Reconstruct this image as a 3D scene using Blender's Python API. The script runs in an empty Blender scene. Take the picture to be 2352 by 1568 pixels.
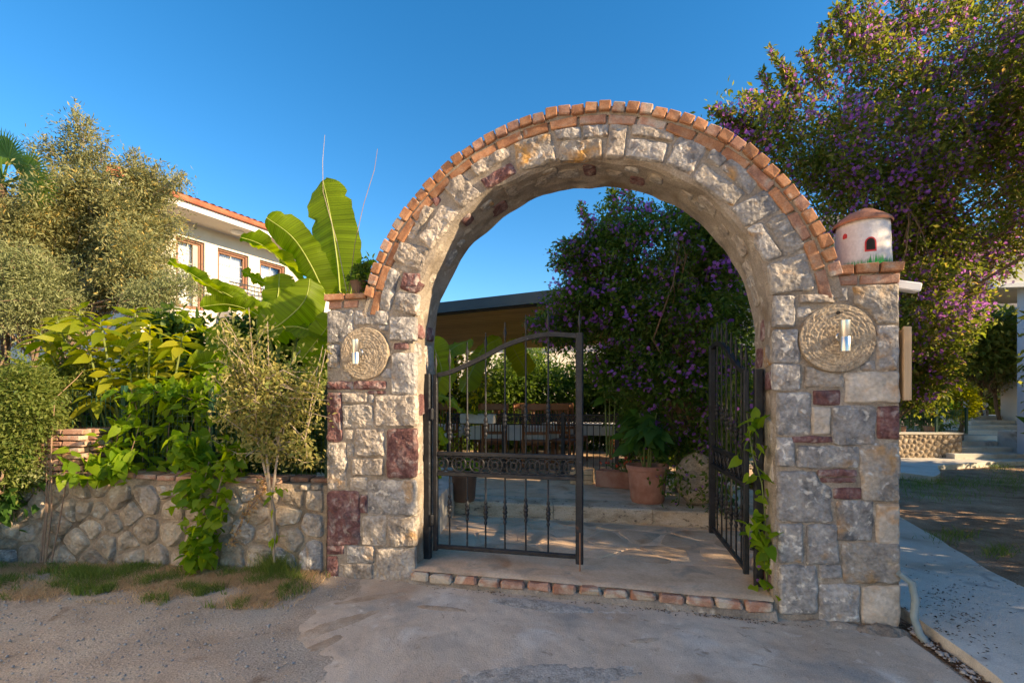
import bpy, math, random
import numpy as np
from mathutils import Vector, Matrix, noise

S = bpy.context.scene
COL = S.collection
PI = math.pi
RAD = math.radians
rnd = random.Random(7)
nr = np.random.RandomState(11)

# ------------------------------------------------------------------ camera, sky, sun, exposure
EYE = 1.5625
FPX = 1100.0                       # focal length for a 2352 px wide frame
cd = bpy.data.cameras.new('camera')
cam = bpy.data.objects.new('camera', cd)
COL.objects.link(cam)
cam.location = (0, 0, EYE)
cam.rotation_euler = (PI / 2, 0, 0)
cd.sensor_width = 36.0
cd.lens = 36.0 * FPX / 2352.0
cd.shift_y = (922 - 784) / 2352.0
cd.clip_start = 0.05
cd.clip_end = 3000
S.camera = cam

SUN_EL, SUN_AZ = 23.0, -21.0       # azimuth from +X, negative = towards the camera side
w = bpy.data.worlds.new("World")
S.world = w
w.use_nodes = True
nt = w.node_tree
nt.nodes.clear()
sky = nt.nodes.new('ShaderNodeTexSky')
sky.sky_type = 'NISHITA'
sky.sun_disc = False
sky.sun_elevation = RAD(SUN_EL)
sky.sun_rotation = RAD(90 - SUN_AZ)
sky.altitude = 0
sky.air_density = 1.0
sky.dust_density = 0.1
sky.ozone_density = 2.5
hs = nt.nodes.new('ShaderNodeHueSaturation')
hs.inputs['Saturation'].default_value = 1.34
hs.inputs['Hue'].default_value = 0.497
bg = nt.nodes.new('ShaderNodeBackground')
bg.inputs['Strength'].default_value = 0.103
wo = nt.nodes.new('ShaderNodeOutputWorld')
nt.links.new(sky.outputs[0], hs.inputs['Color'])
nt.links.new(hs.outputs[0], bg.inputs[0])
nt.links.new(bg.outputs[0], wo.inputs[0])

sd = bpy.data.lights.new('sun', 'SUN')
sd.energy = 4.8
sd.angle = RAD(0.55)
sd.color = (1.0, 0.74, 0.44)
sun = bpy.data.objects.new('sun', sd)
COL.objects.link(sun)
sdir = Vector((math.cos(RAD(SUN_AZ)) * math.cos(RAD(SUN_EL)), math.sin(RAD(SUN_AZ)) * math.cos(RAD(SUN_EL)), math.sin(RAD(SUN_EL))))
sun.rotation_euler = sdir.to_track_quat('Z', 'Y').to_euler()
sun.location = (20, -8, 15)
S.view_settings.view_transform = 'Standard'
S.view_settings.look = 'None'
S.view_settings.exposure = 1.33
S.view_settings.gamma = 1.0
S.view_settings.use_curve_mapping = False

# ------------------------------------------------------------------ helpers
def at(px, py, Y):                 # point at distance Y seen at picture position (2352 x 1568 scale)
    return Vector(((px - 1176) / FPX * Y, Y, EYE - (py - 922) / FPX * Y))

def gp(px, py, z=0.0):             # point at height z
    Y = (EYE - z) * FPX / (py - 922)
    return Vector(((px - 1176) / FPX * Y, Y, z))

def tag(o, label=None, cat=None, group=None, kind=None):
    if label: o['label'] = label
    if cat: o['category'] = cat
    if group: o['group'] = group
    if kind: o['kind'] = kind
    return o

def empty(name, loc=(0, 0, 0), rz=0.0, label=None, cat=None, group=None, parent=None):
    o = bpy.data.objects.new(name, None)
    COL.objects.link(o)
    o.location = loc
    o.rotation_euler = (0, 0, rz)
    o.empty_display_size = 0.1
    if parent: o.parent = parent
    return tag(o, label, cat, group)

def link_mesh(name, me, parent=None, m=None):
    if m is not None and len(me.materials) == 0:
        for k in (m if isinstance(m, (list, tuple)) else [m]): me.materials.append(k)
    o = bpy.data.objects.new(name, me)
    COL.objects.link(o)
    if parent: o.parent = parent
    return o

def mesh(name, V, Fc, m=None, parent=None, smooth=False, mi=None):
    me = bpy.data.meshes.new(name)
    me.from_pydata([tuple(v) for v in V], [], [tuple(f) for f in Fc])
    if smooth: me.polygons.foreach_set('use_smooth', [True] * len(me.polygons))
    if mi is not None: me.polygons.foreach_set('material_index', mi)
    me.update()
    return link_mesh(name, me, parent, m)

def np_mesh(name, V, T, k, m, parent=None, smooth=False, mi=None):
    """V (n,3) float, T (f,k) int"""
    me = bpy.data.meshes.new(name)
    me.vertices.add(len(V)); me.vertices.foreach_set('co', np.asarray(V, dtype=np.float32).ravel())
    nf = len(T)
    me.loops.add(nf * k); me.loops.foreach_set('vertex_index', np.asarray(T, dtype=np.int32).ravel())
    me.polygons.add(nf)
    me.polygons.foreach_set('loop_start', np.arange(0, nf * k, k, dtype=np.int32))
    if mi is not None: me.polygons.foreach_set('material_index', np.asarray(mi, dtype=np.int32))
    if smooth: me.polygons.foreach_set('use_smooth', np.ones(nf, dtype=bool))
    me.update(calc_edges=True)
    return link_mesh(name, me, parent, m)

def sharpen(o, ang=42):
    me = o.data
    if len(me.polygons) > 6000: return
    import bmesh
    b = bmesh.new(); b.from_mesh(me)
    for e in b.edges:
        if len(e.link_faces) == 2 and e.calc_face_angle(0) > RAD(ang): e.smooth = False
    b.to_mesh(me); b.free()

class MB:
    def __init__(s): s.V = []; s.F = []
    def add(s, V, Fc):
        b = len(s.V); s.V += [tuple(v) for v in V]; s.F += [tuple(i + b for i in f) for f in Fc]
        return s
    def build(s, name, m=None, parent=None, smooth=False):
        o = mesh(name, s.V, s.F, m, parent, smooth)
        if smooth: sharpen(o)
        return o
    # chamfered box
    def cbox(s, c, size, ch=0.004, jit=0.0, R=None, rg=rnd):
        c = Vector(c); h = [x / 2 for x in size]
        ch = min(ch, min(h) * 0.9)
        V = []; idx = {}
        for sx in (-1, 1):
            for sy in (-1, 1):
                for sz in (-1, 1):
                    j = Vector((rg.uniform(-jit, jit), rg.uniform(-jit, jit), rg.uniform(-jit, jit))) if jit else Vector()
                    for ax in range(3):
                        p = Vector((sx * (h[0] - (0 if ax == 0 else ch)), sy * (h[1] - (0 if ax == 1 else ch)), sz * (h[2] - (0 if ax == 2 else ch)))) + j
                        idx[(sx, sy, sz, ax)] = len(V); V.append(p)
        Fc = []
        def q(*k): Fc.append(tuple(idx[a] for a in k))
        for s1 in (-1, 1):
            for (a, b, t) in (((s1, -1, -1, 0), (s1, 1, -1, 0), (s1, 1, 1, 0)),):
                f = [(s1, -1, -1, 0), (s1, 1, -1, 0), (s1, 1, 1, 0), (s1, -1, 1, 0)]
                q(*(f if s1 > 0 else f[::-1]))
            f = [(-1, s1, -1, 1), (-1, s1, 1, 1), (1, s1, 1, 1), (1, s1, -1, 1)]
            q(*(f if s1 > 0 else f[::-1]))
            f = [(-1, -1, s1, 2), (1, -1, s1, 2), (1, 1, s1, 2), (-1, 1, s1, 2)]
            q(*(f if s1 > 0 else f[::-1]))
        for a in (-1, 1):
            for b in (-1, 1):
                f = [(a, b, -1, 0), (a, b, 1, 0), (a, b, 1, 1), (a, b, -1, 1)]
                q(*(f if a * b < 0 else f[::-1]))
                f = [(a, -1, b, 0), (a, 1, b, 0), (a, 1, b, 2), (a, -1, b, 2)]
                q(*(f if a * b > 0 else f[::-1]))
                f = [(-1, a, b, 1), (1, a, b, 1), (1, a, b, 2), (-1, a, b, 2)]
                q(*(f if a * b < 0 else f[::-1]))
                for c3 in (-1, 1):
                    f = [(a, b, c3, 0), (a, b, c3, 1), (a, b, c3, 2)]
                    q(*(f if a * b * c3 > 0 else f[::-1]))
        if R is not None: V = [R @ v for v in V]
        return s.add([v + c for v in V], Fc)
    def box(s, x0, x1, y0, y1, z0, z1):
        V = [(x, y, z) for x in (x0, x1) for y in (y0, y1) for z in (z0, z1)]
        return s.add(V, [(0, 1, 3, 2), (4, 6, 7, 5), (0, 4, 5, 1), (2, 3, 7, 6), (0, 2, 6, 4), (1, 5, 7, 3)])
    def tube(s, pts, rad, n=8, cap=True):
        pts = [Vector(p) for p in pts]; k = len(pts)
        if not hasattr(rad, '__len__'): rad = [rad] * k
        V = []; up = Vector((0, 0, 1)); prev = None
        for i, p in enumerate(pts):
            t = (pts[min(i + 1, k - 1)] - pts[max(i - 1, 0)])
            if t.length < 1e-9: t = Vector((0, 0, 1))
            t.normalize()
            if prev is None:
                a = t.cross(up if abs(t.z) < 0.9 else Vector((1, 0, 0))).normalized()
            else:
                a = (prev - t * prev.dot(t)).normalized()
            prev = a; b = t.cross(a)
            for j in range(n):
                an = 2 * PI * j / n
                V.append(p + (a * math.cos(an) + b * math.sin(an)) * rad[i])
        Fc = [(i * n + j, i * n + (j + 1) % n, (i + 1) * n + (j + 1) % n, (i + 1) * n + j) for i in range(k - 1) for j in range(n)]
        if cap: Fc += [tuple(range(n))[::-1], tuple((k - 1) * n + j for j in range(n))]
        return s.add(V, Fc)
    def lathe(s, prof, n=24, c=(0, 0, 0), axis='z', cap=True):
        c = Vector(c); V = []
        for r, h in prof:
            for j in range(n):
                a = 2 * PI * j / n
                if axis == 'z': v = Vector((r * math.cos(a), r * math.sin(a), h))
                elif axis == 'y': v = Vector((r * math.cos(a), -h, r * math.sin(a)))
                else: v = Vector((h, r * math.cos(a), r * math.sin(a)))
                V.append(c + v)
        k = len(prof)
        Fc = [(i * n + j, i * n + (j + 1) % n, (i + 1) * n + (j + 1) % n, (i + 1) * n + j) for i in range(k - 1) for j in range(n)]
        if cap: Fc += [tuple(range(n))[::-1], tuple((k - 1) * n + j for j in range(n))]
        return s.add(V, Fc)
    def prism(s, poly, y0, y1):      # polygon in x,z extruded in y
        n = len(poly)
        V = [(x, y0, z) for x, z in poly] + [(x, y1, z) for x, z in poly]
        Fc = [tuple(range(n)), tuple(range(n, 2 * n))[::-1]] + [(i, i + n, (i + 1) % n + n, (i + 1) % n) for i in range(n)]
        return s.add(V, Fc)
    def prismz(s, poly, z0, z1):     # polygon in x,y extruded in z
        n = len(poly)
        V = [(x, y, z0) for x, y in poly] + [(x, y, z1) for x, y in poly]
        Fc = [tuple(range(n))[::-1], tuple(range(n, 2 * n))] + [(i, (i + 1) % n, (i + 1) % n + n, i + n) for i in range(n)]
        return s.add(V, Fc)

def piece(name, parent, m, c, size, ch=0.004, jit=0.0, R=None):
    return MB().cbox(c, size, ch, jit, R).build(name, m, parent)

def copy_tree(o, parent=None):
    c = o.copy(); COL.objects.link(c)
    if parent: c.parent = parent
    for ch in [k for k in ALLCH(o)]: copy_tree(ch, c)
    return c
def ALLCH(o): return list(o.children)

# ------------------------------------------------------------------ materials
def pm(name, cols, scale=5.0, rough=0.85, bump=0.0, bscale=30.0, metal=0.0, spec=0.3, objrand=0.0, detail=8, stain=None,
       stretch=None, speck=None, fine=0.0, bdist=0.02, vor=0.0, vscale=20.0, ramp=None, rotnoise=0.0):
    """cols: list of (r,g,b) mixed by noise; objrand: brightness spread between objects; stain=(color, scale, lo, hi);
    speck=(color, scale, amount)"""
    m = bpy.data.materials.new(name); m.use_nodes = True
    t = m.node_tree; N = t.nodes; L = t.links
    b = N['Principled BSDF']
    b.inputs['Roughness'].default_value = rough
    b.inputs['Metallic'].default_value = metal
    b.inputs['Specular IOR Level'].default_value = spec
    tc = N.new('ShaderNodeTexCoord')
    oi = N.new('ShaderNodeObjectInfo')
    ad = N.new('ShaderNodeVectorMath'); ad.operation = 'MULTIPLY_ADD'
    cmb = N.new('ShaderNodeCombineXYZ')
    for i in range(3): L.new(oi.outputs['Random'], cmb.inputs[i])
    L.new(cmb.outputs[0], ad.inputs[0]); ad.inputs[1].default_value = (13.1 if objrand else 0, 7.7 if objrand else 0, 9.3 if objrand else 0)
    L.new(tc.outputs['Object'], ad.inputs[2])
    src = ad.outputs[0]
    if stretch:
        mp = N.new('ShaderNodeMapping'); mp.inputs['Scale'].default_value = stretch
        L.new(src, mp.inputs[0]); src = mp.outputs[0]
    nz = N.new('ShaderNodeTexNoise'); nz.inputs['Scale'].default_value = scale; nz.inputs['Detail'].default_value = detail
    nz.inputs['Roughness'].default_value = 0.62; nz.inputs['Distortion'].default_value = rotnoise
    L.new(src, nz.inputs[0])
    cr = N.new('ShaderNodeValToRGB')
    e = cr.color_ramp.elements
    lo, hi = ramp or (0.34, 0.66)
    e[0].position = lo; e[1].position = hi
    e[0].color = (*cols[0], 1); e[1].color = (*cols[-1], 1)
    for i, c in enumerate(cols[1:-1]):
        x = e.new(lo + (hi - lo) * (i + 1) / (len(cols) - 1)); x.color = (*c, 1)
    L.new(nz.outputs[0], cr.inputs[0])
    out = cr.outputs[0]
    def mix(fac, c1, c2, mode='MIX'):
        x = N.new('ShaderNodeMix'); x.data_type = 'RGBA'; x.blend_type = mode
        if isinstance(fac, float): x.inputs[0].default_value = fac
        else: L.new(fac, x.inputs[0])
        for s_, c in ((6, c1), (7, c2)):
            if isinstance(c, tuple): x.inputs[s_].default_value = (*c, 1)
            else: L.new(c, x.inputs[s_])
        return x.outputs[2]
    def mr(v, a, b_, c=0.0, d=1.0):
        x = N.new('ShaderNodeMapRange'); L.new(v, x.inputs[0])
        for i, k in enumerate((a, b_, c, d)): x.inputs[i + 1].default_value = k
        return x.outputs[0]
    for st in ([stain] if isinstance(stain, tuple) else (stain or [])):
        n2 = N.new('ShaderNodeTexNoise'); n2.inputs['Scale'].default_value = st[1]; n2.inputs['Detail'].default_value = 6
        n2.inputs['Distortion'].default_value = 0.6
        L.new(src, n2.inputs[0])
        out = mix(mr(n2.outputs[0], st[2], st[3]), out, st[0])
    if speck:
        v = N.new('ShaderNodeTexVoronoi'); v.inputs['Scale'].default_value = speck[1]
        L.new(src, v.inputs[0])
        out = mix(mr(v.outputs['Distance'], speck[2], speck[2] * 0.6), out, speck[0])
    if fine:
        n4 = N.new('ShaderNodeTexNoise'); n4.inputs['Scale'].default_value = bscale * 1.7; n4.inputs['Detail'].default_value = 4
        L.new(src, n4.inputs[0])
        hv = N.new('ShaderNodeHueSaturation'); L.new(out, hv.inputs['Color'])
        L.new(mr(n4.outputs[0], 0.3, 0.7, 1 - fine, 1 + fine), hv.inputs['Value']); out = hv.outputs[0]
    if objrand:
        hv = N.new('ShaderNodeHueSaturation'); L.new(out, hv.inputs['Color'])
        L.new(mr(oi.outputs['Random'], 0, 1, 1 - objrand, 1 + objrand), hv.inputs['Value'])
        out = hv.outputs[0]
    L.new(out, b.inputs['Base Color'])
    if bump or vor:
        n3 = N.new('ShaderNodeTexNoise'); n3.inputs['Scale'].default_value = bscale; n3.inputs['Detail'].default_value = 9
        n3.inputs['Roughness'].default_value = 0.65
        L.new(src, n3.inputs[0])
        h = n3.outputs[0]
        if vor:
            v = N.new('ShaderNodeTexVoronoi'); v.inputs['Scale'].default_value = vscale; v.feature = 'F1'
            ds = N.new('ShaderNodeVectorMath'); ds.operation = 'MULTIPLY_ADD'
            L.new(n3.outputs['Color'], ds.inputs[0]); ds.inputs[1].default_value = (0.06,) * 3; L.new(src, ds.inputs[2])
            L.new(ds.outputs[0], v.inputs[0])
            mm = N.new('ShaderNodeMath'); mm.operation = 'MULTIPLY_ADD'
            L.new(v.outputs['Distance'], mm.inputs[0]); mm.inputs[1].default_value = vor; L.new(h, mm.inputs[2])
            h = mm.outputs[0]
        bp = N.new('ShaderNodeBump'); bp.inputs['Strength'].default_value = bump; bp.inputs['Distance'].default_value = bdist
        L.new(h, bp.inputs['Height']); L.new(bp.outputs[0], b.inputs['Normal'])
    return m

def leafmat(name, c1, c2, trans=0.4, tcol=None, rough=0.5, vein=0.0, spec=0.25, third=None):
    m = bpy.data.materials.new(name); m.use_nodes = True
    t = m.node_tree; N = t.nodes; L = t.links
    b = N['Principled BSDF']; out = N['Material Output']
    b.inputs['Roughness'].default_value = rough; b.inputs['Specular IOR Level'].default_value = spec
    g = N.new('ShaderNodeNewGeometry')
    cr = N.new('ShaderNodeValToRGB'); e = cr.color_ramp.elements
    e[0].color = (*c1, 1); e[1].color = (*c2, 1)
    if third:
        e[1].position = 0.85; x = e.new(0.97); x.color = (*third, 1)
    L.new(g.outputs['Random Per Island'], cr.inputs[0])
    col = cr.outputs[0]
    tr = N.new('ShaderNodeBsdfTranslucent')
    hv = N.new('ShaderNodeHueSaturation'); L.new(col, hv.inputs['Color'])
    hv.inputs['Hue'].default_value = 0.48; hv.inputs['Saturation'].default_value = 1.1; hv.inputs['Value'].default_value = 2.2
    if tcol: tr.inputs[0].default_value = (*tcol, 1)
    else: L.new(hv.outputs[0], tr.inputs[0])
    L.new(col, b.inputs['Base Color'])
    if vein:
        tc = N.new('ShaderNodeTexCoord'); nz = N.new('ShaderNodeTexNoise'); nz.inputs['Scale'].default_value = vein; nz.inputs['Detail'].default_value = 5
        L.new(tc.outputs['Object'], nz.inputs[0])
        bp = N.new('ShaderNodeBump'); bp.inputs['Strength'].default_value = 0.3; bp.inputs['Distance'].default_value = 0.01
        L.new(nz.outputs[0], bp.inputs['Height']); L.new(bp.outputs[0], b.inputs['Normal'])
    mx = N.new('ShaderNodeMixShader'); mx.inputs[0].default_value = trans
    L.new(b.outputs[0], mx.inputs[1]); L.new(tr.outputs[0], mx.inputs[2]); L.new(mx.outputs[0], out.inputs[0])
    return m

M = {}
M['g'] = pm('grey_limestone', [(.17, .165, .165), (.33, .315, .305), (.44, .42, .40)], 9, .9, .9, 26, objrand=.14, stain=[((.46, .29, .14), 5, .60, .75), ((.66, .62, .56), 16, .57, .66)], bdist=.022, vor=.5, vscale=34, fine=.22)
M['c'] = pm('cream_limestone', [(.26, .225, .19), (.43, .375, .32), (.56, .50, .43)], 8, .9, .95, 24, objrand=.12, stain=[((.50, .30, .13), 4, .62, .74)], bdist=.025, vor=.6, vscale=30, fine=.22)
M['m'] = pm('maroon_stone', [(.10, .048, .050), (.18, .088, .085), (.28, .19, .18)], 12, .88, .9, 30, objrand=.15, stain=[((.40, .34, .32), 11, .56, .70), ((.10, .08, .09), 6, .58, .72)], bdist=.02, vor=.5, vscale=36, fine=.25)
M['o'] = pm('ochre_veined_stone', [(.21, .195, .18), (.36, .33, .295), (.48, .41, .33)], 7, .9, .95, 26, objrand=.1, stain=[((.50, .28, .09), 3.5, .54, .66), ((.6, .58, .55), 16, .6, .7)], bdist=.022, vor=.5, vscale=32, fine=.22)
M['w'] = pm('pale_split_stone', [(.37, .32, .265), (.50, .44, .37), (.60, .54, .47)], 7, .9, .7, 22, objrand=.08, stain=((.52, .34, .20), 5, .58, .7), bdist=.02, vor=.3, vscale=26, fine=.18)
M['mortar'] = pm('mortar', [(.21, .175, .14), (.31, .265, .215), (.39, .335, .28)], 5, .95, .9, 55, stain=[((.20, .15, .10), 2.6, .55, .72), ((.50, .44, .36), 7, .6, .7)], bdist=.014, fine=.22)
M['brick'] = pm('red_brick', [(.27, .125, .07), (.38, .185, .095), (.44, .265, .165)], 9, .9, .6, 60, objrand=.22, stain=[((.40, .33, .27), 12, .60, .74)], bdist=.008, fine=.2)
M['brick_old'] = pm('weathered_brick', [(.25, .13, .09), (.38, .215, .15), (.44, .33, .26)], 9, .9, .6, 60, objrand=.2, stain=[((.36, .31, .26), 9, .54, .68)], bdist=.008, fine=.2)
M['rubble'] = pm('rubble_stone', [(.25, .195, .14), (.40, .32, .235), (.50, .42, .32)], 6, .92, .9, 22, objrand=.22, stain=[((.36, .32, .28), 3.2, .55, .68), ((.50, .46, .40), 14, .6, .7)], bdist=.022, vor=.35, vscale=22, fine=.2)
M['conc'] = pm('drive_concrete', [(.50, .40, .30), (.62, .505, .39), (.67, .565, .45)], 1.1, .93, .55, 90, stain=[((.44, .30, .20), .8, .53, .72), ((.36, .33, .29), 1.7, .54, .68), ((.66, .60, .52), 2.6, .58, .70), ((.34, .22, .13), 1.3, .63, .73), ((.70, .62, .52), 9, .62, .74), ((.36, .28, .21), 13, .63, .74)], bdist=.010, fine=.20, speck=((.12, .09, .06), 14, .045))
M['path'] = pm('path_concrete', [(.54, .52, .46), (.64, .61, .54), (.68, .65, .58)], 2.0, .92, .6, 80, stain=[((.42, .36, .28), 1.3, .56, .76), ((.40, .38, .35), 4, .60, .74)], bdist=.008, fine=.14, speck=((.25, .2, .15), 13, .04))
M['dirt'] = pm('gravelly_dirt', [(.40, .31, .225), (.52, .41, .31), (.58, .48, .37)], 2.4, .96, .9, 60, stain=[((.44, .40, .34), .9, .50, .7), ((.24, .16, .10), 3.2, .62, .76)], bdist=.02, fine=.3, speck=((.54, .49, .43), 30, .13))
M['soil'] = pm('brown_soil', [(.20, .125, .075), (.34, .225, .145), (.44, .32, .22)], 2.2, .96, .9, 40, bdist=.02, fine=.3, speck=((.36, .31, .26), 24, .16))
M['flag'] = pm('flagstone', [(.48, .33, .21), (.60, .43, .29), (.64, .50, .36)], 3, .8, .45, 40, objrand=.16, stain=[((.42, .24, .13), 2.4, .58, .76), ((.32, .27, .21), 4, .56, .72)], bdist=.006, fine=.12)
M['step'] = pm('travertine_step', [(.36, .27, .18), (.52, .41, .29), (.58, .49, .38)], 4, .9, .7, 40, stretch=(1, 1, 2), stain=[((.12, .095, .07), 14, .60, .70)], bdist=.012, fine=.2)
M['plaster'] = pm('white_render', [(.64, .59, .50), (.70, .65, .56)], 3, .9, .15, 120, bdist=.003)
M['limewash'] = pm('warm_white_render', [(.74, .68, .58), (.80, .74, .64)], 3, .9, .15, 120, bdist=.003)
M['soffit'] = pm('painted_soffit', [(.60, .56, .50), (.66, .62, .56)], 3, .9)
M['oldplaster'] = pm('stained_render', [(.40, .38, .34), (.55, .53, .49)], 4, .9, .3, 60, stain=((.22, .2, .17), 3, .55, .7), bdist=.006)
M['tile'] = pm('clay_roof_tile', [(.34, .10, .055), (.48, .17, .09)], 6, .8, .3, 40, objrand=.15)
M['wood'] = pm('brown_window_wood', [(.20, .095, .055), (.28, .14, .085)], 10, .5, .2, 60, stretch=(1, 1, .1))
M['pale_wood'] = pm('weathered_board', [(.46, .30, .16), (.62, .44, .27)], 6, .75, .5, 30, stretch=(3, 3, .3), bdist=.005)
M['deck'] = pm('pine_ceiling_board', [(.42, .235, .085), (.56, .34, .14)], 4, .55, .2, 30, stretch=(.25, 3, 3), objrand=.12)
M['chair'] = pm('teak', [(.22, .085, .035), (.36, .16, .07)], 8, .5, .2, 40, stretch=(1, 1, .2))
M['fascia'] = pm('blue_grey_metal', [(.035, .06, .085), (.05, .08, .105)], 2, .45, metal=.2)
M['iron'] = pm('black_wrought_iron', [(.012, .013, .016), (.030, .032, .038)], 14, .5, .6, 60, metal=.35, spec=.5, stain=[((.22, .23, .25), 30, .69, .76), ((.14, .06, .03), 9, .68, .78)], bdist=.004, vor=.4, vscale=60)
M['steel'] = pm('brushed_steel', [(.55, .54, .52), (.68, .67, .65)], 20, .28, .1, 80, metal=1.0, stretch=(1, 1, .05))
M['mill'] = pm('millstone', [(.25, .20, .145), (.37, .30, .22), (.47, .39, .29)], 26, .94, .6, 60, objrand=.08, bdist=.014, vor=.5, vscale=75, fine=.25)
M['terra'] = pm('terracotta', [(.30, .13, .085), (.40, .19, .13), (.46, .27, .20)], 4, .85, .2, 50, objrand=.1, bdist=.004)
M['glaze'] = pm('brown_glazed_clay', [(.10, .055, .035), (.17, .095, .06)], 5, .45, .2, 40)
M['white'] = pm('white_paint', [(.72, .72, .72), (.80, .80, .79)], 4, .6)
M['whitepot'] = pm('chalky_white_paint', [(.58, .56, .56), (.74, .72, .71)], 9, .9, .5, 40, bdist=.006, stain=((.45, .40, .35), 6, .58, .76), fine=.08)
M['orange'] = pm('orange_clay', [(.30, .13, .075), (.46, .22, .135)], 8, .9, .6, 50, bdist=.008, fine=.15)
M['brick_worn'] = pm('mortar_smeared_brick', [(.34, .17, .11), (.46, .26, .18)], 7, .92, .7, 50, objrand=.15, stain=[((.50, .42, .33), 7, .42, .56)], bdist=.01, fine=.15)
M['red'] = pm('red_paint', [(.50, .035, .04), (.62, .07, .07)], 8, .7)
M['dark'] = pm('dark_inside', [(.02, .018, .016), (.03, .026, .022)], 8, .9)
M['conduit'] = pm('grey_conduit', [(.20, .26, .28), (.27, .33, .34)], 8, .5)
M['cloth'] = pm('white_tablecloth', [(.70, .69, .67), (.78, .77, .75)], 5, .9)
M['fencegreen'] = pm('green_coated_wire', [(.012, .05, .03), (.02, .07, .045)], 8, .5)
M['greypaint'] = pm('pale_blue_grey_paint', [(.42, .47, .54), (.48, .53, .60)], 4, .6)
M['bark'] = pm('bark', [(.13, .08, .05), (.25, .16, .095)], 12, .95, .9, 40, stretch=(1, 1, .3), bdist=.01)
M['palebark'] = pm('pale_bark', [(.30, .24, .18), (.42, .35, .27)], 12, .95, .9, 40, stretch=(1, 1, .3), bdist=.01)
M['twig'] = pm('twig_bark', [(.20, .13, .09), (.32, .22, .15)], 12, .9)
M['curtain'] = pm('net_curtain', [(.55, .54, .50), (.75, .74, .70)], 30, .9, stretch=(1, 1, .02))
M['shutter'] = pm('beige_blind', [(.40, .36, .31), (.46, .42, .37)], 4, .8)
M['hill'] = pm('rocky_hillside', [(.05, .06, .03), (.17, .15, .12), (.32, .27, .24)], .06, .95, .8, .4, bdist=1.5, detail=10)
M['litter'] = pm('dry_leaf_litter', [(.06, .035, .02), (.16, .09, .05)], 30, .9, objrand=.2)
M['mud'] = pm('dried_mud', [(.36, .26, .175), (.46, .35, .25), (.52, .42, .32)], 6, .95, .6, 60, bdist=.008, fine=.2)
M['rough'] = pm('rough_mortar_patch', [(.30, .27, .23), (.44, .40, .35), (.54, .50, .44)], 14, .95, .9, 50, bdist=.014, fine=.25)
M['pebble'] = pm('pebbles', [(.28, .26, .24), (.50, .48, .45)], 30, .9)
M['signwhite'] = pm('sign_board_white', [(.60, .66, .72), (.66, .72, .78)], 4, .6)
M['signblue'] = pm('sign_blue', [(.03, .10, .30), (.04, .12, .34)], 4, .6)
M['blue'] = pm('blue_plastic', [(.01, .12, .40), (.02, .15, .45)], 4, .5)
M['grassblade'] = leafmat('green_grass', (.08, .14, .025), (.19, .25, .06), .4)
M['drygrass'] = leafmat('dry_grass', (.40, .29, .16), (.60, .47, .28), .3)
M['paintgreen'] = pm('green_paint', [(.015, .26, .05), (.03, .38, .07)], 30, .7)
def glassmat():
    m = bpy.data.materials.new('window_glass'); m.use_nodes = True
    b = m.node_tree.nodes['Principled BSDF']
    N = m.node_tree.nodes; L = m.node_tree.links
    tr = N.new('ShaderNodeBsdfTransparent'); gs = N.new('ShaderNodeBsdfGlossy'); gs.inputs['Roughness'].default_value = .03
    mx = N.new('ShaderNodeMixShader'); fr = N.new('ShaderNodeFresnel'); fr.inputs[0].default_value = 1.6
    L.new(fr.outputs[0], mx.inputs[0]); L.new(tr.outputs[0], mx.inputs[1]); L.new(gs.outputs[0], mx.inputs[2]); L.new(mx.outputs[0], N['Material Output'].inputs[0])
    return m
M['glass'] = glassmat()
# foliage
M['lf_purple'] = leafmat('glossy_shrub_leaf', (.065, .105, .014), (.16, .19, .035), .5, third=(.34, .27, .08))
M['lf_dark'] = leafmat('deep_green_leaf', (.038, .082, .012), (.12, .18, .028), .45)
M['lf_olive'] = leafmat('olive_leaf', (.13, .15, .055), (.31, .31, .14), .3, third=(.44, .33, .09))
M['lf_grey'] = leafmat('grey_green_leaf', (.15, .18, .07), (.30, .32, .15), .25)
M['lf_gold'] = leafmat('golden_twig_leaf', (.30, .24, .10), (.46, .37, .19), .3)
M['lf_broad'] = leafmat('broad_yellow_green_leaf', (.14, .20, .010), (.34, .34, .025), .55, vein=60)
M['lf_heart'] = leafmat('heart_vine_leaf', (.09, .19, .010), (.22, .32, .02), .55, vein=60)
M['lf_tan'] = leafmat('dry_tipped_leaf', (.14, .18, .045), (.36, .32, .11), .38)
M['lf_hedge'] = leafmat('hedge_leaf', (.08, .13, .025), (.21, .24, .06), .4)
M['lf_palm'] = leafmat('palm_leaf', (.07, .15, .025), (.13, .23, .05), .45)
M['lf_banana'] = leafmat('banana_leaf', (.15, .23, .010), (.20, .28, .014), .6, vein=40, rough=.45, spec=.3)
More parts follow.
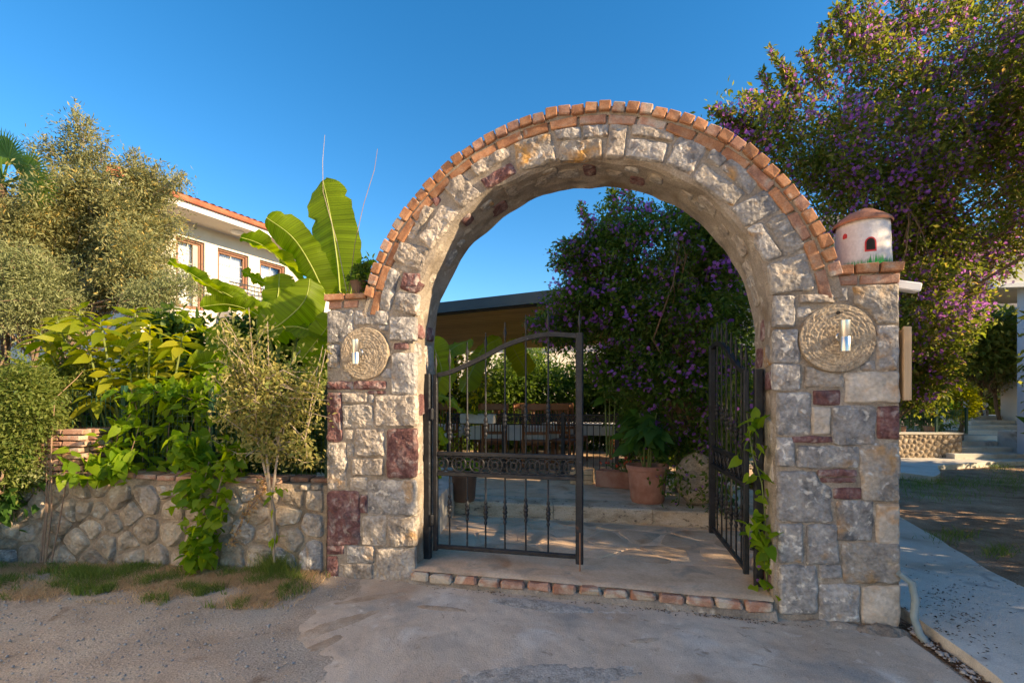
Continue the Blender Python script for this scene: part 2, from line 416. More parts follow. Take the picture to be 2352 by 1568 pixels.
def banana_stripes(m):
    N = m.node_tree.nodes; L = m.node_tree.links; b = N['Principled BSDF']
    at_ = N.new('ShaderNodeAttribute'); at_.attribute_name = 'along'
    sx = N.new('ShaderNodeMath'); sx.operation = 'SINE'; mu = N.new('ShaderNodeMath'); mu.operation = 'MULTIPLY'; mu.inputs[1].default_value = 330.0
    L.new(at_.outputs['Fac'], mu.inputs[0]); L.new(mu.outputs[0], sx.inputs[0])
    nz = N.new('ShaderNodeTexNoise'); nz.noise_dimensions = '1D'; nz.inputs['Scale'].default_value = 26; nz.inputs['Detail'].default_value = 4; L.new(at_.outputs['Fac'], nz.inputs['W'])
    ad = N.new('ShaderNodeMath'); ad.operation = 'MULTIPLY_ADD'; ad.inputs[1].default_value = .12; L.new(sx.outputs[0], ad.inputs[0]); L.new(nz.outputs[0], ad.inputs[2])
    bp = N.new('ShaderNodeBump'); bp.inputs['Strength'].default_value = .5; bp.inputs['Distance'].default_value = .01
    L.new(ad.outputs[0], bp.inputs['Height']); L.new(bp.outputs[0], b.inputs['Normal'])
    hv = N.new('ShaderNodeHueSaturation'); mr = N.new('ShaderNodeMapRange'); mr.inputs[1].default_value = .25; mr.inputs[2].default_value = .75; mr.inputs[3].default_value = .72; mr.inputs[4].default_value = 1.25
    L.new(ad.outputs[0], mr.inputs[0]); L.new(mr.outputs[0], hv.inputs['Value'])
    src = b.inputs['Base Color'].links[0].from_socket; L.new(src, hv.inputs['Color']); L.new(hv.outputs[0], b.inputs['Base Color'])
    for n in N:
        if n.type == 'HUE_SAT' and n.name != hv.name: L.new(hv.outputs[0], n.inputs['Color'])
banana_stripes(M['lf_banana'])
M['lf_interior'] = leafmat('interior_shrub_leaf', (.035, .09, .015), (.08, .17, .03), .45, vein=60)
M['flower'] = leafmat('purple_flower', (.22, .06, .42), (.48, .17, .64), .5, tcol=(.60, .20, .74))
M['pink'] = leafmat('magenta_flower', (.50, .02, .25), (.6, .05, .35), .3, tcol=(.6, .05, .35))
M['redflower'] = leafmat('red_flower', (.55, .05, .02), (.65, .10, .03), .3, tcol=(.6, .08, .03))
M['deadvine'] = leafmat('withered_vine_leaf', (.32, .20, .08), (.46, .31, .14), .25)
M['midrib'] = pm('banana_midrib', [(.26, .32, .06), (.36, .40, .10)], 10, .5)
M['stem'] = pm('green_stem', [(.12, .16, .04), (.20, .24, .07)], 10, .6)
STONES=[
 ('g',[(0.02,2.367),(0.258,2.357),(0.258,2.078),(0.02,2.084)]),
 ('g',[(0.281,2.356),(0.592,2.342),(0.592,2.223),(0.281,2.235)]),
 ('g',[(0.614,2.284),(0.845,2.275),(0.845,2.082),(0.614,2.088)]),
 ('g',[(0.507,2.221),(0.597,2.218),(0.597,2.171),(0.507,2.174)]),
 ('m',[(0.648,2.067),(0.776,2.063),(0.776,2.007),(0.648,2.01)]),
 ('g',[(0.633,1.974),(0.845,1.969),(0.845,1.633),(0.633,1.634)]),
 ('g',[(0.02,2.063),(0.128,2.06),(0.128,1.859),(0.02,1.86)]),
 ('c',[(0.146,1.827),(0.252,1.825),(0.252,1.746),(0.146,1.747)]),
 ('g',[(0.529,1.847),(0.626,1.846),(0.626,1.763),(0.529,1.764)]),
 ('m',[(0.008,1.738),(0.252,1.736),(0.252,1.672),(0.008,1.674)]),
 ('m',[(0.275,1.741),(0.575,1.738),(0.575,1.67),(0.275,1.672)]),
 ('m',[(0.409,1.656),(0.575,1.655),(0.575,1.629),(0.409,1.63)]),
 ('c',[(0.16,1.641),(0.397,1.64),(0.397,1.557),(0.16,1.557)]),
 ('g',[(0.415,1.624),(0.455,1.624),(0.455,1.557),(0.415,1.557)]),
 ('c',[(0.478,1.614),(0.851,1.613),(0.851,1.353),(0.478,1.349)]),
 ('m',[(0.008,1.631),(0.151,1.631),(0.151,1.218),(0.008,1.215)]),
 ('o',[(0.167,1.53),(0.447,1.531),(0.447,1.338),(0.167,1.334)]),
 ('c',[(0.175,1.313),(0.258,1.315),(0.258,1.225),(0.175,1.224)]),
 ('c',[(0.287,1.32),(0.558,1.324),(0.558,1.097),(0.287,1.089)]),
 ('m',[(0.586,1.324),(0.851,1.328),(0.851,0.921),(0.586,0.911)]),
 ('c',[(0.008,1.189),(0.193,1.193),(0.193,0.797),(0.008,0.789)]),
 ('c',[(0.202,1.193),(0.269,1.194),(0.269,1.084),(0.202,1.082)]),
 ('c',[(0.252,1.062),(0.546,1.07),(0.546,0.93),(0.252,0.92)]),
 ('c',[(0.234,0.898),(0.392,0.904),(0.392,0.794),(0.234,0.788)]),
 ('g',[(0.403,0.878),(0.845,0.895),(0.845,0.605),(0.403,0.581)]),
 ('m',[(-0.01,0.767),(0.322,0.781),(0.322,0.319),(-0.01,0.297)]),
 ('m',[(0.334,0.74),(0.392,0.742),(0.392,0.601),(0.334,0.598)]),
 ('c',[(0.357,0.563),(0.569,0.574),(0.569,0.331),(0.357,0.317)]),
 ('c',[(0.597,0.571),(0.845,0.584),(0.845,0.34),(0.597,0.323)]),
 ('m',[(0.002,0.282),(0.163,0.293),(0.163,0.224),(0.002,0.212)]),
 ('g',[(0.205,0.296),(0.461,0.313),(0.461,0.168),(0.205,0.148)]),
 ('m',[(0.002,0.186),(0.104,0.193),(0.104,0.018),(0.002,0.009)]),
 ('c',[(0.128,0.131),(0.449,0.156),(0.449,0.021),(0.128,-0.007)]),
 ('c',[(0.489,0.294),(0.837,0.319),(0.837,0.028),(0.489,-0.002)]),
 ('g',[(0.597,2.724),(0.704,2.661),(0.609,2.347),(0.507,2.372)]),
 ('m',[(0.743,2.658),(0.914,2.556),(0.843,2.484),(0.715,2.527)]),
 ('g',[(0.671,2.493),(0.876,2.467),(0.854,2.3),(0.665,2.344)]),
 ('m',[(0.74,2.654),(0.887,2.64),(0.869,2.533),(0.734,2.524)]),
 ('c',[(0.722,2.923),(0.968,2.85),(0.898,2.661),(0.645,2.775)]),
 ('c',[(0.77,2.973),(0.945,3.218),(1.008,3.174),(0.84,2.946)]),
 ('c',[(0.887,2.942),(1.082,3.205),(1.229,3.128),(0.991,2.838)]),
 ('m',[(0.991,3.257),(1.042,3.3),(1.082,3.248),(1.037,3.199)]),
 ('c',[(1.099,3.358),(1.24,3.46),(1.428,3.267),(1.262,3.167)]),
 ('c',[(1.34,3.497),(1.644,3.638),(1.676,3.552),(1.395,3.407)]),
 ('m',[(1.428,3.372),(1.676,3.49),(1.723,3.407),(1.493,3.302)]),
 ('o',[(1.708,3.651),(2.009,3.685),(2.05,3.468),(1.745,3.415)]),
 ('g',[(2.034,3.702),(2.23,3.706),(2.24,3.625),(2.06,3.623)]),
 ('o',[(2.085,3.609),(2.403,3.58),(2.398,3.447),(2.08,3.464)]),
 ('g',[(2.27,3.711),(2.456,3.694),(2.446,3.604),(2.26,3.608)]),
 ('c',[(2.466,3.69),(2.6,3.672),(2.571,3.432),(2.437,3.447)]),
 ('c',[(2.638,3.672),(2.939,3.585),(2.925,3.51),(2.633,3.59)]),
 ('g',[(2.614,3.568),(2.893,3.495),(2.856,3.355),(2.585,3.43)]),
 ('g',[(2.975,3.532),(3.172,3.446),(3.056,3.247),(2.879,3.348)]),
 ('g',[(3.202,3.428),(3.307,3.341),(3.251,3.282),(3.163,3.339)]),
 ('o',[(3.136,3.314),(3.415,3.078),(3.337,2.979),(3.069,3.207)]),
 ('g',[(3.32,3.33),(3.529,3.159),(3.449,3.065),(3.268,3.261)]),
 ('g',[(3.559,3.082),(3.659,2.935),(3.423,2.827),(3.337,2.965)]),
 ('o',[(3.675,2.906),(3.814,2.65),(3.675,2.597),(3.567,2.843)]),
 ('g',[(3.533,2.846),(3.667,2.602),(3.559,2.568),(3.44,2.812)]),
 ('o',[(3.574,2.534),(3.818,2.612),(3.868,2.347),(3.608,2.332)]),
 ('g',[(3.617,2.317),(3.746,2.311),(3.746,2.094),(3.617,2.099)]),
 ('g',[(3.617,2.075),(3.78,2.069),(3.78,1.839),(3.617,1.842)]),
 ('g',[(3.617,1.828),(3.78,1.825),(3.78,1.646),(3.617,1.647)]),
 ('c',[(3.788,2.315),(3.992,2.305),(3.992,2.252),(3.788,2.262)]),
 ('m',[(3.901,2.349),(3.992,2.345),(3.992,2.32),(3.901,2.324)]),
 ('g',[(4.013,2.353),(4.078,2.349),(4.078,2.257),(4.013,2.26)]),
 ('g',[(3.767,2.23),(3.851,2.226),(3.851,2.156),(3.767,2.159)]),
 ('g',[(4.255,2.08),(4.378,2.076),(4.378,1.778),(4.255,1.78)]),
 ('g',[(4.151,1.846),(4.243,1.844),(4.243,1.776),(4.151,1.777)]),
 ('c',[(3.813,1.805),(4.05,1.802),(4.05,1.663),(3.813,1.665)]),
 ('o',[(4.107,2.357),(4.378,2.355),(4.378,2.094),(4.255,2.098),(4.215,2.182),(4.135,2.231)]),
 ('w',[(4.066,1.757),(4.38,1.767),(4.382,1.556),(4.068,1.559)]),
 ('m',[(3.87,1.637),(4.031,1.637),(4.031,1.544),(3.87,1.544)]),
 ('g',[(3.637,1.621),(3.844,1.62),(3.844,1.333),(3.637,1.33)]),
 ('w',[(3.86,1.52),(3.969,1.521),(3.969,1.335),(3.86,1.333)]),
 ('g',[(3.984,1.532),(4.242,1.533),(4.242,1.271),(3.984,1.266)]),
 ('m',[(4.262,1.527),(4.39,1.528),(4.39,1.313),(4.262,1.311)]),
 ('m',[(3.738,1.314),(3.99,1.318),(3.99,1.281),(3.738,1.276)]),
 ('g',[(3.637,1.3),(3.744,1.302),(3.744,1.108),(3.637,1.104)]),
 ('g',[(3.765,1.249),(4.142,1.257),(4.142,1.108),(3.765,1.096)]),
 ('o',[(4.162,1.275),(4.392,1.28),(4.392,0.896),(4.162,0.886)]),
 ('m',[(3.902,1.083),(4.127,1.091),(4.127,1.05),(3.902,1.042)]),
 ('m',[(3.907,1.031),(4.127,1.039),(4.127,1.004),(3.907,0.996)]),
 ('m',[(3.995,0.959),(4.157,0.966),(4.157,0.897),(3.995,0.889)]),
 ('g',[(4.015,0.873),(4.227,0.883),(4.227,0.615),(4.015,0.601)]),
 ('w',[(4.257,0.862),(4.395,0.868),(4.395,0.603),(4.257,0.594)]),
 ('g',[(3.647,0.689),(3.797,0.698),(3.797,0.434),(3.647,0.422)]),
 ('g',[(3.828,0.694),(4.02,0.705),(4.02,0.433),(3.828,0.419)]),
 ('o',[(4.051,0.58),(4.398,0.604),(4.398,0.344),(4.051,0.315)]),
 ('g',[(3.907,0.413),(4.036,0.423),(4.036,0.342),(3.907,0.331)]),
 ('g',[(3.653,0.393),(3.891,0.412),(3.891,0.073),(3.653,0.049)]),
 ('g',[(3.907,0.279),(4.147,0.3),(4.147,0.048),(3.907,0.022)]),
 ('g',[(3.645,1.063),(3.876,1.071),(3.902,0.99),(3.974,0.97),(3.974,0.726),(3.647,0.713)]),
 ('w',[(4.162,0.284),(4.4,0.311),(4.416,0.087),(4.356,0.013),(4.167,0.038)]),
]
# rubble wall origin [-1.68087273  4.32      ] dir [-0.99740031  0.07205991] 3.19178858451879 angle
SEEDS= [(1.756,0.356),(2.411,0.243),(2.074,0.421),(2.028,0.651),(1.725,0.655),(2.365,0.717),(2.227,0.762),(2.35,0.56),(2.204,0.519),(1.892,0.51),(1.44,0.589),(2.909,0.319),(2.612,0.426),(2.83,0.581),(3.097,0.344),(2.956,0.492),(1.44,0.334),(1.291,0.252),(1.877,0.126),(1.605,0.104),(1.01,0.483),(0.907,0.639),(0.761,0.39),(0.659,0.517),(0.354,0.536),(0.571,0.351),(0.907,0.162),(0.615,0.169),(0.125,0.457),(0.125,0.18),(0.082,0.652),(0.326,0.676),(0.326,0.315),(0.427,0.132),(2.12,0.235),(2.258,0.074),(2.566,0.095),(2.893,0.131),(3.144,0.111),(2.721,0.222),(2.258,0.389),(1.158,0.382),(1.232,0.578),(0.761,0.753),(0.528,0.742),(1.069,0.693),(1.5,0.757),(3.144,0.213),(2.628,0.685),(2.52,0.557),(2.987,0.694),(1.907,0.239),(1.128,0.171),(1.381,0.095)]
# ------------------------------------------------------------------ sky is the world; ground
def gz(x, y):
    v = 0.02 * noise.noise(Vector((x * .5, y * .5, 0))) + 0.02
    v -= 0.03 * max(0.0, min(1.0, (x - 1.5) / 2.0)) * max(0.0, min(1.0, (4.2 - y) / 1.0))
    return v

def grid_patch(name, m, x0, x1, y0, y1, nx, ny, zf, parent=None, keep=None, amp=0.0, fr=6.0):
    V = []
    for j in range(ny + 1):
        for i in range(nx + 1):
            x = x0 + (x1 - x0) * i / nx; y = y0 + (y1 - y0) * j / ny
            V.append((x, y, zf(x, y) + (amp * noise.fractal(Vector((x * fr, y * fr, 3)), 1.0, 2.0, 4) if amp else 0)))
    Fc = []
    for j in range(ny):
        for i in range(nx):
            if keep and not keep(x0 + (x1 - x0) * (i + .5) / nx, y0 + (y1 - y0) * (j + .5) / ny): continue
            a = j * (nx + 1) + i
            Fc.append((a, a + 1, a + nx + 2, a + nx + 1))
    return mesh(name, V, Fc, m, parent, smooth=True)

mb = MB()
mb.add([(-900, -900, -.06), (900, -900, -.06), (900, 900, -.06), (-900, 900, -.06)], [(0, 1, 2, 3)])
tag(mb.build('ground', M['soil']), kind='structure')
tag(grid_patch('dirt_lane', M['dirt'], -14, 2.6, -9, 5.2, 166, 142, lambda x, y: gz(x, y), amp=.010, fr=2.5), kind='structure')

# ------------------------------------------------------------------ arch geometry (wall frame)
AO = (-1.64341, 4.26357, 0.0)
AR = math.atan2(-0.2298113, 0.97323521)
CU, CZ, RI, RB, RO = 2.207, 2.05, 1.405, 1.755, 1.92
CB = 1.98                           # centre height of the brick rims
T = 0.50                            # thickness of the arch wall
UL, UR, UW = 0.812, 3.620, 4.39     # jambs and right end
arch = empty('stone_archway', AO, AR, 'tall rounded stone archway with an orange brick rim framing the iron gate', 'archway')
AM = Matrix.Translation(AO) @ Matrix.Rotation(AR, 4, 'Z')
def aw(u, y, z): return AM @ Vector((u, y, z))

def arch_core():
    st = []
    nz = 22
    for k in range(nz):
        z = -.15 + (CZ + .15) * k / nz
        st.append(((UL - .0, z), (0, z), 1))
    na = 64
    outer = []
    O1 = [(0, CZ), (0, 2.385), (.36, 2.385)]
    RQ = 1.825
    a0 = PI - math.asin((2.385 - CB) / RQ)
    pu = CU + RQ * math.cos(a0)
    path = [(0, CZ), (0, 2.2), (0, 2.385), (pu, 2.385)]
    # parameterised outer path
    seg = []
    n1 = 9
    for k in range(na + 1):
        a = PI - PI * k / na
        inn = (CU + RI * math.cos(a), CZ + RI * math.sin(a))
        if k <= n1:
            f = k / n1
            if f < .6: o = (0, CZ + (2.385 - CZ) * f / .6)
            else: o = (pu * (f - .6) / .4, 2.385)
        elif k >= na - n1:
            f = (na - k) / n1
            pr = 2 * CU - pu
            if f < .6: o = (UW, CZ + (2.385 - CZ) * f / .6)
            else: o = (UW + (pr - UW) * (f - .6) / .4, 2.385)
        else:
            f = (k - n1) / (na - 2 * n1)
            b = a0 + (PI - a0 - a0) * f
            o = (CU + RQ * math.cos(b), CB + RQ * math.sin(b))
        st.append((inn, o, 0))
    for k in range(nz):
        z = CZ - (CZ + .15) * (k + 1) / nz
        st.append(((UR, z), (UW, z), 1))
    V = []; P = 0
    for (iu, iz), (ou, oz), fl in st:
        prof = [(ou, T, oz), (ou, .0, oz)]
        m_ = 9
        for j in range(1, m_):
            f = j / m_
            u = ou + (iu - ou) * f; z = oz + (iz - oz) * f
            prof.append((u, -.006 * (1 + noise.noise(Vector((u * 7, z * 7, 1)))), z))
        d = Vector((ou - iu, oz - iz)).normalized() if not fl else Vector((1 if ou > iu else -1, 0))
        cc = Vector((CU - iu, CZ - iz)).normalized() if not fl else Vector((-1 if ou > iu else 1, 0)) * -1
        inw = Vector((iu - ou, 0)).normalized() if fl else Vector((CU - iu, CZ - iz)).normalized()
        for y in (.012, .05, .11, .18, .26, .34, .42, .48, T):
            n_ = noise.fractal(Vector((iu * 3.2, y * 5, iz * 3.2)), 1, 2, 3) * .022
            r = n_ - (.014 if y < .02 else 0)
            prof.append((iu + inw.x * r, y, iz + inw.y * r))
        P = len(prof)
        V += prof
    Fc = []
    for k in range(len(st) - 1):
        for j in range(P):
            a = k * P + j; b = k * P + (j + 1) % P
            Fc.append((a, b, b + P, a + P))
    Fc.append(tuple(range(P))); Fc.append(tuple((len(st) - 1) * P + j for j in range(P))[::-1])
    o = mesh('mortar_bed', V, Fc, M['mortar'], arch)
    bm_fix(o)
    return o

def bm_fix(o):
    import bmesh
    b = bmesh.new(); b.from_mesh(o.data); bmesh.ops.recalc_face_normals(b, faces=b.faces); b.to_mesh(o.data); b.free()

arch_core()

def stone(poly, fmap, m, parent, proud=.022, amp=.010, nb=40, rings=7, back=-.03, rg=rnd, name='stone', rnd_it=2, shrink=.004, fq=9.0, edge=.3):
    n = len(poly)
    P = [Vector(p) for p in poly]
    area = sum(P[i].x * P[(i + 1) % n].y - P[(i + 1) % n].x * P[i].y for i in range(n)) / 2
    if area < 0: P.reverse(); area = -area
    per = sum((P[i] - P[(i + 1) % n]).length for i in range(n))
    # even resample
    B = []; step = per / nb; acc = 0.0; i = 0; pos = 0.0
    cum = [0.0]
    for i in range(n): cum.append(cum[-1] + (P[i] - P[(i + 1) % n]).length)
    j = 0
    for k in range(nb):
        t_ = k * step
        while cum[j + 1] < t_ - 1e-9: j += 1
        f = (t_ - cum[j]) / max(1e-9, cum[j + 1] - cum[j])
        B.append(P[j].lerp(P[(j + 1) % n], f))
    for _ in range(rnd_it):
        B = [(B[k - 1] + B[k] * 2 + B[(k + 1) % nb]) / 4 for k in range(nb)]
    c = sum(B, Vector((0, 0))) / nb
    sd = rg.uniform(0, 100)
    size = math.sqrt(area)
    ja = min(.012, size * .045)
    B = [b + Vector((noise.noise(Vector((b.x * 14, b.y * 14, sd))), noise.noise(Vector((b.x * 14, b.y * 14, sd + 9))))) * ja for b in B]
    inr = min((b - c).length for b in B)
    V = []
    e1 = min(.012, inr * .25)
    lev = [(0.0, back), (e1 * .25, proud * edge), (e1 * 1.0, proud * .82)]
    tlt = (rg.uniform(-1, 1) * .06, rg.uniform(-1, 1) * .06)
    for r in range(rings + len(lev)):
        if r < len(lev):
            ins, h = lev[r]
            sc = None
        else:
            f = (r - len(lev) + 1) / (rings + .6)
            h = proud * (.82 + .30 * math.sin(f * PI / 2)); sc = 1 - f
        for b in B:
            dv = b - c
            if sc is None: q = c + dv * max(.2, (dv.length - ins - shrink) / dv.length)
            else: q = c + dv * ((dv.length - e1 * 1.0 - shrink) / dv.length) * sc
            hh = h
            if r >= 2:
                rr = noise.ridged_multi_fractal(Vector((q.x * fq, q.y * fq, sd)), 1.0, 2.1, 4, 1.0, 2.0) - 1.0
                hh += amp * rr * .55 + amp * 1.3 * noise.noise(Vector((q.x * fq * .6, q.y * fq * .6, sd + 30)))
                if r == 2: hh = proud * .5 + (hh - proud * .5) * .6
                hh += tlt[0] * (q.x - c.x) + tlt[1] * (q.y - c.y)
            V.append((q.x, q.y, max(hh, back if r == 0 else .003)))
    R_ = rings + len(lev)
    V.append((c.x, c.y, proud * 1.1 + amp * noise.noise(Vector((c.x * fq, c.y * fq, sd)))))
    Fc = []
    for r in range(R_ - 1):
        for k in range(nb):
            k2 = (k + 1) % nb
            Fc.append((r * nb + k, r * nb + k2, (r + 1) * nb + k2, (r + 1) * nb + k))
    ci = len(V) - 1
    for k in range(nb): Fc.append(((R_ - 1) * nb + k, (R_ - 1) * nb + (k + 1) % nb, ci))
    VV = [fmap(*v) for v in V]
    # a far stone keeps its facets
    return mesh(name, VV, Fc, m, parent)

fm_front = lambda a, b, h: (a, -h, b)
fm_left = lambda a, b, h: (UL + h, a, b)
fm_right = lambda a, b, h: (UR - h, a, b)
def fm_soffit(a, b, h):
    th = a / RI
    return (CU + (RI - h) * math.cos(th), b, CZ + (RI - h) * math.sin(th))
MSC = [((.382, 1.98), .235), ((4.008, 2.0), .245)]
def clip_disc(poly):
    # keep stones out of the round millstones: densify and push points out
    out = []
    n = len(poly)
    for i in range(n):
        a = Vector(poly[i]); b = Vector(poly[(i + 1) % n])
        k = max(1, int((b - a).length / .03))
        for j in range(k): out.append(a.lerp(b, j / k))
    for (c, r) in MSC:
        c = Vector(c)
        for i, p in enumerate(out):
            d = (p - c).length
            if d < r: out[i] = c + (p - c).normalized() * r
    return [tuple(p) for p in out]
for k, P in STONES:
    P = clip_disc(P)
    P = [(max(.012, min(UW - .004, u)), z) for u, z in P]
    ar = abs(sum(P[i][0] * P[(i + 1) % len(P)][1] - P[(i + 1) % len(P)][0] * P[i][1] for i in range(len(P)))) / 2
    small = ar < .008
    uc = sum(p[0] for p in P) / len(P)
    calm = .5 if uc > 2.45 else 1.0
    stone(P, fm_front, M[k], arch, proud=.018 if small else .028, amp=.005 if small else (.016 if k in 'cmo' else .013) * calm,
          nb=30 if small else 64, rings=3 if small else 14, fq=15.0, rnd_it=1, shrink=-.009 if not small else -.005)
# jamb stones (the faces turned to the opening)
rg2 = random.Random(5)
for side, fm in (('l', fm_left), ('r', fm_right)):
    z = .16
    while z < 2.2:
        h = rg2.uniform(.13, .30)
        y = .02
        while y < .46:
            wd = rg2.uniform(.14, .30)
            y1 = min(y + wd, .49)
            if y1 - y > .07 and rg2.random() < .72:
                k = rg2.choice('ggcccmwo')
                stone([(y + .012, z + .012), (y1 - .006, z + .012 + rg2.uniform(-.01, .01)), (y1 - .006, z + h - .012), (y + .012, z + h - .012)],
                      fm, M[k], arch, proud=.010, amp=.007, nb=24, rings=4)
            y = y1 + .012
        z += h + .01
for s in range(26):
    th = .16 + (PI - .32) * (s + rg2.uniform(.1, .9)) / 26
    if rg2.random() < .85:
        a = th * RI; wd = rg2.uniform(.09, .2); y = rg2.uniform(.03, .25); dp = rg2.uniform(.10, .2)
        stone([(a - wd / 2, y), (a + wd / 2, y + rg2.uniform(-.02, .02)), (a + wd / 2, y + dp), (a - wd / 2, y + dp)],
              fm_soffit, M[rg2.choice('mmoccg')], arch, proud=.006, amp=.010, nb=20, rings=3)
# brick rims
def ring_brick(a0, a1, r0, r1, y0, y1, m, jit=.005):
    am = (a0 + a1) / 2; rm = (r0 + r1) / 2
    Rm = Matrix.Rotation(-(am - PI / 2), 3, 'Y')
    c = Vector((CU + rm * math.cos(am), (y0 + y1) / 2, CB + rm * math.sin(am)))
    Rj = Rm @ Matrix.Rotation(rnd.uniform(-.03, .03), 3, 'X') @ Matrix.Rotation(rnd.uniform(-.03, .03), 3, 'Y')
    MB().cbox(c, ((a1 - a0) * rm, y1 - y0, r1 - r0), .007, jit, Rj).build('brick', m, arch)
n1 = 47; A0 = RAD(14.2); A1 = RAD(165.2)
for i in range(n1):
    a = A0 + (A1 - A0) * i / n1; b = A0 + (A1 - A0) * (i + .885) / n1
    dy = rnd.uniform(-.008, .008); dr = rnd.uniform(-.006, .006)
    ring_brick(a, b, 1.816 + dr, 1.888 + dr, -.055 + dy, .17 + dy, M['brick'] if rnd.random() < .66 else M['brick_old'])
    ring_brick(a, b, 1.806 + dr, 1.872 + dr, .19, .44, M['brick_old'])
n2 = 22; A0 = RAD(9.5); A1 = RAD(170.0)
for i in range(n2):
    a = A0 + (A1 - A0) * i / n2; b = A0 + (A1 - A0) * (i + .93) / n2
    m = M['brick'] if b > 1.9 else (M['brick_old'] if rnd.random() < .6 else M['brick'])
    ring_brick(a, b, 1.734, 1.804, -.028 + rnd.uniform(-.004, .004), .08, m)
# mortar fillet under the header course and top of the rim
mb = MB(); V = []
for i in range(61):
    a = A0 + (A1 - A0) * i / 60
    for (r, y) in ((1.800, -.018), (1.862, -.030), (1.866, .45), (1.81, .45)):
        rr = r + .003 * noise.noise(Vector((a * 20, y * 9, 0)))
        V.append((CU + rr * math.cos(a), y, CB + rr * math.sin(a)))
Fc = [(i * 4 + j, i * 4 + (j + 1) % 4, (i + 1) * 4 + (j + 1) % 4, (i + 1) * 4 + j) for i in range(60) for j in range(4)]
o = mesh('rim_mortar', V, Fc, M['mortar'], arch); bm_fix(o)
# pier caps
def cap(u0, u1, ztop, rows):
    for (n_, off, z0, z1, pr, m) in rows:
        L_ = (u1 - u0 + off * 2) / n_
        for r, (y0, y1) in enumerate(((-pr, .16), (.175, .34), (.35, T + pr))):
            for i in range(n_):
                c = (u0 - off + L_ * (i + .5), (y0 + y1) / 2, (z0 + z1) / 2)
                piece('brick', arch, m, c, (L_ - .014, y1 - y0, z1 - z0), .006, .004)
cap(-.0, .395, 2.50, [(2, .012, 2.455, 2.505, .045, M['brick'])])
cap(.0, .33, 2.50, [(2, -.012, 2.385, 2.448, .012, M['brick_old'])])
cap(3.985, UW, 2.50, [(3, .02, 2.440, 2.505, .045, M['brick'])])
cap(3.90, UW, 2.50, [(2, .005, 2.368, 2.432, .018, M['brick_old'])])
piece('cap_mortar', arch, M['mortar'], (.2, .25, 2.44), (.37, .50, .12), .01)
piece('cap_mortar', arch, M['mortar'], (4.17, .25, 2.44), (.40, .50, .11), .01)

# millstones set into the piers
def millstone(u, z, r, hole=False):
    nrg = 22; V = []; Fc = []; nb = 90
    for k in range(nrg + 3):
        if k == 0: rr, y = r, .02
        elif k == 1: rr, y = r, -.026
        elif k == 2: rr, y = r * .985, -.038
        else: rr = r * .985 * (1 - (k - 2) / (nrg + .2)); y = -.040
        for j in range(nb):
            a = 2 * PI * j / nb
            x_ = rr * math.cos(a); z_ = rr * math.sin(a)
            yy = y
            if k >= 2:
                yy -= .0016 * math.sin(rr / r * 60) + .0045 * noise.fractal(Vector((x_ * 55, z_ * 55, u)), 1, 2, 3)
            wob = 1 + .008 * math.sin(3 * a + u)
            V.append((u + x_ * wob, yy, z + z_ * wob))
    for k in range(nrg + 2):
        for j in range(nb):
            j2 = (j + 1) % nb
            Fc.append((k * nb + j, k * nb + j2, (k + 1) * nb + j2, (k + 1) * nb + j))
    V.append((u, -.04, z)); Fc += [((nrg + 2) * nb + j, (nrg + 2) * nb + (j + 1) % nb, len(V) - 1) for j in range(nb)]
    o = mesh('millstone', V, Fc, M['mill'], arch); bm_fix(o)
    if hole:
        MB().lathe([(.013, .0), (.013, .006)], 14, (u, -.042, z + r * .74), 'y').build('peg_hole', M['dark'], arch)
    return o
millstone(.382, 1.98, .227)
millstone(4.008, 2.0, .236, True)

# wall lamps
def wall_lamp(u, z, lab, sc=1.0):
    p = aw(u, -.045, z)
    e = empty('wall_lamp', p, AR, lab, 'wall lamp', 'steel cylinder lamps on the gate piers')
    MB().lathe([(.032, 0), (.032, .012), (.026, .018)], 22, (.0, 0, 0), 'y').build('back_plate', M['steel'], e, True)
    MB().lathe([(.010, .01), (.010, .045)], 12, (0, 0, 0), 'y').build('arm', M['steel'], e, True)
    R = .033
    MB().lathe([(R * .9, -.105), (R, -.104), (R, -.012), (R * .97, -.010), (R * .97, -.006), (R, -.004), (R, .104), (R * .9, .105)], 28, (0, -.075, 0), 'z').build('cylinder_shade', M['steel'], e, True)
    MB().lathe([(.024, .1055), (.024, .107)], 20, (0, -.075, 0), 'z').build('lens', M['dark'], e)
    return e
wall_lamp(.355, 1.985, 'steel cylinder lamp on the round millstone of the left gate pier beside the shrub')
wall_lamp(4.02, 2.005, 'steel cylinder lamp on the large millstone of the right gate pier below the birdhouse pot')

# threshold in the opening
th = empty('brick_threshold', AO, AR, 'low worn brick and concrete step under the archway and gate', 'step')
V = []
V = []
mb = MB()
nx_, ny_ = 60, 14
for j in range(ny_ + 1):
    for i in range(nx_ + 1):
        u = UL + .006 + (UR - UL - .012) * i / nx_; y = -.02 + .62 * j / ny_
        z = .152 + .005 * noise.fractal(Vector((u * 2.5, y * 2.5, 4)), 1, 2, 3)
        if j == 0: z -= .015
        V.append((u, y, z))
Fc = [(j * (nx_ + 1) + i, j * (nx_ + 1) + i + 1, (j + 1) * (nx_ + 1) + i + 1, (j + 1) * (nx_ + 1) + i) for j in range(ny_) for i in range(nx_)]
o = mesh('landing', V, Fc, M['flag'], th, True)
MB().box(UL + .008, UR - .008, .0, .6, -.1, .135).build('footing', M['mortar'], th)
u = UL + .01; i = 0
while u < UR - .05:
    L_ = min(rnd.choice((.20, .19, .21, .17)), UR - .012 - u)
    mm = rnd.choice((M['brick_worn'], M['brick_worn'], M['brick_worn'], M['brick_old']))
    piece('brick', th, mm, (u + L_ / 2, -.015 + rnd.uniform(-.008, .006), .098 + rnd.uniform(-.006, .004)), (L_ - .022, .1, .066), .016, .008)
    u += L_
V = []
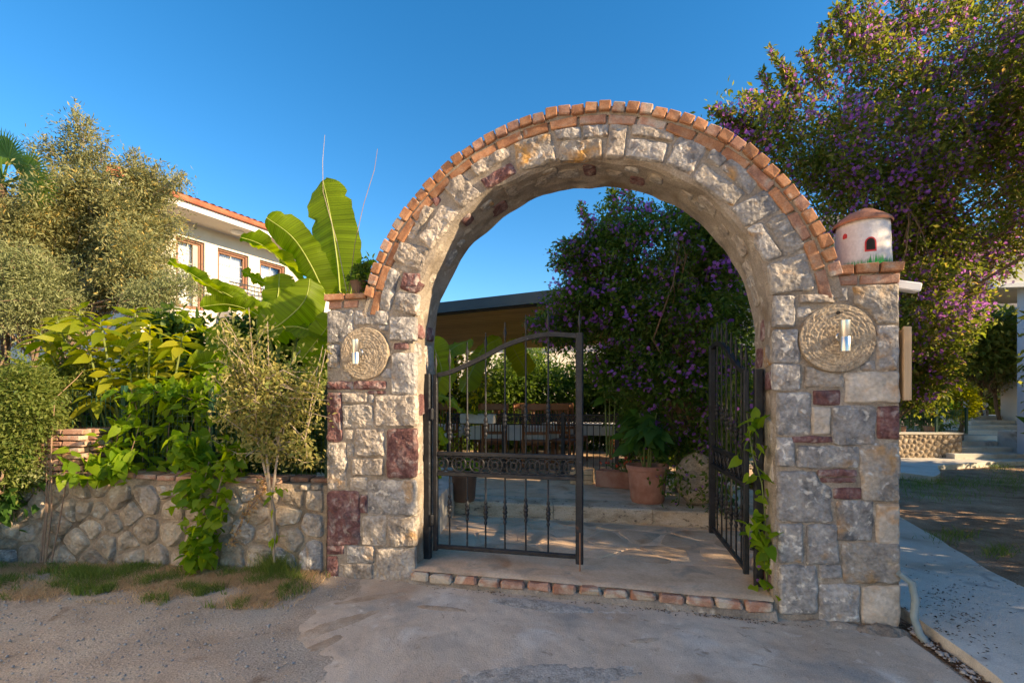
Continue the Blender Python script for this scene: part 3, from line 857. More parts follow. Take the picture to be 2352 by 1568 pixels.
for i in range(41):
    u = UL + (UR - UL) * i / 40
    q = noise.noise(Vector((u * 4, 0, 0)))
    V += [(u, -.06 - .03 * q, -.03), (u, -.075 - .02 * q, .02 + .012 * noise.noise(Vector((u * 9, 3, 0)))), (u, -.056, .074 + .018 * q), (u, .03, .080)]
Fc = [(i * 4 + j, (i + 1) * 4 + j, (i + 1) * 4 + j + 1, i * 4 + j + 1) for i in range(40) for j in range(3)]
mesh('mortar_skirt', V, Fc, M['mortar'], th, True)

# drive concrete in front: irregular slab over the lane
def drive_xl(y):
    P_ = ((-7, 3.0), (1.0, -.55), (2.6, -1.15), (3.3, -1.60), (3.9, -1.42), (4.6, -1.30))
    for (y0, x0), (y1, x1) in zip(P_, P_[1:]):
        if y <= y1 or y1 == 4.6: break
    f = max(0, min(1, (y - y0) / (y1 - y0)))
    return x0 + (x1 - x0) * f + .16 * noise.noise(Vector((1, y * 2.2, 5))) + .05 * noise.noise(Vector((4, y * 9, 5)))
def drive_xr(y): return 2.53 + (y - 2.64) * .19 + .02 * noise.noise(Vector((2, y * 5, 9))) if y > 0 else 2.03 - y * .9
def drive_keep(x, y):
    return drive_xl(y) < x < drive_xr(y) and y < 4.2636 - .2361 * (x + 1.643)
def apron_z(x, y):
    edge = max(0, min(1, (x - drive_xl(y)) / .30))
    return gz(x, y) - .008 + .020 * edge + .010 * noise.fractal(Vector((x * .9, y * .9, 2)), 1, 2, 4) + .004 * noise.fractal(Vector((x * 9, y * 9, 7)), 1, 2, 3)
V = []; na_, nb2 = 230, 300
for j in range(nb2 + 1):
    v = (j / nb2) ** .6
    for i in range(na_ + 1):
        u_ = i / na_; y = -6 + 10.1 * v; x = 0
        for _ in range(2):
            x = drive_xl(y) + (drive_xr(y) - drive_xl(y)) * u_
            y = -6 + (4.2936 - .2361 * (x + 1.643) + 6) * v
        V.append((x, y, apron_z(x, y)))
Fc = [(j * (na_ + 1) + i, j * (na_ + 1) + i + 1, (j + 1) * (na_ + 1) + i + 1, (j + 1) * (na_ + 1) + i) for j in range(nb2) for i in range(na_)]
tag(mesh('concrete_drive', V, Fc, M['conc'], None, True), kind='structure')
def mound(name, m, c, rx, ry, rot, h, amp, zf, n=44, seed=0):
    V = []; Fc = []
    for j in range(n + 1):
        for i in range(n + 1):
            a = -1.25 + 2.5 * i / n; b = -1.25 + 2.5 * j / n
            x = c[0] + (a * rx * math.cos(rot) - b * ry * math.sin(rot)); y = c[1] + (a * rx * math.sin(rot) + b * ry * math.cos(rot))
            q = 1 - (a * a + b * b) + .55 * noise.fractal(Vector((x * 3.2, y * 3.2, seed)), 1, 2, 4)
            V.append((x, y, zf(x, y) + max(-.02, h * min(q, .6 + .4 * q)) + (amp * noise.fractal(Vector((x * 22, y * 22, seed)), 1, 2, 4) if q > 0 else 0)))
    for j in range(n):
        for i in range(n): k = j * (n + 1) + i; Fc.append((k, k + 1, k + n + 2, k + n + 1))
    return tag(mesh(name, V, Fc, m, None, True), kind='structure')
for k_, (px_, py_, rx_, ry_, ro_) in enumerate(((850, 1375, .26, .06, .3), (760, 1440, .34, .07, .75), (690, 1500, .26, .06, .9), (1010, 1400, .2, .035, -.2), (1480, 1475, .10, .03, .2), (1720, 1440, .06, .02, 0))):
    q_ = gp(px_, py_, .03); mound('dried_mud', M['mud'], (q_.x, q_.y), rx_, ry_, ro_, .004, .0015, apron_z, seed=k_ * 3)
q_ = gp(1245, 1392, .03); mound('rough_patch', M['rough'], (q_.x, q_.y), .40, .10, -.22, .010, .006, apron_z, seed=40)
q_ = gp(1120, 1560, .03); mound('rough_patch', M['rough'], (q_.x + .3, q_.y), .5, .12, .1, .003, .002, apron_z, seed=44)
q_ = AM @ Vector((4.26, -.04, 0)); mound('mortar_foot', M['mortar'], (q_.x, q_.y), .24, .10, AR, .07, .014, lambda x, y: -.02, seed=50)
q_ = AM @ Vector((3.95, -.03, 0)); mound('mortar_foot', M['mortar'], (q_.x, q_.y), .30, .06, AR, .04, .010, lambda x, y: .0, seed=54)

# footpath slab on the right of the pier (a kerb-high step above the gutter)
PP = [(2.92, 4.0), (2.82, 3.42), (2.61, 2.54), (2.35, 1.2), (1.5, -1.5), (2.6, -1.5), (3.25, 1.2), (3.75, 2.8), (4.1, 3.83), (4.32, 4.48), (5.04, 6.22), (5.6, 7.6), (4.7, 7.9), (3.6, 5.4)]
FPZ = .075
pe = MB()
def smooth_poly(P, it=2, j=.03):
    Q = []
    for i, p in enumerate(P):
        a = Vector(p); b = Vector(P[(i + 1) % len(P)])
        k = max(1, int((b - a).length / .12))
        for q in range(k):
            c = a.lerp(b, q / k); Q.append(c + Vector((noise.noise(Vector((c.x * 2.2, c.y * 2.2, 0))), noise.noise(Vector((c.x * 2.2, c.y * 2.2, 5))))) * j)
    for _ in range(it): Q = [(Q[i - 1] + Q[i] * 2 + Q[(i + 1) % len(Q)]) / 4 for i in range(len(Q))]
    return [(q.x, q.y) for q in Q]
pe.prismz(smooth_poly(PP, 1, .06), -.08, FPZ)
tag(pe.build('footpath', M['path']), kind='structure')
# soil beside the path and beyond the gate pier
def soil_z(x, y):
    return .035 + .025 * noise.fractal(Vector((x * .8, y * .8, 11)), 1, 2, 4) - .05 * max(0, min(1, (3.4 - x) / .5)) * max(0, min(1, (4.3 - y)))
tag(grid_patch('bare_soil', M['soil'], 2.6, 22, -6, 40, 200, 300, soil_z, amp=.012, fr=4), kind='structure')
tag(grid_patch('garden_soil', M['soil'], -22, 2.5, 4.75, 40, 120, 200, lambda x, y: .06 + .02 * noise.noise(Vector((x, y, 0))), keep=lambda x, y: y > 4.9 - .236 * max(x, -1.9) - .1), kind='structure')

# ------------------------------------------------------------------ voronoi helper
def vor(seeds, u0, u1, z0, z1):
    out = []
    for i, s in enumerate(seeds):
        P = [(u0, z0), (u1, z0), (u1, z1), (u0, z1)]
        for j, t in enumerate(seeds):
            if i == j: continue
            mx, my = (s[0] + t[0]) / 2, (s[1] + t[1]) / 2; dx, dy = t[0] - s[0], t[1] - s[1]
            Q = []
            for k in range(len(P)):
                a, b = P[k], P[(k + 1) % len(P)]
                da = (a[0] - mx) * dx + (a[1] - my) * dy; db = (b[0] - mx) * dx + (b[1] - my) * dy
                if da <= 0: Q.append(a)
                if da * db < 0:
                    f = da / (da - db); Q.append((a[0] + (b[0] - a[0]) * f, a[1] + (b[1] - a[1]) * f))
            P = Q
            if len(P) < 3: break
        if len(P) >= 3: out.append(P)
    return out
def inset(P, d):
    cx = sum(p[0] for p in P) / len(P); cy = sum(p[1] for p in P) / len(P)
    return [(cx + (p[0] - cx) * (1 - d / max(.02, math.hypot(p[0] - cx, p[1] - cy))), cy + (p[1] - cy) * (1 - d / max(.02, math.hypot(p[0] - cx, p[1] - cy)))) for p in P]

# ------------------------------------------------------------------ rubble retaining wall on the left
WO = (-1.681, 4.335, 0)
WR = math.atan2(0.07206, -0.9974) - PI      # local +x runs back to the right pier; use negative x to the left
gw = empty('rubble_wall', WO, WR, 'low rubble stone garden wall with brick coping left of the archway', 'garden wall')
WL = 5.2
def wtop(u): return .800 + .026 * min(u, 3.5)
V = []; Fc = []
nu, nz_ = 90, 12
for i in range(nu + 1):
    u = WL * i / nu
    for j in range(nz_ + 1):
        z = -.1 + (wtop(u) + .1) * j / nz_
        V.append((-u, -.006 * noise.noise(Vector((u * 6, z * 6, 2))) - .004 + .02 * j / nz_, z))
    V.append((-u, .32, wtop(u))); V.append((-u, .32, -.1))
P_ = nz_ + 3
for i in range(nu):
    for j in range(P_ - 1):
        Fc.append((i * P_ + j, (i + 1) * P_ + j, (i + 1) * P_ + j + 1, i * P_ + j + 1))
Fc += [tuple(range(P_)), tuple(nu * P_ + j for j in range(P_))[::-1]]
M['mortar2'] = pm('sandy_mortar', [(.24, .18, .125), (.34, .265, .19), (.42, .34, .25)], 5, .95, .9, 40, stain=[((.11, .09, .065), 3, .56, .72)], bdist=.015, fine=.2)
mesh('mortar_bed', V, Fc, M['mortar2'], gw)
seeds = list(SEEDS)
rg3 = random.Random(3)
while len(seeds) < 100:
    p = (rg3.uniform(3.15, WL), rg3.uniform(.05, .85))
    if min(math.hypot(p[0] - q[0], p[1] - q[1]) for q in seeds) > .16: seeds.append(p)
    elif rg3.random() < .004: break
for P in vor(seeds, .02, WL - .02, .0, .80):
    P = [(u, min(z, wtop(u) - .03)) for u, z in inset(P, .010)]
    stone(P, lambda a, b, h: (-a, -h + .02 * b, b), M['rubble'] if rg3.random() < .8 else M[rg3.choice('cg')], gw, proud=.036, amp=.026, nb=44, rings=10, rnd_it=3, fq=9, edge=.1)
u = .02
while u < WL - .1:
    L_ = rg3.uniform(.17, .22)
    if u > .25: piece('coping_brick', gw, M['brick_old'], (-(u + L_ / 2), .06, wtop(u) + .022 + rg3.uniform(-.005, .005)), (L_ - .012, .15 + rg3.uniform(-.01, .01), .046), .008, .006)
    piece('coping_brick', gw, M['brick_old'], (-(u + L_ / 2), .225, wtop(u) + .022), (L_ - .012, .16, .046), .008, .006)
    u += L_
for i, (u, z) in enumerate(((.09, .79), (.20, .785))):
    stone([(u - .05, z - .035), (u + .05, z - .03), (u + .05, z + .03), (u - .05, z + .03)], lambda a, b, h: (-a, -h + .01, b), M['rubble'], gw, proud=.04, amp=.012, nb=20, rings=4)
GM = Matrix.Translation(WO) @ Matrix.Rotation(WR, 4, 'Z')
def gwp(u, y, z): return GM @ Vector((-u, y, z))

# wire fence standing on the wall
wf = empty('wire_fence', gwp(0, .22, .84), WR, 'dark green welded wire fence standing on the rubble wall behind the shrubs', 'fence')
for u in (.09, 1.25, 2.15, 3.4, 4.6):
    piece('post', wf, M['fencegreen'], (-u, 0, .42), (.045, .045, .92), .004)
mb = MB()
u = .1
while u < 4.6:
    if not (1.3 < u < 2.1 and False): mb.box(-u - .002, -u + .002, -.002, .002, .02, .84)
    u += .05
for k in range(17):
    mb.box(-4.6, -.1, .0025, .006, .03 + k * .05, .034 + k * .05)
tag(mb.build('wire_mesh', M['fencegreen'], wf), kind='stuff')

# brick plinth with plant on the wall at the far left
bp = empty('brick_planter', gwp(2.62, .16, .86), WR, 'square brick planter standing on the rubble wall under the broad-leaved shrub', 'planter')
for r in range(8):
    off = .055 if r % 2 else 0
    zz = .03 + r * .056
    for (fy, rot) in ((-.20, 0), (.16, 0)):
        for i in range(3):
            piece('brick', bp, M['brick_old'], (-.22 + .215 * i + off * .6, fy, zz), (.20, .095, .046), .006, .004)
    for fx in (-.30, .32):
        for i in range(1):
            piece('brick', bp, M['brick_old'], (fx * .95, -.02, zz), (.095, .22, .046), .006, .004)
MB().box(-.28, .28, -.17, .12, 0, .43).build('soil_fill', M['mortar2'], bp)

# ------------------------------------------------------------------ iron gate
GY = .27          # distance of the gate plane behind the front of the arch wall
def hammered_tube(p0, p1, s, name, parent, seed=0):
    p0 = Vector(p0); p1 = Vector(p1); d = p1 - p0; L_ = d.length; n = max(2, int(L_ / .02))
    z = d.normalized(); x = z.cross(Vector((0, 1, 0))).normalized() if abs(z.y) < .9 else Vector((1, 0, 0)); y = z.cross(x)
    V = []; Fc = []
    for i in range(n + 1):
        c = p0 + d * i / n
        for (a, b) in ((-1, -.7), (-1, .7), (-.7, 1), (.7, 1), (1, .7), (1, -.7), (.7, -1), (-.7, -1)):
            q = 1 + (.06 * noise.noise(Vector((i * .8 + seed, a * 3, b * 3))) if 0 < i < n else 0)
            V.append(c + (x * a + y * b) * s / 2 * q)
    for i in range(n):
        for j in range(8): Fc.append((i * 8 + j, i * 8 + (j + 1) % 8, (i + 1) * 8 + (j + 1) % 8, (i + 1) * 8 + j))
    Fc += [tuple(range(8))[::-1], tuple(n * 8 + j for j in range(8))]
    o = mesh(name, V, Fc, M['iron'], parent); bm_fix(o); return o
def collar(c):
    return [(.0075, c - .11), (.012, c - .10), (.016, c - .085), (.0085, c - .07), (.014, c - .055), (.021, c - .035), (.014, c - .018), (.020, c - .010), (.023, c), (.020, c + .010), (.014, c + .018), (.021, c + .035), (.014, c + .055), (.0085, c + .07), (.016, c + .085), (.012, c + .10), (.0075, c + .11)]
def gate_leaf(e, wd, Xs, tops, hinge_top, free_top, rod=True):
    """built in a local frame: x from hinge to free side, z up from the landing"""
    hammered_tube((.022, 0, .075), (.022, 0, hinge_top), .040, 'hinge_stile', e, 1)
    hammered_tube((wd - .035, 0, .055), (wd - .035, 0, free_top), .062, 'free_stile', e, 2)
    pts = [(.045, 0, hinge_top - .005)] + [(x, 0, z) for x, z in zip(Xs, tops)] + [(wd - .06, 0, free_top - .022)]
    # smooth top rail
    Q = []
    for i in range(len(pts) - 1):
        p0 = Vector(pts[max(i - 1, 0)]); p1 = Vector(pts[i]); p2 = Vector(pts[i + 1]); p3 = Vector(pts[min(i + 2, len(pts) - 1)])
        for k in range(6):
            t_ = k / 6
            Q.append(.5 * ((2 * p1) + (-p0 + p2) * t_ + (2 * p0 - 5 * p1 + 4 * p2 - p3) * t_ * t_ + (-p0 + 3 * p1 - 3 * p2 + p3) * t_ ** 3))
    Q.append(Vector(pts[-1]))
    V = []; Fc = []
    for i, q in enumerate(Q):
        t_ = (Q[min(i + 1, len(Q) - 1)] - Q[max(i - 1, 0)]).normalized(); n_ = Vector((-t_.z, 0, t_.x))
        for a, b in ((-.019, -.02), (-.019, .02), (.019, .02), (.019, -.02)): V.append(q + n_ * a + Vector((0, b, 0)))
    for i in range(len(Q) - 1):
        for j in range(4): Fc.append((i * 4 + j, i * 4 + (j + 1) % 4, (i + 1) * 4 + (j + 1) % 4, (i + 1) * 4 + j))
    Fc += [(0, 1, 2, 3), tuple(len(V) - 4 + j for j in range(4))[::-1]]
    o = mesh('top_rail', V, Fc, M['iron'], e); bm_fix(o)
    for z, nm in ((.11, 'bottom_rail'), (.765, 'lower_middle_rail'), (.945, 'upper_middle_rail')):
        hammered_tube((.045, 0, z), (wd - .068, 0, z), .036, nm, e, z * 9)
    def zt(x):
        for i in range(len(Q) - 1):
            if Q[i].x <= x <= Q[i + 1].x: return Q[i].z + (Q[i + 1].z - Q[i].z) * (x - Q[i].x) / max(1e-6, Q[i + 1].x - Q[i].x)
        return Q[-1].z
    for x, kz in zip(Xs, COLLARZ):
        zz = zt(x)
        up = MB()
        up.lathe([(.0075, .963)] + collar(kz) + [(.0075, zz - .02)], 10, (x, 0, 0)).build('bar', M['iron'], e, True)
        MB().lathe([(.0075, .128)] + collar(.455 + .02 * math.sin(x * 9)) + [(.0075, .748)], 10, (x, 0, 0)).build('bar', M['iron'], e, True)
    for x in [.022] + list(Xs) + [wd - .035]:
        zz = zt(x) + .015 if .05 < x < wd - .07 else (hinge_top if x < .1 else free_top)
        MB().lathe([(.0065, zz), (.0065, zz + .04), (.010, zz + .05), (.0065, zz + .06), (.017, zz + .092), (.010, zz + .13), (.004, zz + .165), (.0065, zz + .178), (.001, zz + .195)], 10, (x, 0, 0)).build('spear_finial', M['iron'], e, True)
    # frieze of interlaced rings
    n = 15; x0, x1 = .075, wd - .10; st = (x1 - x0) / (n - 1)
    for i in range(n):
        mb = MB(); c = Vector((x0 + st * i, .004 * (1 if i % 2 else -1), .855)); R = .066; r = .0075
        V = []; Fc = []
        for k in range(22):
            a = 2 * PI * k / 22
            for j in range(6):
                b = 2 * PI * j / 6
                V.append(c + Vector(((R + r * math.cos(b)) * math.cos(a), r * math.sin(b), (R + r * math.cos(b)) * math.sin(a))))
        for k in range(22):
            for j in range(6): Fc.append((k * 6 + j, k * 6 + (j + 1) % 6, ((k + 1) % 22) * 6 + (j + 1) % 6, ((k + 1) % 22) * 6 + j))
        mb.add(V, Fc)
        mb.lathe([(.024, -.006), (.034, -.006), (.034, .006), (.024, .006)], 12, c, 'y', cap=False)
        mb.build('frieze_ring', M['iron'], e, True)
    if rod:
        MB().tube([(wd - .028, -.03, -.0), (wd - .028, -.03, .32)], .006, 8).build('drop_rod', M['wood'], e)
COLLARZ = [1.13, 1.17, 1.21, 1.25, 1.29, 1.33]
XS = [.155, .32, .49, .665, .85, 1.045]
TOPS = [1.672, 1.735, 1.81, 1.895, 1.953, 1.982]
LZ = .152
hp = aw(UL + .085, GY, LZ)
gl = empty('iron_gate_leaf', hp, AR - .0, 'closed left leaf of the black wrought iron gate with ring frieze and spear tips', 'gate')
gate_leaf(gl, 1.345, XS, TOPS, 1.655, 1.985)
gp_l = empty('gate_post', aw(UL + .035, GY - .01, LZ - .0), AR, 'black iron gate post fixed to the left pier beside the closed leaf', 'gate post')
hammered_tube((0, 0, -.01), (0, 0, 1.66), .062, 'post_tube', gp_l, 7)
for z in (.35, 1.3):
    MB().lathe([(.016, z - .05), (.018, z - .04), (.018, z + .04), (.016, z + .05)], 10, (.045, -.02, 0)).build('hinge', M['iron'], gp_l)
hpr = aw(UR - .125, GY - .02, LZ)
gr = empty('iron_gate_leaf', hpr, math.atan2(1.29, .265), 'right leaf of the black iron gate swung open inwards with vine growing through', 'gate')
gate_leaf(gr, 1.32, XS, TOPS, 1.655, 1.985, rod=False)
gp_r = empty('gate_post', aw(UR - .045, GY - .03, LZ - .03), AR, 'black iron gate post fixed to the right pier behind the vine', 'gate post')
hammered_tube((0, 0, -.01), (0, 0, 1.69), .062, 'post_tube', gp_r, 8)
for z in (.35, 1.3):
    MB().lathe([(.016, z - .05), (.018, z - .04), (.018, z + .04), (.016, z + .05)], 10, (-.045, -.0, 0)).build('hinge', M['iron'], gp_r)

# ------------------------------------------------------------------ courtyard floor, steps
def line_y(x, off): return 4.2636 - .2361 * (x + 1.643) + off
fl = empty('courtyard_floor', (0, 0, 0), 0, None, None); tag(fl, kind='structure')
mb = MB()
mb.prismz([(-1.0, line_y(-1.0, .62)), (2.9, line_y(2.9, .62)), (2.9, 5.4), (-1.0, 6.5)], -.05, .142)
mb.build('mortar_joint', M['flag'], fl)
sd_ = []
rg4 = random.Random(21)
k = 0
while k < 4000 and len(sd_) < 34:
    p = (rg4.uniform(-1.0, 2.7), rg4.uniform(3.9, 6.2)); k += 1
    if line_y(p[0], .66) < p[1] < line_y(p[0], 2.1) and (not sd_ or min(math.hypot(p[0] - q[0], p[1] - q[1]) for q in sd_) > .36): sd_.append(p)
for P in vor(sd_, -1.0, 2.85, 3.8, 6.5):
    P = [(x, max(line_y(x, .615), min(line_y(x, 1.98), y))) for x, y in inset(P, .012)]
    stone(P, lambda a, b, h: (a, b, .130 + h), M['flag'], fl, proud=.020, amp=.002, nb=26, rings=3, back=-.01, rnd_it=1)
su = empty('stone_step', (0, 0, 0), 0, 'long rough travertine step crossing the courtyard behind the gate', 'step')
def strip(name, m, x0, x1, off0, off1, z0, z1, parent, n=60, sk=0.0):
    V = []
    for i in range(n + 1):
        x = x0 + (x1 - x0) * i / n; q = .018 * noise.fractal(Vector((x * 3, off0 * 7, z1 * 9)), 1, 2, 3)
        prof = [(off1, z0), (off0 + .012, z0), (off0 - .004 + q * .6, z0 + (z1 - z0) * .3), (off0 + q, z0 + (z1 - z0) * .75), (off0 + .004 + q, z1 - .014), (off0 + .022 + q, z1), (off0 + .12, z1 + .003), (off1, z1)]
        V += [(x, line_y(x, o_) - sk * (x), z) for o_, z in prof]
    k_ = 8
    Fc = [(i * k_ + j, (i + 1) * k_ + j, (i + 1) * k_ + (j + 1) % k_, i * k_ + (j + 1) % k_) for i in range(n) for j in range(k_)]
    Fc += [tuple(range(k_)), tuple(n * k_ + j for j in range(k_))[::-1]]
    o = mesh(name, V, Fc, m, parent); bm_fix(o); return o
x = -.80
for L_ in (1.3, 1.12, 1.25):
    strip('step_block', M['step'], x, x + L_ - .006, 2.0, 2.42, .10, .322, su); x += L_
tg = grid_patch('terrace', M['flag'], -1.3, 3.4, 5.2, 10.2, 90, 90, lambda x, y: .313 + .003 * noise.noise(Vector((x * 2, y * 2, 0))), keep=lambda x, y: y > line_y(x, 2.38))
tag(tg, kind='structure')
# low rendered kerb wall at the left inside
lw = MB()
lw.prismz([(-.93, line_y(-.93, .53)), (-.80, line_y(-.80, .53)), (-.72, 6.05), (-.9, 7.3), (-1.15, 7.3), (-1.02, 6.0)], -.05, .56)
tag(lw.build('kerb_wall', M['oldplaster']), 'low stained render wall running back from the left gate post', 'low wall')

# pots in the courtyard
def pot(name, loc, r, h, m, label, cat, prof=None, group=None):
    e = empty(name, loc, 0, label, cat, group)
    prof = prof or [(r * .72, 0), (r * .78, .03), (r * .80, .035), (r * .92, h * .80), (r * .93, h * .86), (r * 1.0, h * .87), (r * 1.02, h * .97), (r, h), (r * .9, h), (r * .88, h * .86)]
    MB().lathe(prof, 30, (0, 0, 0)).build('body', m, e, True)
    MB().lathe([(r * .87, h * .88), (.01, h * .91)], 20).build('soil', M['soil'], e)
    return e
pb = at(1066, 1150, 6.0); pb.z = .32
POT1 = pot('glazed_pot', pb, .17, .36, M['glaze'], 'small dark brown pot standing on the step behind the gate bars', 'plant pot')
pc = at(1487, 1150, 5.95); pc.z = .32
POT2 = pot('terracotta_pot', pc, .255, .46, M['terra'], 'large terracotta pot with leafy plant standing on the courtyard step', 'plant pot')
# trough
tr = empty('terracotta_trough', (1.62, 6.95, .316), AR - .25, 'long terracotta trough of small red flowers on the terrace', 'trough')
mb = MB(); mb.cbox((0, -.09, .12), (.78, .03, .24), .008); mb.cbox((0, .11, .12), (.78, .03, .24), .008); mb.cbox((-.375, .01, .12), (.03, .17, .239), .008); mb.cbox((.375, .01, .12), (.03, .17, .239), .008)
mb.build('body', M['terra'], tr)
MB().box(-.36, .36, -.075, .095, .01, .2).build('soil', M['soil'], tr)
cr_ = empty('timber_crate', (1.08, 7.35, .316), AR, 'small timber block edging beside the trough on the terrace', 'timber block')
for k in range(3): piece('plank', cr_, M['pale_wood'], (0, 0, .035 + k * .072), (.34, .30, .066), .004, .002)
# leaning old quern stone
qs = empty('quern_stone', at(1603, 1166, 5.75), AR, 'round worn quern stone leaning beside the terracotta pot', 'quern stone')
qs.location.z = .33
V = []; Fc = []; nb = 40
prof = [(0.01, -.10), (.15, -.105), (.22, -.09), (.255, -.05), (.262, 0), (.25, .05), (.2, .09), (.01, .10)]
for (r, h) in prof:
    for j in range(nb):
        a = 2 * PI * j / nb; q = 1 + .05 * noise.noise(Vector((math.cos(a) * 1.6, math.sin(a) * 1.6, h * 6)))
        V.append((r * q * math.cos(a), h + .012 * noise.noise(Vector((r * 12 * math.cos(a), r * 12 * math.sin(a), h))), r * q * math.sin(a) * 1.18 + .30))
Rl = Matrix.Rotation(RAD(-9), 3, 'X')
V = [Rl @ Vector(v) for v in V]
for k in range(len(prof) - 1):
    for j in range(nb): Fc.append((k * nb + j, k * nb + (j + 1) % nb, (k + 1) * nb + (j + 1) % nb, (k + 1) * nb + j))
o = mesh('stone_body', V, Fc, M['mill'], qs, True); bm_fix(o)

# ------------------------------------------------------------------ terrace railing
RY = 8.35
ry0 = Vector((-1.15, 8.7, .316)); ry1 = Vector((1.72, 7.85, .316)); rdir = (ry1 - ry0); RLn = Vector((rdir.x, rdir.y)).length
ra = math.atan2(rdir.y, rdir.x)
rl = empty('terrace_railing', ry0, ra, 'low black iron railing with a ring frieze in front of the dining tables', 'railing')
for z, h in ((1.02, .03), (.855, .02), (.10, .022)): piece('rail', rl, M['iron'], (RLn / 2, 0, z), (RLn, .03, h), .003)
for u in (0, 1.05, 2.1, RLn): piece('post', rl, M['iron'], (u, 0, .53), (.06, .06, 1.06), .005)
bm0 = None
u = .09; bars = []
while u < RLn - .05:
    if bm0 is None:
        bm0 = MB().lathe([(.007, .11), (.007, .5), (.014, .52), (.014, .54), (.007, .56), (.007, .845)], 6).build('bar', M['iron'], rl); bm0.location.x = u
    else:
        c = bm0.copy(); COL.objects.link(c); c.location.x = u
    u += .105
rg0 = None; u = .07
while u < RLn - .04:
    if rg0 is None:
        mb = MB(); mb.lathe([(.042, -.006), (.056, -.006), (.056, .006), (.042, .006)], 14, (0, 0, .94), 'y', cap=False); mb.lathe([(.016, -.006), (.028, -.006), (.028, .006), (.016, .006)], 10, (0, 0, .94), 'y', cap=False)
        rg0 = mb.build('frieze_ring', M['iron'], rl); rg0.location.x = u
    else:
        c = rg0.copy(); COL.objects.link(c); c.location.x = u
    u += .078
RM = Matrix.Translation(ry0) @ Matrix.Rotation(ra, 4, 'Z')
tb = empty('railing_planter', RM @ Vector((.62, -.14, .86)), ra, 'grey planter box with trailing green plant hung on the terrace railing', 'planter box')
mb = MB(); mb.cbox((0, 0, .09), (.62, .17, .17), .012); mb.build('box', M['oldplaster'], tb)

# second low railing panel at right behind the pots
rb = empty('terrace_railing', (1.9, 7.75, .316), AR + .1, 'short black iron railing panel right of the terrace opening behind the large pot', 'railing')
for z in (1.0, .30, .08): piece('rail', rb, M['iron'], (.6, 0, z), (1.2, .03, .025), .003)
b0 = None
for k in range(12):
    if b0 is None: b0 = MB().lathe([(.007, .08), (.007, .5), (.014, .52), (.014, .54), (.007, .56), (.007, .99)], 6).build('bar', M['iron'], rb)
    else:
        c = b0.copy(); COL.objects.link(c); c.location.x = k * .1
    
# ------------------------------------------------------------------ dining tables and chairs
tag(grid_patch('dining_floor', M['flag'], -4.5, 6.5, 8.0, 15.5, 30, 30, lambda x, y: .309), kind='structure')
def table(loc, rz, lab, lx=1.6, ly=.85):
    e = empty('dining_table', loc, rz, lab, 'dining table', 'dining tables on the terrace')
    piece('table_top', e, M['chair'], (0, 0, .735), (lx, ly, .03), .004)
    for sx in (-1, 1):
        for sy in (-1, 1): piece('leg', e, M['chair'], (sx * (lx / 2 - .08), sy * (ly / 2 - .08), .36), (.06, .06, .72), .004)
    cl = empty('tablecloth', loc, rz, lab.replace('wooden dining table', 'white tablecloth on the dining table'), 'tablecloth', 'white tablecloths on the terrace')
    V = []; Fc = []; n = 40
    def ringp(k): 
        s_ = k / n * 4; q = int(s_) % 4; f = s_ - int(s_); a, b = lx / 2 + .012, ly / 2 + .012
        return [(-a + 2 * a * f, -b), (a, -b + 2 * b * f), (a - 2 * a * f, b), (-a, b - 2 * b * f)][q]
    for (ex, z, wv) in ((0, .754, 0), (.006, .745, 0), (.012, .62, .012), (.02, .50, .022)):
        for k in range(n):
            x, y = ringp(k); d = Vector((x, y)).normalized(); wq = wv * math.sin(k * 1.9)
            V.append((x + d.x * (ex + wq), y + d.y * (ex + wq), z))
    for r in range(3):
        for k in range(n): Fc.append((r * n + k, r * n + (k + 1) % n, (r + 1) * n + (k + 1) % n, (r + 1) * n + k))
    Fc.append(tuple(range(n)))
    mesh('cloth', V, Fc, M['cloth'], cl, False)
table((.05, 9.75, .312), ra, 'wooden dining table behind the railing, seen through the middle gate bars')
table((-1.9, 10.4, .312), ra + .1, 'wooden dining table farther left, mostly behind the left gate post')
table((1.6, 11.2, .312), ra, 'wooden dining table farther back, behind the carved chairs')
def chair(loc, rz, lab):
    e = empty('dining_chair', loc, rz, lab, 'chair', 'teak chairs round the dining tables')
    for sx in (-1, 1):
        MB().tube([(sx * .20, -.21, 0), (sx * .205, -.20, .45)], .02, 8).build('leg', M['chair'], e)
        MB().tube([(sx * .20, .25, 0), (sx * .20, .20, .44), (sx * .20, .22, .7), (sx * .21, .30, 1.04)], [.02, .024, .022, .02], 8).build('leg', M['chair'], e)
    piece('seat', e, M['chair'], (0, 0, .455), (.46, .44, .035), .01)
    piece('crest_rail', e, M['chair'], (0, .30, 1.03), (.48, .03, .11), .012)
    piece('back_rail', e, M['chair'], (0, .225, .60), (.38, .025, .05), .006)
    piece('apron', e, M['chair'], (0, -.19, .40), (.38, .02, .07), .004)
    for k in range(7):
        x = -.15 + .05 * k
        MB().tube([(x, .225, .6), (x, .25, .8), (x, .295, 1.0)], .011, 6).build('slat', M['chair'], e)
    return e
for i, (x, y, r, lab) in enumerate(((.42, 8.98, PI + .0, 'teak slat back chair just behind the railing, right of the cloth'), (-.35, 9.15, PI + .1, 'teak chair with its back to the railing, in front of the white cloth'),
        (.98, 9.2, PI - .5, 'sunlit teak slat back chair right behind the free gate stile'), (.3, 10.6, .1, 'teak chair on the far side of the middle table'), (-.55, 10.55, -.1, 'teak chair on the far side of the table, left one'),
        (-1.35, 9.5, PI + .3, 'teak chair near the left end of the railing'), (1.3, 10.3, .5, 'teak chair behind the sunlit chair beside the far table'))):
    chair((x, y, .312), r, lab).scale = (1.08, 1.08, 1.12)

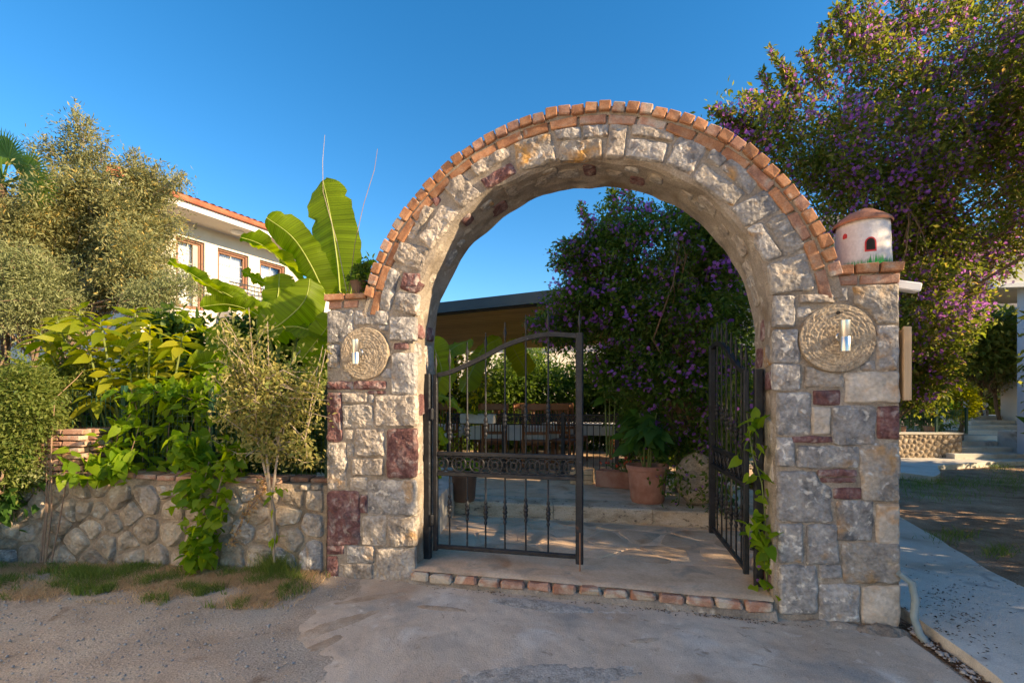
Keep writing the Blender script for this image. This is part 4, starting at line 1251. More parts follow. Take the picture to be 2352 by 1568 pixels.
# ------------------------------------------------------------------ pergola roof
pg = empty('pergola_roof', (0, 0, 0), 0, 'flat terrace roof with blue grey metal fascia and pine boarded ceiling', 'terrace roof')
A = at(985, 699, 8.0); B = at(1400, 649, 6.75)
A.z = B.z = 3.19
A = Vector((-1.55, 8.12, 3.19)); B = Vector((1.55, 6.55, 3.19))
dr = (B - A).normalized(); nrm = Vector((-dr.y, dr.x, 0))
RT = Matrix(((dr.x, nrm.x, 0), (dr.y, nrm.y, 0), (0, 0, 1)))
Lr = (B - A).length; A2 = A - dr * 2.2; Lr += 2.2
sl = -.035                                   # falls a little to the back
def pgp(u, v, z): q = A2 + dr * u + nrm * v; return Vector((q.x, q.y, z + sl * v))
def slab(name, m, u0, u1, v0, v1, z0, z1):
    V = [pgp(u, v, z) for u in (u0, u1) for v in (v0, v1) for z in (z0, z1)]
    return mesh(name, V, [(0, 1, 3, 2), (4, 6, 7, 5), (0, 4, 5, 1), (2, 3, 7, 6), (0, 2, 6, 4), (1, 5, 7, 3)], m, pg)
slab('fascia', M['fascia'], 0, Lr, -.02, .03, 3.03, 3.20)
slab('side_fascia', M['fascia'], Lr + .003, Lr + .04, -.02, 4.2, 3.03, 3.20)
slab('drip_edge', M['dark'], 0, Lr, .033, .07, 3.00, 3.12)
slab('roof_sheet', M['fascia'], 0, Lr, .033, 4.2, 3.135, 3.17)
for k in range(26):
    v0 = .08 + k * .158
    slab('ceiling_board', M['deck'], 0, Lr, v0, v0 + .150, 3.03, 3.055 + .002 * (k % 2))
for u in (.4, 3.2): slab('beam', M['deck'], u, u + .1, .08, 4.15, 3.06, 3.13)
for (u, v) in ((.3, 3.9), (Lr - .2, 3.9), (.3, .35)):
    q = pgp(u, v, 0); piece('post', pg, M['iron'], (q.x, q.y, 1.6), (.1, .1, 2.85), .005)

# birdhouse pot and small fittings and small fittings on the right pier
bh = empty('windmill_pot', aw(4.275, .24, 2.507), AR, 'white clay windmill shaped birdhouse with orange roof on the right pier cap', 'birdhouse')
MB().lathe([(.190, 0), (.192, .01), (.186, .12), (.180, .24), (.178, .32), (.17, .325)], 44).build('body', M['whitepot'], bh, True)
rf = MB(); V = []; n = 44
prof = [(.196, .306), (.200, .318), (.190, .335), (.150, .362), (.09, .398), (.06, .408), (.002, .41)]
for r, z in prof:
    for j in range(n): 
        a = 2 * PI * j / n; k = 1 + .012 * math.sin(5 * a)
        V.append((r * k * math.cos(a), r * k * math.sin(a), z + (.0 if z < .36 else .004 * math.sin(3 * a))))
Fc = [(i * n + j, i * n + (j + 1) % n, (i + 1) * n + (j + 1) % n, (i + 1) * n + j) for i in range(len(prof) - 1) for j in range(n)]
rf.add(V, Fc); roof_o = rf.build('roof', M['orange'], bh, True)
def on_pot(ang, z, r0, out=.004):
    r = .1925 - (z / .32) * .0135 + out
    return r
def arch_patch(name, m, hw, zb, zt, a0, dz, out, thick_out):
    # arched outline wrapped on the cylinder, facing -y
    P = [(-hw, zb), (hw, zb)] + [(hw * math.cos(t_), zt - hw + hw * math.sin(t_)) for t_ in [PI * k / 10 for k in range(11)]]
    V = []; n_ = len(P)
    for o_ in (out, thick_out):
        for x, z in P:
            r = .1925 - (z / .32) * .0135 + o_; th = a0 + x / .19
            V.append((r * math.sin(th), -r * math.cos(th), z))
    Fc = [tuple(range(n_, 2 * n_))] + [(i, (i + 1) % n_, (i + 1) % n_ + n_, i + n_) for i in range(n_)]
    o = mesh(name, V, Fc, m, bh); bm_fix(o)
arch_patch('window_surround', M['red'], .037, .098, .190, -.13, 0, -.004, .005)
arch_patch('window_opening', M['dark'], .027, .108, .181, -.13, 0, 0, .0062)
arch_patch('round_window', M['red'], .016, .212, .244, -1.05, 0, -.004, .005)
mb = MB()
for k in range(190):
    a = rnd.uniform(-1.25, 1.5); h = rnd.uniform(.025, .075) * (1.2 if -.2 < a < 1.2 else .8); r = .195
    dx = rnd.uniform(-.02, .02)
    V = []
    for (da, z) in ((-.016, 0), (.016, 0), (dx * 2, h)):
        rr = .1945 - (z / .32) * .0135; V.append((rr * math.sin(a + da), -rr * math.cos(a + da), z + .002))
    mb.add(V, [(0, 1, 2)])
tag(mb.build('painted_grass', M['paintgreen'], bh), kind='stuff')

bh.scale = (.92, .92, 1.10)
fl_ = empty('flood_camera', aw(UW + .01, .12, 2.36), AR, 'small white security camera sticking out from the right pier top', 'security camera')
mb = MB(); mb.cbox((.085, -.02, .0), (.15, .075, .062), .008, 0, Matrix.Rotation(RAD(12), 3, 'Y')); mb.build('housing', M['white'], fl_)
MB().tube([(0, 0, .02), (.05, 0, .0)], .014, 8).build('bracket', M['white'], fl_)
MB().lathe([(.024, 0), (.024, .006)], 14, (.158, -.02, -.018), 'x').build('lens', M['dark'], fl_)
bd = empty('side_board', aw(UW + .012, .0, 1.60), AR, 'weathered wooden board fixed upright to the outer side of the right pier', 'board')
piece('plank', bd, M['pale_wood'], (.034, .18, .22), (.03, .34, .47), .003, .002)
piece('edge_strip', bd, M['pale_wood'], (.034, -.004, .22), (.05, .024, .50), .003, .002)
piece('wall_block', bd, M['wood'], (.010, .10, .22), (.016, .06, .3), .002)
cn = MB()
cn.tube([aw(UW - .03, -.06, .42), aw(UW + .045, -.06, .36), aw(UW + .062, -.07, .25), aw(UW + .045, -.085, .14), aw(UW + .06, -.12, .05), aw(UW + .12, -.16, -.06)], [.02, .023, .023, .023, .023, .023], 12)
tag(cn.build('conduit_pipe', M['conduit'], None, True), 'grey plastic conduit bending into the ground at the foot of the right pier', 'conduit')
# ------------------------------------------------------------------ house on the left
HO = Vector((-8.50, 11.9, 0)); HR = math.atan2(.8916, .453)
HM = Matrix.Translation(HO) @ Matrix.Rotation(HR, 4, 'Z')
hs_ = empty('white_house', HO, HR, 'white two storey house with red tiled eaves and brown windows behind the olive tree', 'house')
def hp_(px, py, off=0.0):
    # local (s, z) on the facade plane seen at a picture position
    d = Vector(((px - 1176) / FPX, 1.0)); f = Vector((.453, .8916)); o = Vector((HO.x, HO.y)) + Vector((.8916, -.453)) * off
    det = d.x * (-f.y) - (-f.x) * d.y
    s = (o.x * (-f.y) - (-f.x) * o.y) / det
    u = (d.x * o.y - d.y * o.x) / det
    return u, EYE - (py - 922) / FPX * s
HX0, HX1, HZ = -.75, 3.75, 6.16
def hbox(nm, m, x0, x1, y0, y1, z0, z1, parent=None):
    return MB().box(x0, x1, y0, y1, z0, z1).build(nm, m, parent or hs_)
# facade built as panels round the openings
w1a, w1t = hp_(404, 539); w1b, _ = hp_(470, 560); _, w1z = hp_(404, 705)
w2a, w2t = hp_(500, 568); w2b, _ = hp_(571, 590); _, w2z = hp_(571, 668)
w3a, w3t = hp_(597, 603); w3b = w3a + .85
wins = [(w1a, w1b, w1z, w1t), (w2a, w2b, w2z, w2t), (w3a, w3b, w2z, w2t)]
lows = [(w1a, w1b, 1.0, 2.3), (w2a, w2b, 1.0, 2.3)]
V = []
def facade(holes, x0, x1, z0, z1):
    xs = sorted({x0, x1} | {h[0] for h in holes} | {h[1] for h in holes}); zs = sorted({z0, z1} | {h[2] for h in holes} | {h[3] for h in holes})
    V = []; Fc = []
    for i in range(len(xs) - 1):
        for j in range(len(zs) - 1):
            cx, cz = (xs[i] + xs[i + 1]) / 2, (zs[j] + zs[j + 1]) / 2
            if any(h[0] < cx < h[1] and h[2] < cz < h[3] for h in holes): continue
            b = len(V); V += [(xs[i], 0, zs[j]), (xs[i + 1], 0, zs[j]), (xs[i + 1], 0, zs[j + 1]), (xs[i], 0, zs[j + 1])]; Fc.append((b, b + 1, b + 2, b + 3))
    for h in holes:   # reveals
        for (a, c) in (((h[0], h[2]), (h[1], h[2])), ((h[1], h[2]), (h[1], h[3])), ((h[1], h[3]), (h[0], h[3])), ((h[0], h[3]), (h[0], h[2]))):
            b = len(V); V += [(a[0], 0, a[1]), (c[0], 0, c[1]), (c[0], .22, c[1]), (a[0], .22, a[1])]; Fc.append((b, b + 1, b + 2, b + 3))
    return V, Fc
V, Fc = facade(wins + lows, HX0, HX1, -.1, HZ)
mesh('front_wall', V, Fc, M['plaster'], hs_)
hbox('side_wall', M['plaster'], HX0, HX0 + .2, .003, 7, -.1, HZ)
hbox('far_side_wall', M['plaster'], HX1 - .2, HX1, .003, 7, -.1, HZ)
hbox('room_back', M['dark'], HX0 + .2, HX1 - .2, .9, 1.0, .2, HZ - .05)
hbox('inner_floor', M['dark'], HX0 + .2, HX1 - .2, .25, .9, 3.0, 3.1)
for (a, b, c, d), kind in zip(wins + lows, 'bcwcc'):
    fr = MB(); t_ = .055
    fr.cbox((a + t_ / 2, .10, (c + d) / 2), (t_, .08, d - c), .008); fr.cbox((b - t_ / 2, .10, (c + d) / 2), (t_, .08, d - c), .008)
    fr.cbox(((a + b) / 2, .10, d - t_ / 2), (b - a - 2 * t_, .079, t_), .008); fr.cbox(((a + b) / 2, .10, c + t_ / 2), (b - a - 2 * t_, .079, t_), .008)
    fo = fr.build('window', M['wood'], hs_)
    g2 = MB(); q = .05
    g2.cbox((a + t_ + q / 2, .125, (c + d) / 2), (q, .05, d - c - 2 * t_), .006); g2.cbox((b - t_ - q / 2, .125, (c + d) / 2), (q, .05, d - c - 2 * t_), .006)
    g2.cbox(((a + b) / 2, .125, d - t_ - q / 2), (b - a - 2 * t_ - 2 * q, .049, q), .006); g2.cbox(((a + b) / 2, .125, c + t_ + q / 2), (b - a - 2 * t_ - 2 * q, .049, q), .006)
    g2.build('sash', M['wood'], fo)
    mt = MB(); mt.box((a + b) / 2 - .008, (a + b) / 2 + .008, .128, .140, c + .11, d - .11)
    for k in (1, 2): mt.box(a + .11, b - .11, .1405, .150, c + (d - c) * k / 3 - .008, c + (d - c) * k / 3 + .008)
    mt.build('glazing_bar', M['curtain'], fo)
    MB().box(a + .1, b - .1, .152, .158, c + .1, d - .1).build('pane', M['glass'], fo)
    V = []; n = 60
    for k in range(n + 1):
        x = a + .06 + (b - a - .12) * k / n; y = .24 + .018 * math.sin(k * 1.3)
        V += [(x, y, c + .05), (x, y, d - .05)]
    mesh('curtain', V, [(2 * k, 2 * k + 2, 2 * k + 3, 2 * k + 1) for k in range(n)], M['curtain'], fo, True)
    if kind in 'b':
        MB().box(b - .24, b - .115, .108, .122, c + .12, d - .1).build('blind', M['shutter'], fo)
    hbox('window_sill', M['white'], a - .04, b + .04, -.05, .20, c - .045, c - .002)
OV = .86
hbox('eaves_soffit', M['soffit'], HX0 - OV, HX1 + OV, -OV, .0, HZ - .02, HZ + .0).location.z = .021
hbox('eaves_soffit', M['soffit'], HX0 - OV, HX0 - .003, .004, 7, HZ - .02, HZ + .0).location.z = .021
hbox('fascia_board', M['white'], HX0 - OV, HX1 + OV, -OV - .03, -OV - .002, HZ, HZ + .15)
hbox('fascia_board', M['white'], HX0 - OV - .03, HX0 - OV - .002, -OV - .03, 7, HZ, HZ + .15)
mb = MB()
prof = [(-OV - .034, HZ + .152), (-OV - .11, HZ + .152), (-OV - .125, HZ + .20), (-OV - .11, HZ + .215), (-OV - .115, HZ + .25), (-OV - .12, HZ + .268), (-OV - .034, HZ + .27)]
V = [(x, y, z) for x in (HX0 - OV - .12, HX1 + OV) for y, z in prof]; n = len(prof)
mb.add(V, [(i, (i + 1) % n, (i + 1) % n + n, i + n) for i in range(n)] + [tuple(range(n))[::-1], tuple(range(n, 2 * n))])
mb.build('gutter', M['tile'], hs_)
# hipped tiled roof: rows of half round tiles
rz0 = HZ + .27; rise = .27
def roofz(y): return rz0 + (y + OV) * rise
t0 = None; k = 0
x = HX0 - OV
mbR = MB(); mbR.add([(HX0 - OV, -OV, rz0 - .02), (HX1 + OV, -OV, rz0 - .02), (HX1 + OV - 2.2, 3.2, roofz(3.2)), (HX0 + 3.2, 3.2, roofz(3.2)), (HX0 - OV, 7, rz0 - .02)], [(0, 1, 2, 3), (0, 3, 4)])
mbR.build('roof_deck', M['tile'], hs_)
while x < HX1 + OV - .1:
    L_ = min(1.1, 0.35 + max(0, x - (HX0 - OV)) * .9)
    if t0 is None:
        V = []; 
        for (yy, rr) in ((0, .085), (.42, .075)):
            for j in range(7):
                a = PI * j / 6; V.append((rr * math.cos(a), yy, rise * yy + rr * math.sin(a) * .8))
        t0 = mesh('roof_tile', V, [(j, j + 1, j + 8, j + 7) for j in range(6)], M['tile'], hs_)
        t0.location = (x + .09, -OV - .06, rz0 - .01)
    else:
        c = t0.copy(); COL.objects.link(c); c.location = (x + .09, -OV - .06, rz0 - .01)
    for r in range(1, int(L_ / .36) + 1):
        c = t0.copy(); COL.objects.link(c); c.location = (x + .09, -OV - .06 + r * .36, rz0 + .012 + r * .36 * rise)
    x += .185
# ridge caps on the near hip
for r in range(7):
    c = t0.copy(); COL.objects.link(c); c.scale = (1.2, 1.0, 1.2); c.rotation_euler = (.05, 0, RAD(-45)); c.location = (HX0 - OV + r * .3, -OV - .02 + r * .3, rz0 + .04 + r * .3 * rise)
ls, lz = hp_(545, 547, OV * .55)
lamp = MB().lathe([(.16, 0), (.16, -.03), (.13, -.06), (.06, -.08), (.001, -.085)], 24).build('ceiling_lamp', M['white'], None, True)
lamp.location = HM @ Vector((ls, -OV * .55, HZ)); tag(lamp, 'round white lamp under the eaves of the white house', 'ceiling lamp')
# balcony rail and low wing
br = empty('balcony_railing', HM @ Vector((w2a + .2, -.35, 2.9)), HR, 'black iron balcony railing on the white house below the middle window', 'railing')
bs, bz = hp_(640, 672, .35); 
zr = bz - 2.9
for z in (zr, zr - .12, zr - .8): piece('rail', br, M['iron'], (1.2, 0, z), (2.6, .03, .03), .003)
b0 = None
for k in range(24):
    if b0 is None: b0 = MB().box(-.006, .006, -.006, .006, zr - .8, zr).build('bar', M['iron'], br)
    else:
        c = b0.copy(); COL.objects.link(c); c.location.x = k * .108 - .02
bsl = piece('balcony_slab', hs_, M['plaster'], (w2a + 1.4, -.30, 2.0 + zr), (2.8, .55, .16), .004)
wg = empty('house_wing', HM @ Vector((HX1 + .02, -.5, 0)), HR, 'lower white wing of the house with small brown window left of the gate pier', 'house wing')
s4, z4 = hp_(703, 697, .5); s4b, _ = hp_(738, 710, .5); _, z4b = hp_(703, 728, .5)
s4 -= HX1 + .02; s4b -= HX1 + .02
V, Fc = facade([(s4, s4b, z4b - .3, z4)], 0, 5.0, -.1, 5.3)
mesh('front_wall', V, Fc, M['plaster'], wg)
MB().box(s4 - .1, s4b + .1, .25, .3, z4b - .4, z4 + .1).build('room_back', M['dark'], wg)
fr = MB()
for (cx, cz, sx, sz) in ((s4 + .03, (z4 + z4b - .3) / 2, .06, z4 - z4b + .3), (s4b - .03, (z4 + z4b - .3) / 2, .06, z4 - z4b + .3), ((s4 + s4b) / 2, z4 - .04, s4b - s4 - .12, .08), ((s4 + s4b) / 2, (z4 + z4b - .3) / 2, .03, z4 - z4b + .14)):
    fr.cbox((cx, .08, cz), (sx, .06, sz), .004)
fr.build('window', M['wood'], wg)
MB().box(s4 + .06, s4b - .06, .11, .115, z4b - .3, z4 - .06).build('pane', M['glass'], wg)
MB().box(-.0, 5.0, .003, 4, -.1, 5.29).build('wing_body', M['plaster'], wg).location.y = .32
MB().box(-.0, 5.1, -.5, -.02, 5.303, 5.42).build('eaves', M['tile'], wg)

# ------------------------------------------------------------------ far white house seen through the gate
for (x, y, wd, dp, h, rz, lab) in ((-.3, 24, 5.5, 6, 4.6, .12, 'distant white house with red roof seen above the gate rail'), (3.6, 30, 7, 6, 5.6, -.1, 'farther white villa with red tiled roof behind the garden trees')):
    e = empty('distant_house', (x, y, 0), rz, lab, 'house')
    hh = [(-wd * .28, -wd * .10, h * .3, h * .62), (wd * .08, wd * .26, h * .3, h * .62)]
    V, Fc = facade(hh, -wd / 2, wd / 2, 0, h)
    mesh('front_wall', V, Fc, M['plaster'], e)
    MB().box(-wd / 2, wd / 2, .25, dp, 0, h - .01).build('body', M['plaster'], e)
    for a, b, c, d in hh:
        f = MB(); f.box(a, b, .12, .15, c, d); f.build('window', M['dark'], e)
    o = .5
    V = [(-wd / 2 - o, -o, h), (wd / 2 + o, -o, h), (wd / 2 + o, dp + o, h), (-wd / 2 - o, dp + o, h), (-wd / 2 + dp / 2.2, dp / 2, h + 1.4), (wd / 2 - dp / 2.2, dp / 2, h + 1.4)]
    V += [(v[0], v[1], v[2] - .14) for v in V[:4]]
    mesh('roof', V, [(0, 1, 5, 4), (1, 2, 5), (2, 3, 4, 5), (3, 0, 4), (6, 7, 1, 0), (7, 8, 2, 1), (8, 9, 3, 2), (9, 6, 0, 3), (9, 8, 7, 6)], M['tile'], e)

# ------------------------------------------------------------------ right hand background
lp = MB(); lp.prismz(smooth_poly([(6.2, 9.4), (7.8, 9.55), (7.95, 9.0), (8.6, 9.6), (9.4, 10.6), (11.4, 11.3), (12.6, 11.4), (14, 11.5), (14, 12.4), (5.5, 12.4), (5.5, 9.8)], 1, .02), -.05, .15)
tag(lp.build('landing_slab', M['path']), kind='structure')
stp = empty('garden_stairs', (10.75, 11.8, 0), 0, 'wide concrete garden stairs rising behind the right gate pier', 'stairs')
for i in range(8):
    z1 = .15 + .122 * (i + 1)
    MB().cbox((1.0 + i * .52 + .6, i * .42 + .6 + .002 * i, z1 / 2), (2.9 + i * .1 - .004 * i, 1.2, z1), .012).build('stair_step', M['path'], stp)
rwl = empty('retaining_wall', (8.0, 12.05, 0), 0, 'low honey coloured rubble retaining wall beside the garden stairs', 'garden wall')
MB().box(0, 3.32, 0, .35, .0, .74).build('mortar_bed', M['mortar2'], rwl)
MB().box(-.02, 3.34, -.02, .37, .743, .78).build('coping', M['path'], rwl)
rg5 = random.Random(9); sd5 = []
k = 0
while k < 9000 and len(sd5) < 92:
    p = (rg5.uniform(1.0, 3.3), rg5.uniform(.12, .74)); k += 1
    if not sd5 or min(math.hypot(p[0] - q[0], p[1] - q[1]) for q in sd5) > .105: sd5.append(p)
for P in vor(sd5, .95, 3.3, .1, .735):
    stone(inset(P, .008), lambda a, b, h: (a, -h, b), M['rubble'], rwl, proud=.02, amp=.006, nb=12, rings=1, rnd_it=2, back=-.01, fq=8, edge=.2)
MB().cbox((12.9, 11.55, .35), (.2, 2.2, .9), .02).build('stair_side_wall', M['oldplaster'], None)
tag(S.objects['stair_side_wall'], 'grey rendered side wall right of the garden stairs', 'low wall')
gf = empty('mesh_fence', (8.0, 12.25, .78), 0, 'green mesh fence with posts above the retaining wall beside the stairs', 'fence')
for x in (1.9, 2.85, 3.62): piece('post', gf, M['fencegreen'], (x, 0, .30), (.05, .05, .66), .003)
mb = MB()
for k in range(45): mb.box(1.6 + k * .045, 1.604 + k * .045, -.002, .002, .02, .58)
for k in range(9): mb.box(1.6, 3.62, .0025, .005, .04 + k * .065, .044 + k * .065)
tag(mb.build('wire_mesh', M['fencegreen'], gf), kind='stuff')
# planters on the wall
for (x, r, h, mm, lab) in ((9.62, .14, .36, M['oldplaster'], 'grey barrel planter on the retaining wall next to the gate pier'), (10.15, .12, .18, M['terra'], 'small terracotta pot behind the mesh fence, nearer the pier'), (10.9, .14, .18, M['terra'], 'small terracotta pot behind the mesh fence, nearer the stairs')):
    pot('plant_pot', Vector((x, 12.5 if r < .15 and mm is M['terra'] else 12.2, .745 if mm is M['terra'] else .782)), r, h, mm, lab, 'plant pot')
MB().prismz([(8, 12.42), (11.55, 12.42), (15.1, 15.35), (15.1, 24), (8, 24)], 0, .743).build('upper_garden', M['soil'], None); tag(S.objects['upper_garden'], kind='structure')
# stone pier with sign
sp = empty('sign_pier', (14.40, 15.0, .744), 0, 'low stone pier at the head of the stairs carrying a white sign', 'stone pier')
for r in range(5):
    for i in range(2):
        stone([(.01 + i * .26, r * .11 + .01), (.25 + i * .26, r * .11 + .01), (.25 + i * .26, r * .11 + .10), (.01 + i * .26, r * .11 + .10)], lambda a, b, h: (a, -h, b), M[rg5.choice('cgmw')], sp, proud=.012, amp=.004, nb=12, rings=1)
MB().box(0, .53, 0, .3, 0, .56).build('core', M['mortar'], sp)
sg = empty('sign_board', (14.37, 14.92, 1.12), 0, 'small white sign with blue lettering fixed to the stone pier by the stairs', 'sign')
piece('board', sg, M['signwhite'], (.20, 0, .09), (.37, .02, .20), .003)
def text_mesh(body, size, loc, m, parent, shear=0.0, font_scale=1.0):
    cu = bpy.data.curves.new('lettering', 'FONT'); cu.body = body; cu.size = size; cu.extrude = .002; cu.align_x = 'CENTER'; cu.shear = shear; cu.offset = .004
    o = bpy.data.objects.new('lettering', cu); COL.objects.link(o)
    dg = bpy.context.evaluated_depsgraph_get(); me = bpy.data.meshes.new_from_object(o.evaluated_get(dg))
    COL.objects.unlink(o); bpy.data.objects.remove(o)
    me.materials.clear(); me.materials.append(m)
    q = bpy.data.objects.new('lettering', me); COL.objects.link(q); q.parent = parent; q.location = loc; q.rotation_euler = (PI / 2, 0, 0)
    return q
text_mesh('ROSE', .095, (.18, -.014, .105), M['signblue'], sg)
text_mesh('APART', .085, (.20, -.014, .022), M['signblue'], sg, .3)
mbx = piece('meter_box', None, M['greypaint'], (14.53, 15.20, 1.46), (.24, .2, .28), .01); tag(mbx, 'pale grey meter box above the stone pier by the stairs', 'meter box')
gl_ = empty('globe_lamp', (14.85, 15.05, 1.31), 0, 'round white globe lamp on the stone pier beside the meter box', 'globe lamp')
V = [(.085 * math.sin(PI * k / 12), .15 - .085 * math.cos(PI * k / 12)) for k in range(1, 12)]
MB().lathe(V, 20).build('globe', M['white'], gl_, True)
MB().lathe([(.05, 0), (.03, .05), (.03, .075)], 12).build('lamp_base', M['wood'], gl_, True)
wst = piece('house_post', None, M['greypaint'], (12.72, 11.9, 2.45), (.17, .17, 4.4), .006); tag(wst, 'pale blue grey square post of the white building at the right edge', 'post')
rh = empty('white_building', (12.95, 11.6, 0), RAD(-8), 'white building with projecting upper storey at the right edge beyond the tree', 'building')
piece('upper_storey', rh, M['plaster'], (1.4, 1.2, 4.95), (5.0, 2.2, 1.15), .01)
piece('ground_storey', rh, M['plaster'], (4.2, 2.0, 2.2), (5.0, 3.0, 4.36), .01)
piece('balcony_edge', rh, M['white'], (1.4, .02, 4.40), (5.04, .16, .12), .006)
# hillside far behind on the right
V = []; Fc = []; nx_, ny_ = 110, 26
for j in range(ny_ + 1):
    for i in range(nx_ + 1):
        x = -120 + 700 * i / nx_; y = 90 + 330 * j / ny_
        rise_ = max(0, min(1, (j / ny_) * 1.15)); sidef = max(0.0, min(1.0, (x - 25) / 120.0))
        h = (rise_ ** 1.1) * (125 * sidef + 6) * (1 + .25 * noise.noise(Vector((x * .012, y * .012, 1)))) + 7 * noise.fractal(Vector((x * .03, y * .03, 5)), 1, 2, 5) * rise_ * (.15 + sidef)
        V.append((x, y, h - 1.2))
for j in range(ny_):
    for i in range(nx_): a = j * (nx_ + 1) + i; Fc.append((a, a + 1, a + nx_ + 2, a + nx_ + 1))
tag(mesh('hillside', V, Fc, M['hill'], None, True), kind='structure')
# unseen blocks added for the light: one bounces sun, the others cast shade
nw = empty('added_bounce_house', (-6.8, -2.4, 0), 0, 'unseen cream house added to bounce sunlight onto the arch and drive', 'house')  # added outside the view so its sunlit wall bounces warm light
piece('walls', nw, M['limewash'], (0, 0, 2.95), (4.0, 11.2, 6.1), .01)
piece('roof', nw, M['tile'], (-.3, 0, 6.1), (4.2, 11.3, .2), .01)
for k in range(3): piece('window', nw, M['dark'], (2.01, -3.4 + 3.2 * k, 3.9), (.06, .9, 1.1), .004)
nb_ = empty('added_shade_house', (7.6, .47, 0), RAD(-21), 'plain white unseen house added to shade the drive and rubble wall', 'house')  # added outside the view, turned along the sun to shade the drive
piece('walls', nb_, M['plaster'], (2.1, -1.5, 2.85), (4.2, 3.0, 5.85), .01)
piece('roof', nb_, M['tile'], (2.2, -1.55, 5.8), (4.6, 3.1, .15), .01)
piece('added_shade_wall', None, M['plaster'], (7.2, 1.35, 1.95), (.25, 1.4, 4.0), .01); tag(S.objects['added_shade_wall'], 'plain rendered unseen wall added to shade the ground before the gate', 'wall')  # added out of view, its height set to shade the ground
# ------------------------------------------------------------------ foliage tools
T_DIAMOND = (np.array([(0, 0, 0), (.45, -.5, .12), (1, 0, -.05), (.45, .5, .12)]), [(0, 1, 2), (0, 2, 3)])
T_LANCE = (np.array([(0, 0, 0), (.3, -.5, .10), (.3, 0, 0), (.3, .5, .10), (.68, -.38, .06), (.68, 0, -.03), (.68, .38, .06), (1, 0, -.12)]),
           [(0, 1, 2), (0, 2, 3), (1, 4, 5), (1, 5, 2), (2, 5, 6), (2, 6, 3), (4, 7, 5), (5, 7, 6)])
T_HEART = (np.array([(0, 0, 0), (-.12, -.32, .05), (.18, -.52, .10), (.55, -.40, .03), (1, 0, -.14), (.55, .40, .03), (.18, .52, .10), (-.12, .32, .05), (.2, 0, -.02), (.6, 0, -.05)]),
           [(0, 1, 2), (0, 2, 8), (8, 2, 3), (8, 3, 9), (9, 3, 4), (0, 6, 7), (0, 8, 6), (8, 5, 6), (8, 9, 5), (9, 4, 5)])
T_BROAD = (np.array([(0, 0, 0), (.14, -.22, .04), (.36, -.48, .10), (.62, -.50, .06), (.82, -.28, -.02), (1.05, 0, -.16), (.82, .28, -.02), (.62, .50, .06), (.36, .48, .10), (.14, .22, .04), (.36, 0, 0), (.62, 0, -.03), (.82, 0, -.07)]),
           [(0, 1, 10), (1, 2, 10), (2, 3, 11), (2, 11, 10), (3, 4, 12), (3, 12, 11), (4, 5, 12), (0, 10, 9), (9, 10, 8), (10, 11, 8), (8, 11, 7), (11, 12, 7), (7, 12, 6), (12, 5, 6)])
_f = [(0, 0, .0)]
for k in range(5):
    a = 2 * PI * k / 5; _f += [(.5 * math.cos(a - .5), .5 * math.sin(a - .5), .1), (.5 * math.cos(a + .5), .5 * math.sin(a + .5), .1)]
T_FLOWER = (np.array(_f), [(0, 1 + 2 * k, 2 + 2 * k) for k in range(5)])

def unit(a): return a / np.maximum(1e-9, np.linalg.norm(a, axis=1, keepdims=True))
def leaves(name, tmpl, P, D, size, width, m, parent=None, upb=.8, curl=0.0, kind=None, seed=0):
    r = np.random.RandomState(seed + 17)
    n = len(P); D = unit(D)
    up = unit(np.array([0, 0, upb]) + r.normal(0, .55, (n, 3)))
    Sd = unit(np.cross(D, up)); Nn = np.cross(Sd, D)
    size = np.asarray(size) * np.ones(n)
    tv, tf = tmpl; k = len(tv)
    s, w_, h = tv[:, 0], tv[:, 1], tv[:, 2]
    V = P[:, None, :] + (D[:, None, :] * s[None, :, None] + Sd[:, None, :] * (w_ * width)[None, :, None] + Nn[:, None, :] * (h * width - curl * s * s)[None, :, None]) * size[:, None, None]
    Fc = (np.array(tf)[None] + (np.arange(n) * k)[:, None, None]).reshape(-1, 3)
    o = np_mesh(name, V.reshape(-1, 3), Fc, 3, m, parent)
    if kind: o['kind'] = kind
    return o
def pn(P, f, s=0):
    x, y, z = (P * f).T
    return (np.sin(x * 1.0 + 1.3 * np.sin(y * .9 + s) + s) + np.sin(y * 1.1 + 1.2 * np.sin(z * 1.05 - s) + 2 * s) + np.sin(z * .95 + 1.4 * np.sin(x * .8 + s * .7))) / 3
def crown(blobs, ncl, per, spread, seed, shell=.5, gap=-.25, fr=3.0, ns=None):
    """blobs (cx,cy,cz,rx,ry,rz[,weight]); returns positions and outward directions of the leaves"""
    r = np.random.RandomState(seed)
    B = np.array([b[:6] for b in blobs], float); wt = np.array([(b[6] if len(b) > 6 else b[3] * b[4] + b[4] * b[5] + b[3] * b[5]) for b in blobs]); wt /= wt.sum()
    idx = r.choice(len(B), ncl * 2, p=wt)
    d = unit(r.normal(0, 1, (ncl * 2, 3)))
    rad = (shell + (1 - shell) * r.rand(ncl * 2) ** .7) * (1 + .13 * r.normal(0, 1, ncl * 2))
    C = B[idx, :3] + d * B[idx, 3:] * rad[:, None]
    ok = pn(C, fr, seed if ns is None else ns) > gap
    C = C[ok][:ncl]; d = d[ok][:ncl]
    P = np.repeat(C, per, 0) + r.normal(0, 1, (len(C) * per, 3)) * spread * np.array([1, 1, .8])
    D = unit(np.repeat(d, per, 0) * .7 + r.normal(0, .75, (len(P), 3)) + np.array([0, 0, -.15]))
    return P, D, C
